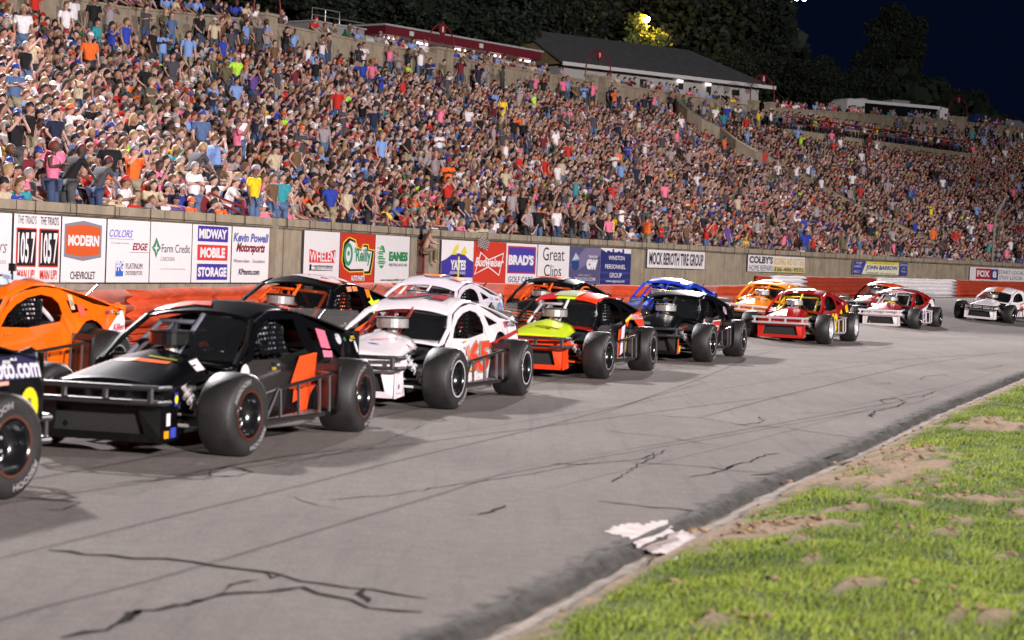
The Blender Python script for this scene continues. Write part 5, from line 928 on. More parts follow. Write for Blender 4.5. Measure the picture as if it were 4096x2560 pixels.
for k in range(0, 40):
    D = kd(k) + TR / 2 if k else kd(0) + .64
    s = .6 + rnd.random() * .4
    while s < SEND - 2:
        s += (.51 + .1 * max(0, min(1, (60 - s) / 35))) + rnd.gauss(0, .035)
        if k and D > back_d(s) - .25: continue
        b, n = base(s, D); c = proj((b[0], b[1], kz(k) + 1))
        if c[0] < -90 or c[0] > 4170 or c[1] < -60: continue
        if GA[0] - .9 < s < GA[1] + .9 and k < 3 or GB[0] - .2 < s < GB[1] + .2 and k < 2: continue
        if VIP[0] - .2 < s < VIP[1] + .2 and VIP[2] - .2 < D < VIP[2] + 3.6: continue
        rs = min(RADIAL, key=lambda q: abs(q[1] - D))
        if abs(s - float(np.interp(D, [q[1] for q in RADIAL][::-1], [q[0] for q in RADIAL][::-1]))) < .55 and RADIAL[-1][1] < D < RADIAL[0][1]: continue
        if not free(k, s): continue
        rowfrac = .87 if k else .62
        if D > back_d(s) - 1.4: rowfrac = .38
        if rnd.random() > rowfrac + .12: continue
        occ.setdefault(k, []).append(s); fl = ''
        if rnd.random() < (.045 if k else .35) or D > back_d(s) - 1.3 and rnd.random() < .5: fl += 'S'
        if rnd.random() < .34: fl += 'c' + rnd.choice(CPC)
        if rnd.random() < .06: fl += 'x'
        if k == 0 and 'S' not in fl: fl += 'F' if rnd.random() < .5 else ''
        p = attrs(rnd.choices(PK, PWt)[0], fl); p.update(s=s + rnd.gauss(0, .03), D=D + rnd.gauss(0, .05), k=k, px=c[0], front=(k == 0), note=False); PEOPLE.append(p)
# people leaning on top of the rear wall, and in the raised platform
for s in np.arange(20, SEND - 6, .42):
    if rnd.random() < .42 or any(gs[2 * i] - .3 < s < gs[2 * i + 1] + .3 for i in range(5)): continue
    p = attrs(rnd.choices(PK, PWt)[0], 'S' + ('c' + rnd.choice(CPC) if rnd.random() < .3 else '')); p.update(s=float(s), D=back_d(s) + .62, k=99, z=tier_z(back_d(s)) + .42, px=0, front=False, note=False, rear=True, lean=True); PEOPLE.append(p)
for row in (.55, 1.6, 2.6):
    for s in np.arange(VIP[0] + .5, VIP[1] - .4, .62):
        if rnd.random() < .3: continue
        p = attrs(rnd.choices(PK, PWt)[0], 'c' + rnd.choice(CPC) if rnd.random() < .3 else ''); p.update(s=float(s) + rnd.gauss(0, .06), D=VIP[2] + row, k=98, z=VZ(s) + .38 + (.3 if row > 2 else 0), px=0, front=False, note=False); PEOPLE.append(p)
for p in PEOPLE:
    b, n = base(p['s'], p['D']); z = p.get('z', kz(min(p['k'], 40)) if p['k'] < 90 else 0); p['loc'] = (b[0], b[1], z)
    face = math.atan2(n[1], n[0]) - math.pi / 2      # local -y faces down the stand
    p['rot'] = face + R(-18) + rnd.gauss(0, .32); 
    if 'G' in p['fl'] or ('m' in p['fl'] and not p['muff'] and p['st']): p['rot'] = face + R(70)
    if p['st']: p['kind'] = ('st', 3 if p.get('lean') else 1 if 'a' in p['fl'] else 2 if 'X' in p['fl'] else rnd.choice([0, 0, 1, 4, 5, 2]))
    else: p['kind'] = ('sit', 2 if 'X' in p['fl'] else rnd.choices([0, 1, 2, 3, 4, 5], [4, 2, 1.4, 3, 2, .7])[0])
    p['sc'] = rnd.uniform(.98, 1.12) * (1 + .2 * max(0, min(1, (60 - p['s']) / 35))) * (.76 if p['kid'] else 1)
    if p['c'] == 'y' and p['muff']: p['sc'] = 1.3; p['kind'] = ('st', 0)
    if p['kid'] and not p['st']: p['loc'] = (p['loc'][0], p['loc'][1], p['loc'][2] + .15)
    c = proj((b[0], b[1], z + 1)); p['size'] = 1 / c[2]; p['vis'] = -20 < c[0] < 4110 and c[1] > -10
    fd = 1.; p['shc'] = tuple(q_ * fd for q_ in CL[p['c']][0]); p['trc'] = rnd.choice([(.24, .29, .42), (.34, .42, .56), (.3, .3, .31), (.6, .55, .46), (.2, .2, .22)])
def unique(p):
    for tr in range(60):
        l = describe(p)
        if l not in USED: return l
        if p['note'] and tr < 6:
            if p['cap']: p['cap'] = rnd.choice(CPC); p['hd'] = CL[p['cap']][1] + ' cap'
            else: p['hair'] = rnd.randrange(5); p['hd'] = ('long ' if p['long'] else 'short ') + HRC[p['hair']][1] + ' hair'
        else:
            fl = ('S' if p['st'] else '') + ('F' if p['kid'] else ''); a = attrs(rnd.choice(PK), fl + ('c' + rnd.choice(CPC) if rnd.random() < .4 else '')); a['st'] = p['st']; p.update(c=a['c'], cap=a['cap'], hd=a['hd'], hair=a['hair'], long=a['long'], gar=a['gar'], muff=a['muff']); p['shc'] = CL[p['c']][0]
    return l
cand = sorted([p for p in PEOPLE if p['vis'] and p['k'] < 20], key=lambda p: -p['size'] * (1.25 if p['note'] else 1) * (1.3 if p['st'] else 1)); IND = cand[:290]; ids = set(map(id, IND))
c4 = lambda c: (*lin(c), 1)
def person(p, label):
    bm, sh, tk, tr, so = PMESH[p['kind']]; o = bpy.data.objects.new('person', bm); COL.objects.link(o); o.location = p['loc']; o.rotation_euler.z = p['rot']; o.scale = (p['sc'],) * 3; o.color = c4(SKN[p['skin']])
    tag(o, label, 'person', 'spectators in the grandstand')
    def ch(name, me, col, loc=(0, 0, 0)):
        q = bpy.data.objects.new(name, me); COL.objects.link(q); q.parent = o; q.location = loc; q.color = c4(col); return q
    ch(p['gar'] if p['gar'] == 'shirt' else 'vest_top', sh if p['gar'] == 'shirt' else tk, p['shc']); ch('trousers', tr, p['trc'])
    J = JJ[p['kind']]['hea']
    ch('hair', H_LONG if p['long'] else H_SHORT, HRC[p['hair']][0], J)
    if p['cap']: ch('cap', H_CAP, CL[p['cap']][0], J)
    if p['muff']: ch('ear_muffs', H_MUFF, (0, 0, 0), J)
    return o
for p in IND:
    l = unique(p); USED.add(l); person(p, l)
# the shirtless boy with a green cap on the ledge by the second gate
b, n = base((GB[0] * .55 + GB[1] * .45), -.05); p = attrs('s', 'cq'); p.update(s=0, kind=('sit', 3), loc=(b[0], b[1], 1.75), rot=math.atan2(n[1], n[0]) - math.pi / 2 + .7, sc=.92, shc=SKN[0], trc=(.5, .42, .34), gar='tank', skin=0)
person(p, 'shirtless boy in an olive cap crouched on top of the second red gate')
# ------------------------------------------------------------------ everyone else: one crowd object
def ring_tube(P, Rr, n, V, Fc, M, mi):
    o = len(V); P = [Vector(p) for p in P]; k = len(P)
    for i, p in enumerate(P):
        d = (P[min(i + 1, k - 1)] - P[max(i - 1, 0)]).normalized(); a = Vector((0, 0, 1)) if abs(d.z) < .9 else Vector((1, 0, 0)); u = d.cross(a).normalized(); w = u.cross(d); rx, ry = Rr[i] if isinstance(Rr[i], tuple) else (Rr[i], Rr[i])
        if abs(d.z) >= .9: u, w = Vector((1, 0, 0)), Vector((0, 1, 0))
        for j in range(n): t = 2 * math.pi * j / n; V.append(tuple(p + u * math.cos(t) * rx + w * math.sin(t) * ry))
    for i in range(k - 1):
        for j in range(n): Fc.append((o + i * n + j, o + i * n + (j + 1) % n, o + (i + 1) * n + (j + 1) % n, o + (i + 1) * n + j)); M.append(mi)
def low(kind, hair, cap, tank):
    J = JJ[kind]; V, Fc, M = [], [], []; L = lambda a, b, t: Vector(J[a]).lerp(Vector(J[b]), t)
    ring_tube([L('pel', 'spi', -.3), J['pel'], J['spi'], L('spi', 'che', .8), L('che', 'nec', .45), L('che', 'nec', .8)], [(.14, .1), (.16, .12), (.15, .115), (.175, .125), (.17, .1), (.06, .06)], 8, V, Fc, M, 1)
    ring_tube([L('che', 'nec', .75), L('nec', 'hea', .3)], [.052, .05], 6, V, Fc, M, 0)
    for s in 'LR':
        ring_tube([L('sho' + s, 'elb' + s, -.12), L('sho' + s, 'elb' + s, .35), L('sho' + s, 'elb' + s, .75)], [.06, .062, .055], 6, V, Fc, M, 0 if tank else 1); ring_tube([L('sho' + s, 'elb' + s, .7), J['elb' + s], J['wri' + s], Vector(J['wri' + s]) + (Vector(J['wri' + s]) - Vector(J['elb' + s])).normalized() * .13], [.042, .04, .028, .022], 5, V, Fc, M, 0)
        ring_tube([L('hip' + s, 'kne' + s, -.1), J['kne' + s], L('kne' + s, 'ank' + s, 1)], [.1, .075, .05], 5, V, Fc, M, 2)
    c = J['hea']; nu, nv = 8, 6
    def sph(r0, z0, fn, th0, th1, mi, nv=nv):
        o = len(V)
        for i in range(nv + 1):
            th = th0 + (th1 - th0) * i / nv
            for j in range(nu): a = 2 * math.pi * j / nu; x, y, z = fn(th, a); V.append((c[0] + x * r0, c[1] + y * r0, c[2] + z * r0 + z0))
        for i in range(nv):
            for j in range(nu): Fc.append((o + i * nu + j, o + i * nu + (j + 1) % nu, o + (i + 1) * nu + (j + 1) % nu, o + (i + 1) * nu + j)); M.append(mi)
    sph(1, 0, lambda t, a: (math.sin(t) * math.cos(a) * .083 * (1 - .25 * max(0, -math.cos(t))), math.sin(t) * math.sin(a) * .103, math.cos(t) * .127), 0, math.pi, 0)
    f = hair_fn('long' if hair else 'short'); sph(1, 0, lambda t, a: f(t, a), 0, 1, 3, 4)
    if cap:
        sph(1, 0, lambda t, a: cap_fn(t, a), 0, 1, 4, 3); o = len(V); V += [(c[0] + x, c[1] + y, c[2] + z) for x, y, z in ((-.07, -.07, .035), (.07, -.07, .035), (.05, -.17, .02), (-.05, -.17, .02))]; Fc.append((o, o + 1, o + 2, o + 3)); M.append(4)
    tri = []
    return np.array(V), Fc, M
LOW = {}
VV, LV, LS, CC_ = [], [], [], []; off = 0
for p in PEOPLE:
    if id(p) in ids: continue
    key = (p['kind'], p['long'], bool(p['cap']), p['gar'] == 'tank')
    if key not in LOW:
        v, f, m_ = low(*key); LOW[key] = (v, np.array(f, np.int32), np.array(m_))
    v, f, m_ = LOW[key]; a = p['rot']; s = p['sc'] * 1.04; ca, sa = math.cos(a) * s, math.sin(a) * s; x, y, z = p['loc']
    VV.append(np.c_[v[:, 0] * ca - v[:, 1] * sa + x, v[:, 0] * sa + v[:, 1] * ca + y, v[:, 2] * s + z]); LV.append(f + off); off += len(v)
    j = rnd.uniform(.85, 1.1); pal = np.array([lin(SKN[p['skin']]), tuple(c * j for c in lin(p['shc'])), lin(p['trc']), lin(HRC[p['hair']][0]), lin(CL[p['cap'] or 'k'][0])]); CC_.append(pal[m_])
V = np.concatenate(VV).astype(np.float32); Q = np.concatenate(LV); C_ = np.concatenate(CC_); print('crowd', len(VV), len(V), len(IND))
me = bpy.data.meshes.new('crowd'); me.vertices.add(len(V)); me.loops.add(4 * len(Q)); me.polygons.add(len(Q)); me.vertices.foreach_set('co', V.reshape(-1)); me.loops.foreach_set('vertex_index', Q.reshape(-1)); me.polygons.foreach_set('loop_start', np.arange(0, 4 * len(Q), 4, dtype=np.int32)); me.polygons.foreach_set('use_smooth', np.ones(len(Q), bool))
A = me.attributes.new('Col', 'FLOAT_COLOR', 'FACE'); A.data.foreach_set('color', np.c_[C_, np.ones(len(C_))].astype(np.float32).reshape(-1)); me.update()
m = bpy.data.materials.new('crowd_cloth'); m.use_nodes = True; t = m.node_tree; p_ = t.nodes['Principled BSDF']; q = t.nodes.new('ShaderNodeAttribute'); q.attribute_name = 'Col'; t.links.new(q.outputs['Color'], p_.inputs['Base Color']); p_.inputs['Roughness'].default_value = .85; me.materials.append(m)
tag(link('crowd', me), 'dense crowd filling the farther and upper rows of the stand', 'crowd', kind='stuff')
# ================================================================== RACE CARS
def hw(z, x=0):   # half width of the body at height z
    return .68 - .155 * max(0, min(1, (z - .74) / .40)) - .03 * max(0, min(1, (.5 - z) / .4))
BX = [False]
def roof_z(x, y):
    c = 1.225 - (.095 if BX[0] else .155) * max(0, (x + .38) / .58) ** 1.7 - .05 * max(0, (-.55 - x) / .4) ** 2; return c - .075 * (abs(y) / .53) ** 2.2
SIDE = [(.80, .16), (.84, .60), (.80, .70), (.62, .785), (.38, .92), (.17, 1.035), (-.12, 1.10), (-.50, 1.135), (-.82, 1.115), (-1.1, 1.05), (-1.5, .955), (-1.85, .915), (-2.12, .965), (-2.19, .93), (-2.16, .62), (-2.10, .42), (-1.80, .40)] + [(-1.36 + .43 * math.cos(a), .36 + .43 * math.sin(a)) for a in [R(172 - 16 * i) for i in range(11)]] + [(-.92, .16)]
WINDOW = [(.55, .755), (.36, .875), (.14, .965), (-.12, 1.03), (-.42, 1.06), (-.64, 1.03), (-.76, .96), (-.78, .86), (-.70, .785), (.0, .735)]
WINSQ = [(.54, .745), (.20, .95), (-.05, 1.03), (-.68, 1.07), (-.72, .80), (.0, .735)]
QWIN = [(-.92, 1.0), (-.98, .86), (-1.38, .89)]
def side_pt(x, z, s, off=0): return (x, s * (hw(z) + off), z)
M_NET = mat('window_net', (.006, .006, .007), 1.); M_NET.node_tree.nodes['Principled BSDF'].inputs['Specular IOR Level'].default_value = 0
def extr(mb, V, Fc, fn, thick, mi=0):
    a = [fn(x, z, 0) for x, z in V]; b = [fn(x, z, -thick) for x, z in V]; n = len(V); ed = {}
    for f in Fc:
        for i in range(len(f)):
            k = (f[i], f[(i + 1) % len(f)]); ed[k] = 1
    rim = [k for k in ed if (k[1], k[0]) not in ed]
    mb.add(a + b, list(Fc) + [tuple(i + n for i in f[::-1]) for f in Fc] + [(k[1], k[0], k[0] + n, k[1] + n) for k in rim], mi)
def decal(par, name, items, fn, lift=.004):
    """items: ('t',text,u0,u1,v0,v1,col,bold,shear) or ('p',pts,col) or ('e',cu,cv,ru,rv,col); fn(u,v,off)->xyz"""
    ms = []
    for n, it in enumerate(items):
        mb = MB(); ms = []; off = lift + .0022 * n; c = it[6] if it[0] == 't' else it[-1]; m_ = mat('decal_vinyl', lin(c), .4, coat=.3)
        if m_ not in ms: ms.append(m_)
        i = ms.index(m_)
        if it[0] == 't':
            bo, sh = (tuple(it[7:]) + (0, 0))[:2]; V, Fc, _ = text_mesh(it[1], bo, sh); mb.add([fn(it[2] + (it[3] - it[2]) * a, it[4] + (it[5] - it[4]) * b, off) for a, b in V], Fc, i)
        elif it[0] == 'p':
            V, Fc = cdt([tuple(q) for q in it[1]], (), .14); mb.add([fn(a, b, off) for a, b in V], Fc, i)
        else:
            mb.add([fn(it[1] + it[3] * math.cos(k * .3927), it[2] + it[4] * math.sin(k * .3927), off) for k in range(16)], [tuple(range(16))], i)
        o = mb.build(name, ms, par)
    return o
def lside(u, v, off): return (-u, hw(v) + off, v)       # u runs from front to rear, as read from the left side
def roofm(u, v, off): return (u, v, roof_z(u, v) + off + .015)
def hood_z(x, y): 
    t = (x - .62) / 1.42; return .79 - .20 * max(0, t) ** 1.3 - .05 * (abs(y) / .5) ** 2
def hsurf(x, y, hwid=.46):
    u = (x - .96) / 1.06; w = y / (hwid + (.54 - hwid) * max(0, u) ** 1.5); return hood_z(x, y) - (.10 * max(0, abs(w) - .8) / .2 * (1 - u * .5)) + .012 + .045 * math.exp(-(w / .45) ** 2) * (1 - u)
def hoodm(u, v, off): return (u, v, hsurf(u, v) + off + .013)
def make_car(label, x, y, yaw, z, roll, c):
    g = c.get; body = paint(c['body']); roofc = [paint(q) for q in g('roof', [c['body']])]; hood = paint(g('hood', c['body'])); nose = paint(g('nose', c['body'])); cage = paint(g('cage', (.5, .5, .5))); bump = M_TUBE if g('bumper', 'k') == 'k' else M_CHROME if c['bumper'] == 'c' else paint((.85, .8, .82))
    BX[0] = bool(g('box'))
    deck = paint(g('deck', c['body'])); near = g('near', False); N = 40 if near else 26
    t = empty('race_car', (x, y, z), (roll, 0, yaw), label, 'race car', 'modified race cars running in two files')
    # tub and chassis
    mb = MB(); mb.box(-2.0, .72, -.60, .60, .14, .20); mb.box(.6, 1.95, -.33, .33, .14, .17); mb.build('floor_pan', M_DARK, t)
    mb = MB(); mb.box(-2.05, -.95, -.6, .6, .2, .74); mb.build('rear_tub', M_DARK, t)
    mb = MB(); mb.box(.70, .74, -.62, .62, .2, .70); mb.build('firewall', M_DARK, t)
    mb = MB()
    for s in (1, -1):
        mb.tube([(.7, .34 * s, .24), (1.95, .34 * s, .24)], .028, 6); mb.tube([(.7, .40 * s, .60), (1.4, .37 * s, .56), (2.0, .42 * s, .48)], .024, 6); mb.tube([(1.36, .34 * s, .24), (1.36, .37 * s, .56)], .024, 6); mb.tube([(1.9, .34 * s, .24), (1.95, .41 * s, .49)], .024, 6)
    mb.build('front_frame', paint(g('frame', (.08, .08, .08))), t)
    mb = MB(); mb.box(.80, 1.30, -.20, .20, .26, .56); mb.box(.84, 1.26, -.30, -.21, .44, .62); mb.box(.84, 1.26, .21, .30, .44, .62); mb.build('engine', M_GREY, t, bevel=.02)
    for s in (1, -1):
        mb = MB()
        for k in range(4): mb.tube([(.88 + .11 * k, .30 * s, .46), (.86 + .09 * k, .42 * s, .40), (.76, .46 * s, .28)], .022, 6)
        mb.build('header', M_STEEL, t)
    mb = MB(); mb.box(1.72, 1.80, -.36, .36, .2, .56); mb.build('radiator', mat('radiator_core', (.05, .05, .05), .6, .4), t)
    # side panels
    win = WINSQ if g('sqwin') else WINDOW; up = lambda P_: [(a_, b_ + .05 * max(0, min(1, (b_ - .8) / .15)) * max(0, min(1, (a_ + .5) / .4))) for a_, b_ in P_] if BX[0] else P_; win = up(win); V, Fc = cdt(up(SIDE), [win, QWIN] if not g('noq') else [win])
    V2, F2 = V, Fc
    for s, nm in ((1, 'left'), (-1, 'right')):
        mb = MB(); extr(mb, V2, F2, lambda a, b, o, s=s: side_pt(a, b, s, o), .012); low_ = g('skirt')
        o = mb.build('side_panel', body, t); fixn(o.data)
        if s == 1: LP = o
        else: RPn = o
    # roof
    rc = roofc; rf = lambda u, v: (.20 - 1.06 * u, (-.52 + 1.04 * v) * (1 - .02 * u), 0)
    mb = MB(); mb.grid(lambda u, v: (lambda p: (p[0], p[1], roof_z(p[0], p[1])))(rf(u, v)), 14, 14, 0, (lambda u, v: min(len(rc) - 1, int(v * len(rc)))) if len(rc) > 1 else None)
    RF = mb.build('roof', rc, t, smooth=True, solid=.014)
    # rear deck / back window frame
    mb = MB(); mb.grid(lambda u, v: (-.84 - 1.30 * u, (-1 + 2 * v) * (.51 + .15 * u), (1.165 - .25 * u + .02 * math.sin(u * 3.1)) - .03 * (2 * v - 1) ** 2), 8, 6, 0); mb.build('rear_deck', deck, t, smooth=True, solid=.012)
    mb = MB(); mb.box(-2.185, -2.165, -.655, .655, .46, .93); mb.build('tail_panel', paint(g('tail', (.03, .03, .03))), t)
    if g('spoiler', True):
        m_ = mat('clear_plastic', (.3, .28, .28), .2, alpha=.14); mb = MB(); mb.box(-2.17, -2.15, -.64, .64, .955, 1.13); sp = mb.build('spoiler', m_, t); mb = MB(); mb.tube([(-1.75, .3, .93), (-2.15, .3, 1.12)], .012, 5); mb.build('strut', M_BLACK, sp)
    # pillars, visor posts
    for s in (1, -1):
        mb = MB(); mb.tube([(.80, .62 * s, .70), (.5, .60 * s, .86 + .02 * BX[0]), (.18, .505 * s, 1.02 + .05 * BX[0])], .028, 6); mb.build('pillar', paint(g('post', c['body'])), t)
    mb = MB(); mb.tube([(.74, .04, .74), (.16, .04, 1.07 + .05 * BX[0])], .022, 6); mb.build('centre_post', paint(g('centre', g('cage', (.4, .4, .4)))), t)
    # cowl
    mb = MB(); mb.grid(lambda u, v: (.60 + .26 * u, (-1 + 2 * v) * (.645 - .04 * u), .755 - .05 * u - .04 * (2 * v - 1) ** 2), 3, 10); mb.build('cowl', hood if not g('cowl') else paint(c['cowl']), t, smooth=True, solid=.01)
    # hood and nose
    hwid = g('hoodw', .38); hend = .54 if hwid > .42 else .50
    def hd(u, v):
        xx = .96 + 1.06 * u; yy = (-1 + 2 * v) * (hwid + (hend - hwid) * u ** 1.5); zz = hood_z(xx, yy) - (.10 * max(0, abs(2 * v - 1) - .8) / .2 * (1 - u * .5)) + .012 + (.045 * math.exp(-((2 * v - 1) / .45) ** 2) * (1 - u)); return (xx, yy, zz)
    mb = MB(); mb.grid(hd, 10, 12); HD = mb.build('hood', hood, t, smooth=True, solid=.01)
    NW = .56 if hwid > .42 else .52; V, Fc = cdt([(-NW, .13), (NW, .13), (NW, .57), (.4, .605), (-.4, .605), (-NW, .57)], [[(-.40, .20), (-.36, .40), (.36, .40), (.40, .20)]])
    nf = lambda a, b, o: (2.03 + .06 * (1 - abs(b - .4) * 2.5) - .05 * (a / NW) ** 2 + o, a, b)
    mb = MB(); extr(mb, V, Fc, nf, .012); NO = mb.build('nose', nose, t); fixn(NO.data)
    for s in (1, -1):
        V, Fc = cdt([(2.04, .13), (1.72, .15), (1.80, .40), (1.66, .50), (1.72, .57), (2.04, .565)]); mb = MB(); extr(mb, V, Fc, lambda a, b, o, s=s: (a, s * (NW + o), b), .01); o = mb.build('nose_side', nose, t); fixn(o.data)
        if s == 1: NS = o
    mb = MB(); mb.box(1.93, 1.95, -.5, .5, .14, .5); mb.build('grille_mesh', mat('grille_mesh', (.018, .018, .018), .5, var=.5, vscale=60), t)
    # bumper
    mb = MB()
    for zz in (.47, .585): mb.tube([(1.85, -.5, zz - .03), (2.1, -.64, zz), (2.22, -.60, zz), (2.26, -.4, zz), (2.26, .4, zz), (2.22, .60, zz), (2.1, .64, zz), (1.85, .5, zz - .03)], .023, 8)
    for yy in (-.55, -.2, .16, .55): mb.tube([(2.25, yy, .47), (2.25, yy, .585)], .026, 6)
    mb.build('front_bumper', bump, t)
    mb = MB()
    for zz in (.30, .46): mb.tube([(-2.0, -.55, zz), (-2.32, -.62, zz), (-2.40, -.5, zz), (-2.40, .5, zz), (-2.32, .62, zz), (-2.0, .55, zz)], .024, 8)
    for yy in (-.45, .0, .45, .60): mb.tube([(-2.38 if abs(yy) < .5 else -2.3, yy, .30), (-2.38 if abs(yy) < .5 else -2.3, yy, .46)], .02, 6)
    mb.build('rear_bumper', bump if g('bumper', 'k') != 'w' else M_CHROME, t)
    nb = M_TUBE if g('nerf', 'k') == 'k' else M_CHROME if c['nerf'] == 'c' else paint((.85, .82, .83))
    for s in (1, -1):
        mb = MB(); mb.tube([(.86, .60 * s, .24), (.72, .88 * s, .24), (-.62, .90 * s, .22), (-.86, .70 * s, .22)], .022, 6); mb.tube([(.62, .66 * s, .40), (.40, .86 * s, .50), (-.80, .90 * s, .58), (-.95, .70 * s, .58)], .018, 6)
        for xx in (.38, -.05, -.55, -.8): mb.tube([(xx, .885 * s, .23), (xx, .875 * s, .50 + (.4 - xx) * .066)], .015, 6)
        mb.tube([(.72, .88 * s, .24), (.40, .86 * s, .50)], .018, 6); mb.build('nerf_bar', nb, t)
    mb = MB(); mb.tube([(1.9, -.52, .56), (1.2, -.86, .56), (.95, -.80, .56), (.8, -.62, .52)], .02, 6); mb.build('wheel_guard', M_BLACK if g('bumper', 'k') == 'k' else M_CHROME, t)
    # roll cage
    CG = [[(.66, .52, .3), (.62, .53, .75), (.12, .47, 1.02), (-.62, .47, 1.09), (-.72, .5, .3)], [(.66, -.52, .3), (.62, -.53, .75), (.12, -.47, 1.02), (-.62, -.47, 1.09), (-.72, -.5, .3)], [(.12, -.47, 1.03), (.12, .47, 1.03)], [(-.62, -.47, 1.09), (-.62, .47, 1.09)], [(-.66, -.5, .72), (-.66, .5, .72)], [(.64, -.52, .72), (.64, .52, .72)],
          [(-.62, .3, 1.08), (-1.7, .45, .4)], [(-.62, -.3, 1.08), (-1.7, -.45, .4)], [(-.66, .35, .3), (-.62, -.35, 1.05)], [(-.54, .52, .30), (-.48, .50, 1.04)], [(-.36, .54, .5), (-.36, .53, 1.04)], [(.5, .56, .5), (-.6, .56, .5)], [(.1, -.30, 1.03), (.66, -.05, .7)], [(.1, -.30, 1.03), (.66, -.45, .7)]]
    mb = MB()
    for q in CG: mb.tube([(a_, b_ * .86, c_) for a_, b_, c_ in q], .024, 8)
    mb.build('roll_cage', cage, t, smooth=True)
    mb = MB(); mb.box(-.60, -.54, .06, .50, .25, 1.02); mb.box(-.55, -.1, .06, .50, .2, .36); mb.box(-.5, -.25, .42, .50, .3, .8); mb.build('seat', M_BLACK, t, bevel=.03)
    mb = MB(); mb.lathe([(-.012, .14), (0, .16), (.012, .14), (-.012, .14)], 18, 'x', (.18, .28, .72)); mb.build('steering_wheel', M_BLACK, t)
    mb = MB(); mb.box(.30, .60, -.45, .52, .58, .72); mb.build('dash', M_DARK, t, bevel=.03)
    # window net
    mb = MB()
    for k in range(6): zz = .79 + .045 * k; mb.add([side_pt(.28 - .03 * k, zz, 1, -.02), side_pt(-.34, zz, 1, -.02), side_pt(-.34, zz + .026, 1, -.02), side_pt(.28 - .03 * k, zz + .026, 1, -.02)], [(0, 1, 2, 3)])
    for k in range(9): xx = .26 - .075 * k; mb.add([side_pt(xx, .78, 1, -.024), side_pt(xx - .022, .78, 1, -.024), side_pt(xx - .022, min(1.03, 1.08 - xx * .45), 1, -.024), side_pt(xx, min(1.03, 1.08 - xx * .45), 1, -.024)], [(0, 1, 2, 3)])
    mb.build('window_net', M_NET, t, solid=.004)
    # windscreen: driver's half
    gl = mat('dark_screen', (.012, .013, .014), .12, alpha=g('screen', .55)); mb = MB(); mb.add([(.74, .05, .74), (.74, .58, .74), (.17, .475, 1.02 + .05 * BX[0]), (.17, .05, 1.06 + .05 * BX[0])], [(0, 1, 2, 3)]); mb.build('windscreen', gl, t, solid=.006)
    # air cleaner, carburettor
    ax = g('air', (.74, .0)); mb = MB(); mb.tube([(ax[0], ax[1], .74), (ax[0], ax[1], .86)], .06, 10); mb.build('carburettor', M_STEEL, t)
    mb = MB(); mb.lathe([(.855, 0), (.855, .185), (.965, .185), (.965, 0)], 28, 'z', (ax[0], ax[1], 0)); AC = mb.build('air_cleaner', M_STEEL if not g('airk') else M_BLACK, t, bevel=.006)
    mb = MB(); mb.lathe([(.966, 0), (.966, .20), (.978, .20), (.985, .05), (.985, 0)], 28, 'z', (ax[0], ax[1], 0)); mb.build('cover', M_BLACK, AC)
    # suspension: shocks, arms
    for s in (1, -1):
        mb = MB(); mb.tube([(1.42, .66 * s, .24), (1.38, .40 * s, .58)], .022, 8)
        P_ = [Vector((1.42, .64 * s, .27)).lerp(Vector((1.385, .42 * s, .55)), k / 42) + Vector((.042 * math.cos(k * .95), .03 * math.sin(k * .95) * s, .03 * math.sin(k * .95))) for k in range(43)]; mb.tube(P_, .009, 5); mb.build('shock', paint(g('shock', (.75, .7, .7))), t, smooth=True)
        mb = MB()
        for zz, xx in ((.22, 1.5), (.22, 1.2), (.46, 1.46), (.46, 1.26)): mb.tube([(xx, .34 * s, zz + .02), (1.36, .70 * s, zz)], .015, 6)
        mb.tube([(1.2, .3 * s, .3), (1.2, .7 * s, .3)], .012, 6); mb.lathe([(.0, .13), (.03 * s, .13)], 16, 'y', (1.36, .66 * s, .345)); mb.build('suspension_arms', M_STEEL if not g('armc') else paint(c['armc']), t)
    mb = MB(); mb.tube([(-1.36, -.75, .35), (-1.36, .75, .35)], .06, 10); mb.build('rear_axle', M_DARK, t)
    for s in (1, -1):
        mb = MB(); mb.box(-.97, -.95, min(.66 * s, .93 * s), max(.66 * s, .93 * s), .24, .66); mb.box(-.96, -.90, min(.92 * s, .935 * s), max(.92 * s, .935 * s), .22, .64); mb.build('side_board', M_BLACK, t)
    mb = MB(); mb.tube([(.72, .60, .20), (.3, .74, .19), (-.25, .78, .19), (-.7, .74, .19)], [.045, .045, .06, .06], 10); mb.build('exhaust_pipe', M_STEEL, t, smooth=True)
    # wheels
    rimc = paint(g('rim', (.06, .06, .06)), .25)
    for (wx, wy, wr, ww) in ((1.36, .865, .345, .155), (1.36, -.865, .345, .155), (-1.36, .845, .352, .18), (-1.36, -.845, .352, .18)):
        s = 1 if wy > 0 else -1; w = empty('wheel', (wx, wy, wr)); w.parent = t
        if wx > 0: w.rotation_euler.z = g('steer', 0)
        pr = [(-ww, .20), (-ww, .235), (-ww - .012, .285), (-ww, wr - .028), (-ww + .025, wr - .006), (0, wr), (ww - .025, wr - .006), (ww, wr - .028), (ww + .012, .285), (ww, .235), (ww, .20)]
        mb = MB(); mb.lathe(pr, N, 'y'); mb.build('tyre', M_RUB, w, smooth=True)
        mb = MB(); a = ww * s; mb.lathe([(a * 1.0, .206), (a * 1.03, .205), (a * 1.02, .188), (a * .75, .182), (a * .2, .17), (a * .1, .12), (a * .14, .06), (a * .3, .055), (a * .32, 0)], N, 'y'); mb.build('rim', M_BLACK if not g('rimchrome') else M_CHROME, w, smooth=True)
        mb = MB(); mb.lathe([(a * 1.035, .190), (a * 1.05, .2), (a * 1.035, .208)], N, 'y'); mb.build('rim_edge', rimc, w, smooth=True)
        mb = MB()
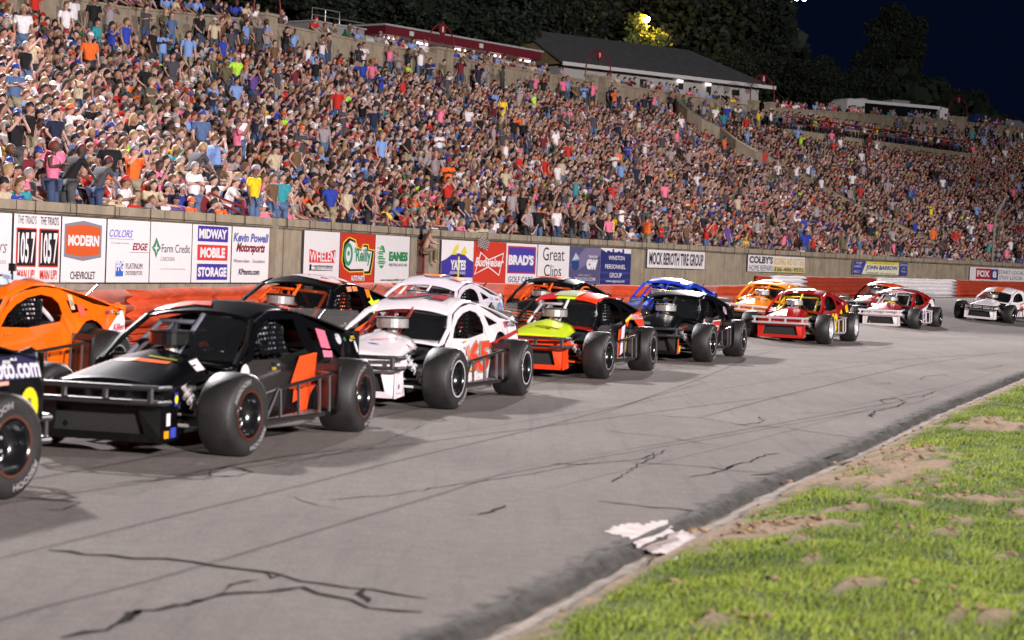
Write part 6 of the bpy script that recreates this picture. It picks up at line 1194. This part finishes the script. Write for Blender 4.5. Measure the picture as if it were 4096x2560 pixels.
        for k in range(5): an = k * 1.2566; mb.tube([(.075 * math.cos(an), a * .1, .075 * math.sin(an)), (.075 * math.cos(an), a * .26, .075 * math.sin(an))], .011, 6)
        mb.build('lug_nuts', M_CHROME, w)
        if s > 0 and g('tyretext', True):
            mb = MB()
            for st in (-2.2, .9):
                V, Fc, _ = text_mesh('HOOSIER', .03); mb.add([((.252 + .045 * b) * math.cos(st - 1.15 * a_ + .6), ww + .012, (.252 + .045 * b) * math.sin(st - 1.15 * a_ + .6) ) for a_, b in V], Fc)
            mb.build('tyre_lettering', mat('tyre_white', (.26, .235, .24), .7), w)
    # decals
    for (where, nm, items) in g('decals', []):
        par, fn = {'side': (LP, lside), 'roof': (RF, roofm), 'hood': (HD, hoodm), 'nose_side': (NS, lambda u, v, o: (u, NW + o + .002, v)), 'nose': (NO, lambda u, v, o: (lambda p: (p[0] + .004, p[1], p[2]))(nf(u, v, o)))}[where]; decal(par, nm, items, fn)
    sr = random.Random(label); its = []
    cols = [(.9, .87, .88), (.85, .2, .18), (.95, .8, .15), (.2, .3, .75), (.9, .5, .15), (.1, .1, .12), (.3, .6, .4), (.92, .9, .9)]
    for k in range(g('nstick', 11)):
        u, v = sr.choice([(sr.uniform(-.78, -.55), sr.uniform(.2, .66)), (sr.uniform(-.5, .9), sr.uniform(.2, .3)), (sr.uniform(1.5, 2.0), sr.uniform(.83, .88)), (sr.uniform(-.6, .0), sr.uniform(.62, .70))]); a_, b_ = sr.uniform(.04, .10), sr.uniform(.02, .035)
        c1 = sr.choice(cols); its.append(('p', [(u, v), (u + a_, v), (u + a_, v + b_), (u, v + b_)], c1)); its.append(('t', sr.choice(['A1', 'GT', 'RACE', 'OIL', 'PRO', 'FUEL']), u + a_ * .1, u + a_ * .9, v + b_ * .2, v + b_ * .8, (.1, .1, .12) if sum(c1) > 1.2 else (.9, .9, .9), .03))
    if near: decal(LP, 'sticker', its, lside, .003)
    # driver
    def drv():
        pts = [(-.42, .28, .36), (-.44, .28, .52), (-.46, .28, .70), (-.44, .28, .84), (-.43, .28, .90), (-.42, .45, .74), (-.2, .47, .58), (.10, .40, .70), (-.42, .11, .74), (-.2, .09, .58), (.10, .16, .70), (-.1, .38, .40), (.3, .38, .46), (.6, .36, .26), (-.1, .18, .40), (.3, .18, .46), (.6, .2, .26)]
        v, f = skin_mesh(pts, [.15, .14, .15, .06, .06, .07, .05, .035, .07, .05, .035, .085, .06, .05, .085, .06, .05], [(0, 1), (1, 2), (2, 3), (3, 4), (2, 5), (5, 6), (6, 7), (2, 8), (8, 9), (9, 10), (0, 11), (11, 12), (12, 13), (0, 14), (14, 15), (15, 16)], 0)
        return v, f
    if 'drv' not in TXT: TXT['drv'] = drv()
    v, f = TXT['drv']; mb = MB(); mb.add(v, f); d = empty('person', (x, y, z), (roll, 0, yaw), 'helmeted driver sitting in the ' + c['short'], 'person', 'race drivers'); mb.build('body', paint(g('suit', (.12, .12, .14)), .9), d, smooth=True)
    mb = MB(); mb.lathe([(-.14, .07), (-.10, .115), (0, .135), (.08, .12), (.13, .07), (.145, 0)], 18, 'z', (-.40, .28, .98)); h = mb.build('helmet', paint(g('helmet', (.7, .7, .72))), d, smooth=True)
    mb = MB(); mb.grid(lambda u, v: (-.40 + .139 * math.cos(-1 + 2 * u), .28 + .139 * math.sin(-1 + 2 * u), .95 + .07 * v), 8, 2); mb.build('visor', M_BLACK, h, smooth=True)
    return t
def from_contacts(f, yawdeg): return f
def place(px, py, yawdeg, dx=1.36, dy=1.02):
    """the left front tyre's outer contact patch sits at the given track point"""
    a = R(yawdeg); fx, fy = math.cos(a), math.sin(a); return px - fx * dx + fy * dy, py - fy * dx - fx * dy
k_, w_, o_, y_ = (.035, .035, .04), (.93, .89, .91), (.97, .36, .08), (.86, .95, .18)
red_, mar = (.62, .10, .10), (.45, .06, .09)
def put(yawdeg, pt, lab, c, dx=1.36, z=0, roll=0, absxy=None):
    X, Y = absxy if absxy else place(pt[0], pt[1], yawdeg, dx); make_car(lab, X, Y, R(yawdeg), z, roll, c)
num = lambda s, u0, u1, v0, v1, c1, c2: [('t', s, u0 - .03, u1 + .03, v0 - .02, v1 + .02, c2, .09), ('t', s, u0, u1, v0, v1, c1, .04)]
# car 1: cut off at the left; its left rear tyre stands at px 30,2003
q = atz(40, 2000); put(-113, (q.x, q.y), 'black race car cut off by the left edge, yellow round sticker on its tail', dict(short='black car cut off at the left edge', body=k_, near=True, cage=k_, rim=(.35, .2, .15), rimchrome=False, spoiler=False, noq=True, steer=.05,
    decals=[('side', 'tail_lettering', [('p', [(.3, .70), (2.1, .76), (2.14, .92), (.3, .86)], (.12, .1, .25)), ('t', 'KPmoto.com', 1.36, 2.13, .76, .90, (.82, .8, .85), .03, .15), ('p', [(.6, .685), (1.75, .72), (1.75, .745), (.6, .71)], (.9, .62, .55)), ('e', 1.98, .56, .10, .135, (.9, .78, .08)), ('t', '1', 1.96, 2.0, .50, .62, (.4, .35, .05), .02)])]), dx=-1.36)
# car 2: orange, outer lane, left
put(-105.5, None, 'bright orange race car at the left edge with a white tail corner', dict(short='orange car at the left', body=(.98, .42, .05), roof=[(.98, .42, .05)], near=True, cage=(.85, .8, .82), tail=(.9, .45, .1), rim=(.5, .5, .5), suit=(.1, .1, .12),
    decals=[('side', 'tail_lettering', [('p', [(1.66, .60), (2.165, .90), (2.15, .62), (2.1, .42), (1.82, .42), (1.74, .53)], (.95, .9, .92)), ('t', 'Killen', 1.86, 2.12, .66, .74, (.75, .15, .3), .02, .3), ('t', 'series', 1.95, 2.1, .53, .57, (.8, .4, .5)), ('p', [(1.12, .96), (1.26, .94), (1.26, .82), (1.12, .83)], (1, .38, .3)), ('p', [(.96, 1.06), (1.05, 1.05), (1.05, .9), (.96, .9)], (.85, .75, .6)), ('t', 'USA', .97, 1.04, .94, 1.0, (.3, .3, .5))]), ('roof', 'roof_number', num('5', -.55, .05, -.35, .35, (.8, .85, .95), (.6, .4, .3)))]), z=.12, roll=-.06, absxy=(-5.60, 20.5))
# car 3
put(-105.6, (-2.11, 16.34), 'nearest black race car with a big orange numeral on its door', dict(short='nearest black car with the orange numeral', body=k_, near=True, airk=True, box=True, hoodw=.46, cage=(.45, .45, .5), rim=(.33, .13, .07), screen=.8, steer=-.1, sqwin=True,
    decals=[('side', 'door_number', [('p', [(.55, .72), (.98, .76), (.93, .50), (.52, .42), (.42, .47), (.43, .32), (.60, .35), (.58, .23), (.80, .24), (.85, .38), (1.02, .50), (.80, .46), (.88, .72), (.62, .60)], (.98, .32, .1)), ('p', [(.30, .45), (.52, .74), (.93, .76), (.84, .45)], (.98, .32, .1)), ('p', [(1.12, .98), (1.34, .95), (1.34, .78), (1.12, .80)], (.90, .45, .55)), ('p', [(1.12, .775), (1.36, .76), (1.36, .70), (1.13, .71)], (.92, .5, .6)), ('e', 1.62, .865, .07, .05, (.8, .78, .8)), ('e', -.74, .62, .10, .10, (.9, .87, .88)), ('p', [(-.81, .64), (-.67, .64), (-.67, .60), (-.81, .60)], (.85, .3, .25)), ('e', 2.02, .78, .03, .06, (.85, .83, .85))]),
     ('roof', 'roof_marking', [('p', [(.02, -.52), (.10, -.30), (.02, -.12), (.05, .05), (-.12, -.02), (-.18, -.30), (-.10, -.52)], (.98, .32, .12)), ('p', [(-.62, .36), (-.56, .56), (-.66, .52), (-.72, .56), (-.76, .48), (-.82, .5), (-.82, .40)], (.95, .28, .12))]),
     ('hood', 'hood_lettering', [('p', [(1.36, -.22), (1.44, .0), (1.36, .26), (1.27, .26), (1.34, .0), (1.26, -.22)], (.98, .4, .1)), ('p', [(1.28, .05), (1.22, .28), (1.17, .27), (1.23, .04)], (.6, .6, .15)), ('p', [(1.0, .36), (1.16, .36), (1.16, .44), (1.0, .44)], (.9, .86, .88))]),
     ('nose_side', 'sponsor_stickers', [('p', [(2.02, .20), (2.02, .12 + .05), (1.93, .17), (1.93, .23), (2.02, .23)], (.85, .6, .1)), ('p', [(1.91, .17), (1.80, .17), (1.80, .25), (1.91, .25)], (.22, .28, .7)), ('p', [(1.99, .27), (1.92, .27), (1.92, .37), (1.99, .37)], (.9, .87, .9)), ('p', [(1.86, .42), (1.79, .42), (1.79, .53), (1.86, .53)], (.15, .2, .6)), ('e', 1.825, .475, .03, .035, (.95, .85, .1))])]))
# car 4
put(-105.8, None, 'black race car in the outer file with orange bars and a lime star', dict(short='black car with orange bars and the lime star', box=True, body=k_, cage=(.98, .38, .1), centre=(.98, .38, .1), nose=(.95, .4, .1), screen=.35, near=True,
    decals=[('side', 'star_decal', [('p', [(1.14, 1.03), (1.22, .93), (1.5, .95), (1.3, .87), (1.42, .76), (1.24, .82), (1.08, .74), (1.12, .86), (1.0, .92), (1.12, .94)], (.85, .95, .2)), ('p', [(.98, 1.10), (1.16, 1.08), (1.14, .99), (1.0, .97)], (.98, .5, .12)), ('p', [(1.30, .84), (1.7, .90), (1.62, .74), (1.42, .72)], (.62, .6, .62)), ('p', [(1.55, .72), (2.15, .94), (2.15, .55), (1.75, .50), (1.7, .62)], (.98, .5, .15)), ('p', [(1.9, .86), (2.04, .9), (2.06, .78), (1.98, .70)], (.25, .5, .95)), ('t', 'KSON', 1.78, 2.14, .52, .68, (.95, .35, .3), .03), ('p', [(.1, .5), (.9, .68), (1.0, .58), (.3, .40)], (.95, .4, .12)), ('p', [(.35, .44), (.8, .56), (.7, .40)], (.9, .88, .88))]), ('side', 'window_stickers', [('p', [(.28, 1.125), (.46, 1.13), (.46, 1.065), (.28, 1.06)], (.98, .6, .45)), ('p', [(.5, 1.13), (.68, 1.13), (.68, 1.068), (.5, 1.067)], (.98, .55, .35))]),
     ('roof', 'roof_number', [('t', '89', -.65, -.02, -.3, .5, (.95, .4, .2), .08), ('t', '89', -.63, -.04, -.27, .47, (.85, .8, .82), .04)])]), z=.13, roll=-.06, absxy=(-2.95, 27.4))
# car 5
put(-106.4, (-.57, 22.19), 'white race car with a red 65 on door and roof', dict(short='white car numbered 65', body=w_, near=True, cage=(.52, .14, .14), centre=(.52, .14, .14), rim=(.75, .72, .74), screen=.85, deck=w_, steer=-.06, armc=(.8, .78, .8), shock=(.85, .83, .85),
    decals=[('side', 'door_number', num('65', .06, .88, .32, .70, (.93, .27, .15), (.62, .6, .55)) + [('p', [(.86, .66), (2.12, .80), (2.12, .76), (.86, .58)], (.66, .2, .18)), ('p', [(.9, .57), (1.2, .64), (1.6, .7), (1.2, .6), (.9, .5)], (.6, .56, .53)), ('e', .0, .60, .06, .07, (.9, .5, .4)), ('p', [(-.10, .44), (.10, .44), (.10, .35), (-.10, .35)], (.3, .65, .9)), ('e', .13, .40, .04, .05, (.9, .8, .2)), ('t', 'RUST-OLEUM', 1.66, 2.10, .84, .91, (.2, .18, .2), .03), ('p', [(1.60, .91), (1.65, .91), (1.65, .83), (1.60, .83)], (.85, .25, .25))]),
     ('roof', 'roof_number', num('65', -.72, -.08, -.42, .36, (.66, .15, .17), (.35, .35, .4))), ('hood', 'hood_marking', [('e', 1.62, .1, .02, .07, (.4, .45, .7)), ('p', [(1.3, .18), (1.33, .18), (1.5, .02), (1.47, .0)], (.85, .4, .4)), ('p', [(1.2, .46), (1.24, .46), (1.26, .2), (1.22, .2)], (.85, .6, .6))]), ('nose_side', 'sponsor_stickers', [('p', [(2.0, .18), (1.86, .18), (1.86, .19), (2.0, .19)], (.85, .3, .3)), ('e', 1.93, .26, .02, .03, (.4, .4, .6))])]))
# car 6
put(-106.4, None, 'white race car in the outer file with an orange numeral on its roof', dict(short='white car with the orange roof numeral', body=(.90, .86, .90), cage=(.85, .82, .85), screen=.4, near=True, decals=[('roof', 'roof_number', num('5', -.72, -.12, -.3, .42, (.98, .5, .12), (.55, .6, .75))), ('side', 'sponsor_stickers', [('p', [(1.75, .68), (1.85, .80), (1.95, .82), (2.06, .74), (2.08, .64)], (.25, .55, .8)), ('p', [(1.86, .70), (1.92, .77), (1.99, .70)], (.95, .45, .3)), ('p', [(1.42, .92), (1.55, .9), (1.55, .84), (1.42, .86)], (.65, .7, .92)), ('t', 'Racing', 1.66, 2.0, .84, .89, (.85, .4, .4), .0, .3)])]), z=.13, roll=-.06, absxy=(-1.45, 34.2))
# car 7
put(-107, None, 'black race car in the outer file with crossed orange bars and white roof number', dict(short='black car with orange crossed bars', box=True, body=k_, cage=(1, .38, .08), centre=(1, .38, .08), nose=(1, .42, .1), screen=.2, roof=[k_], decals=[('roof', 'roof_number', [('t', '07', -.66, -.06, -.5, .2, (.92, .85, .85), .07), ('t', '07', -.62, -.10, -.45, .15, (.9, .3, .2), .03)]), ('side', 'orange_stripe', [('p', [(-.1, 1.02), (.05, 1.06), (.3, 1.1), (.6, 1.1), (.74, 1.05), (.6, 1.07), (.3, 1.07), (.1, 1.03)], (1, .45, .12)), ('p', [(-.6, .5), (.4, .66), (.4, .58), (-.6, .42)], (1, .4, .1))])]), z=.13, roll=-.06, absxy=(.72, 39.4))
# car 8
put(-107.4, (1.43, 29.0), 'red-orange race car with a yellow roof band and a yellow hood', dict(short='red-orange car with the yellow roof band', box=True, body=k_, roof=[(.90, .12, .12), (.86, .95, .16), (.98, .25, .08)], hood=(.86, .95, .16), nose=(.98, .28, .1), near=True, cage=(.85, .83, .85), rim=(.5, .48, .5), screen=.8, deck=k_, cowl=(.6, .1, .08), steer=-.05, armc=(.9, .3, .1),
    decals=[('side', 'tail_stripes', [('p', [(.88, .74), (1.3, .86), (1.75, .90), (2.14, .955), (2.15, .58), (1.84, .55), (1.75, .68), (1.5, .80), (1.2, .80), (1.0, .68)], (.98, .25, .12)), ('p', [(.92, .80), (1.45, .89), (1.45, .84), (.92, .76)], (.95, .85, .3)), ('t', 'SPIRIT ROLLER', 1.35, 2.1, .80, .88, (.85, .8, .8), .03), ('p', [(.62, .70), (.84, .74), (.80, .30), (.62, .26)], (.92, .86, .92)), ('p', [(.42, .66), (.58, .68), (.56, .2), (.42, .2)], (.85, .3, .12)), ('p', [(.88, .55), (.97, .57), (.97, .3), (.88, .3)], (.9, .7, .2))]),
     ('hood', 'hood_lettering', [('t', 'King', 1.45, 1.62, -.2, .3, (.45, .25, .1), .02, .3)]), ('roof', 'roof_marking', [('p', [(.1, -.22), (.12, .16), (-.28, .2), (-.34, -.05), (-.2, -.2)], (.75, .74, .62)), ('p', [(-.3, .0), (-.35, .12), (-.75, .16), (-.72, .08)], (.98, .55, .15))])]))
# car 9
put(-107.8, (3.55, 35.16), 'black race car with a red and white 77 on its door', dict(short='black car numbered 77', box=True, body=(.045, .045, .045), cage=(.2, .2, .2), rim=(.5, .48, .5), screen=.75, steer=-.06, frame=(.6, .2, .1), decals=[('side', 'door_number', num('77', .15, .82, .30, .68, (.80, .22, .14), (.93, .88, .9)) + [('p', [(.3, .22), (.8, .24), (.95, .3), (.8, .18), (.3, .17)], (.92, .88, .9)), ('e', 1.35, .86, .13, .075, (.8, .7, .72)), ('t', '77', 1.27, 1.43, .82, .90, (.6, .25, .25), .03), ('e', -.66, .68, .06, .06, (.88, .7, .7))]), ('nose_side', 'sponsor_stickers', [('p', [(2.0, .15), (1.8, .15), (1.9, .4), (1.98, .4)], (.85, .35, .15)), ('p', [(1.88, .18), (1.76, .18), (1.76, .28), (1.88, .28)], (.9, .75, .2))])]))
# car 10 blue
put(-109.5, None, 'blue race car in the outer file seen above the black 77 car', dict(short='blue car', box=True, body=(.13, .24, .72), cage=(.16, .28, .75), roof=[(.13, .24, .72)], screen=.25, decals=[('roof', 'roof_number', [('p', [(.0, -.5), (.0, .25), (-.45, .25), (-.45, -.5)], (.86, .85, .95)), ('t', '4', -.4, -.05, -.4, .15, (.15, .25, .7), .05)]), ('side', 'side_panel_graphic', [('p', [(.95, 1.03), (1.35, .9), (1.0, .88)], (.9, .85, .85))])]), z=.13, roll=-.06, absxy=(3.55, 46.6))
# car 11 orange
put(-111, None, 'yellow-orange race car in the outer file under the white guardrail panel', dict(short='yellow-orange car', box=True, body=(.97, .55, .10), cage=(.97, .55, .10), bumper='w', nerf='w', screen=.15, roof=[(.97, .55, .10)], post=(.97, .55, .10), decals=[('roof', 'roof_number', num('3', -.6, -.15, -.3, .2, (.9, .85, .85), (.4, .3, .3))), ('hood', 'hood_lettering', [('t', 'Gulf', 1.2, 1.45, -.3, .3, (.2, .1, .1), .02, .3)])]), z=.13, roll=-.06, absxy=(6.75, 53.2))
# car 12 red
put(-111.5, (7.28, 45.56), 'red race car with a yellow 12 on its door and a silver tube bumper', dict(short='red car numbered 12', box=True, body=red_, roof=[(.52, .08, .09)], cage=(.85, .75, .15), centre=(.9, .8, .2), nose=(.80, .16, .12), hood=(.66, .07, .08), cowl=red_, bumper='c', nerf='c', screen=.2, post=(.66, .1, .1), frame=(.7, .6, .15), rim=(.7, .7, .72), rimchrome=True, decals=[('side', 'door_number', [('t', '12', .22, .82, .26, .68, (.97, .85, .12), .07), ('p', [(1.75, .84), (2.05, .88), (2.05, .64), (1.8, .62)], (.95, .8, .1)), ('e', 1.55, .9, .1, .04, (.92, .6, .6)), ('p', [(1.0, .70), (1.25, .78), (1.3, .66), (1.05, .58)], (.95, .8, .15))]), ('roof', 'roof_number', [('t', '12', -.62, -.0, -.45, .25, (.95, .85, .15), .08), ('t', '12', -.58, -.04, -.4, .2, (.6, .1, .1), .02)]), ('hood', 'hood_marking', [('p', [(1.05, -.12), (1.15, .1), (1.05, .12), (.98, -.1)], (.4, .55, .75))])]))
# car 13
put(-115, None, 'black and orange race car with a white 18 on its hood', dict(short='black and orange car numbered 18', box=True, body=k_, roof=[(.98, .35, .08)], hood=(.80, .16, .08), cage=(.4, .38, .4), screen=.3, bumper='c', decals=[('roof', 'roof_number', [('t', '18', -.65, -.05, -.4, .3, (.08, .06, .06), .07), ('t', '18', -.62, -.08, -.36, .26, (.9, .8, .78), .02)]), ('hood', 'hood_number', [('t', '18', 1.0, 1.5, -.3, .35, (.95, .92, .92), .04)])]), z=.13, roll=-.06, absxy=(12.0, 65.4))
# car 14 maroon/white 16
put(-114, (11.93, 58.47), 'dark red race car with white side panels and white tube bumper', dict(short='dark red car with the white bumper', box=True, body=(.60, .12, .10), roof=[mar], hood=(.58, .08, .09), cowl=mar, nose=(.9, .86, .86), cage=(.82, .8, .82), bumper='w', nerf='w', screen=.2, frame=(.8, .8, .82), centre=(.75, .72, .74), decals=[('side', 'white_side', [('p', [(.2, .60), (.9, .70), (1.6, .88), (2.1, .955), (2.15, .64), (1.8, .6), (1.5, .82), (1.1, .7), (.92, .3), (.2, .2)], (.92, .88, .9)), ('t', '16', .35, .8, .3, .6, (.25, .2, .5), .07)]), ('roof', 'visor_lettering', [('p', [(.19, -.5), (.19, .5), (.11, .54), (.11, -.54)], (.93, .88, .9)), ('t', 'WHELEN', .125, .175, -.3, .3, (.75, .15, .2), .03), ('t', '16', -.6, -.1, -.35, .3, (.9, .86, .88), .06)]), ('hood', 'hood_number', [('t', '16', 1.75, 1.92, -.45, -.1, (.92, .88, .88), .03), ('e', 1.02, .0, .05, .22, (.9, .8, .15))])]))
# car 15
put(-121, (17.2, 68.6), 'white race car with an orange roof stripe near the right edge', dict(short='white car with the orange roof stripe', body=(.94, .90, .92), roof=[(.94, .9, .92), (.96, .45, .2), (.94, .9, .92)], cage=(.3, .3, .34), screen=.8, nose=(.95, .92, .92), nerf='k', decals=[('side', 'red_stripe', [('p', [(.3, .68), (1.6, .82), (1.6, .79), (.3, .64)], (.75, .2, .25)), ('t', '9', .35, .75, .28, .62, (.7, .35, .3), .06)]), ('nose', 'nose_lettering', [('p', [(-.3, .44), (.3, .44), (.3, .5), (-.3, .5)], (.9, .8, .85))])]), z=.10, roll=-.05)
put(-124, None, 'second white race car half hidden behind the one at the right edge', dict(short='half hidden white car at the right edge', body=(.93, .9, .92), roof=[(.93, .9, .92)], cage=(.3, .3, .34), screen=.8), z=.02, roll=-.02, absxy=(21.6, 74.8))
# camera pod on the orange car's roof, exhaust glint etc.
mb = MB(); mb.tube([(0, 0, 0), (0, 0, .09)], .012, 6); mb.box(-.035, .035, -.035, .035, .09, .17); o = mb.build('roof_camera', M_BLACK, bevel=.008); q = aty(49, 1112, 20.3); o.location = (q.x, q.y, q.z - .02); tag(o, 'small black camera on a stalk on the orange roof', 'camera')
# chequered flag hanging over the wall
fl = empty('chequered_flag', (0, 0, 0), (0, 0, 0), 'small black and white chequered flag hanging over the wall above the red sign', 'flag'); P0 = aty(1915, 945, 80.0); U = aty(1960, 962, 79.6) - P0; Vv = aty(1905, 985, 80.2) - P0
for col, par, nm in (((.9, .87, .88), 0, 'white_squares'), ((.05, .05, .1), 1, 'black_squares')):
    mb = MB()
    for i in range(8):
        for j in range(8):
            if (i + j) % 2 == par: mb.add([P0 + U * (a / 8) + Vv * (b / 8) + Vector((0, -.03 * math.sin(a * 1.1), 0)) for a, b in ((i, j), (i + 1, j), (i + 1, j + 1), (i, j + 1))], [(0, 1, 2, 3)])
    mb.build('cloth' if par == 0 else 'check_pattern', mat('flag_cloth', lin(col), .8), fl, solid=.004)
mb = MB(); mb.tube([P0 - U * .1, P0 + Vv * 1.5 - U * .3], .012, 5); mb.build('stick', M_STEEL, fl)
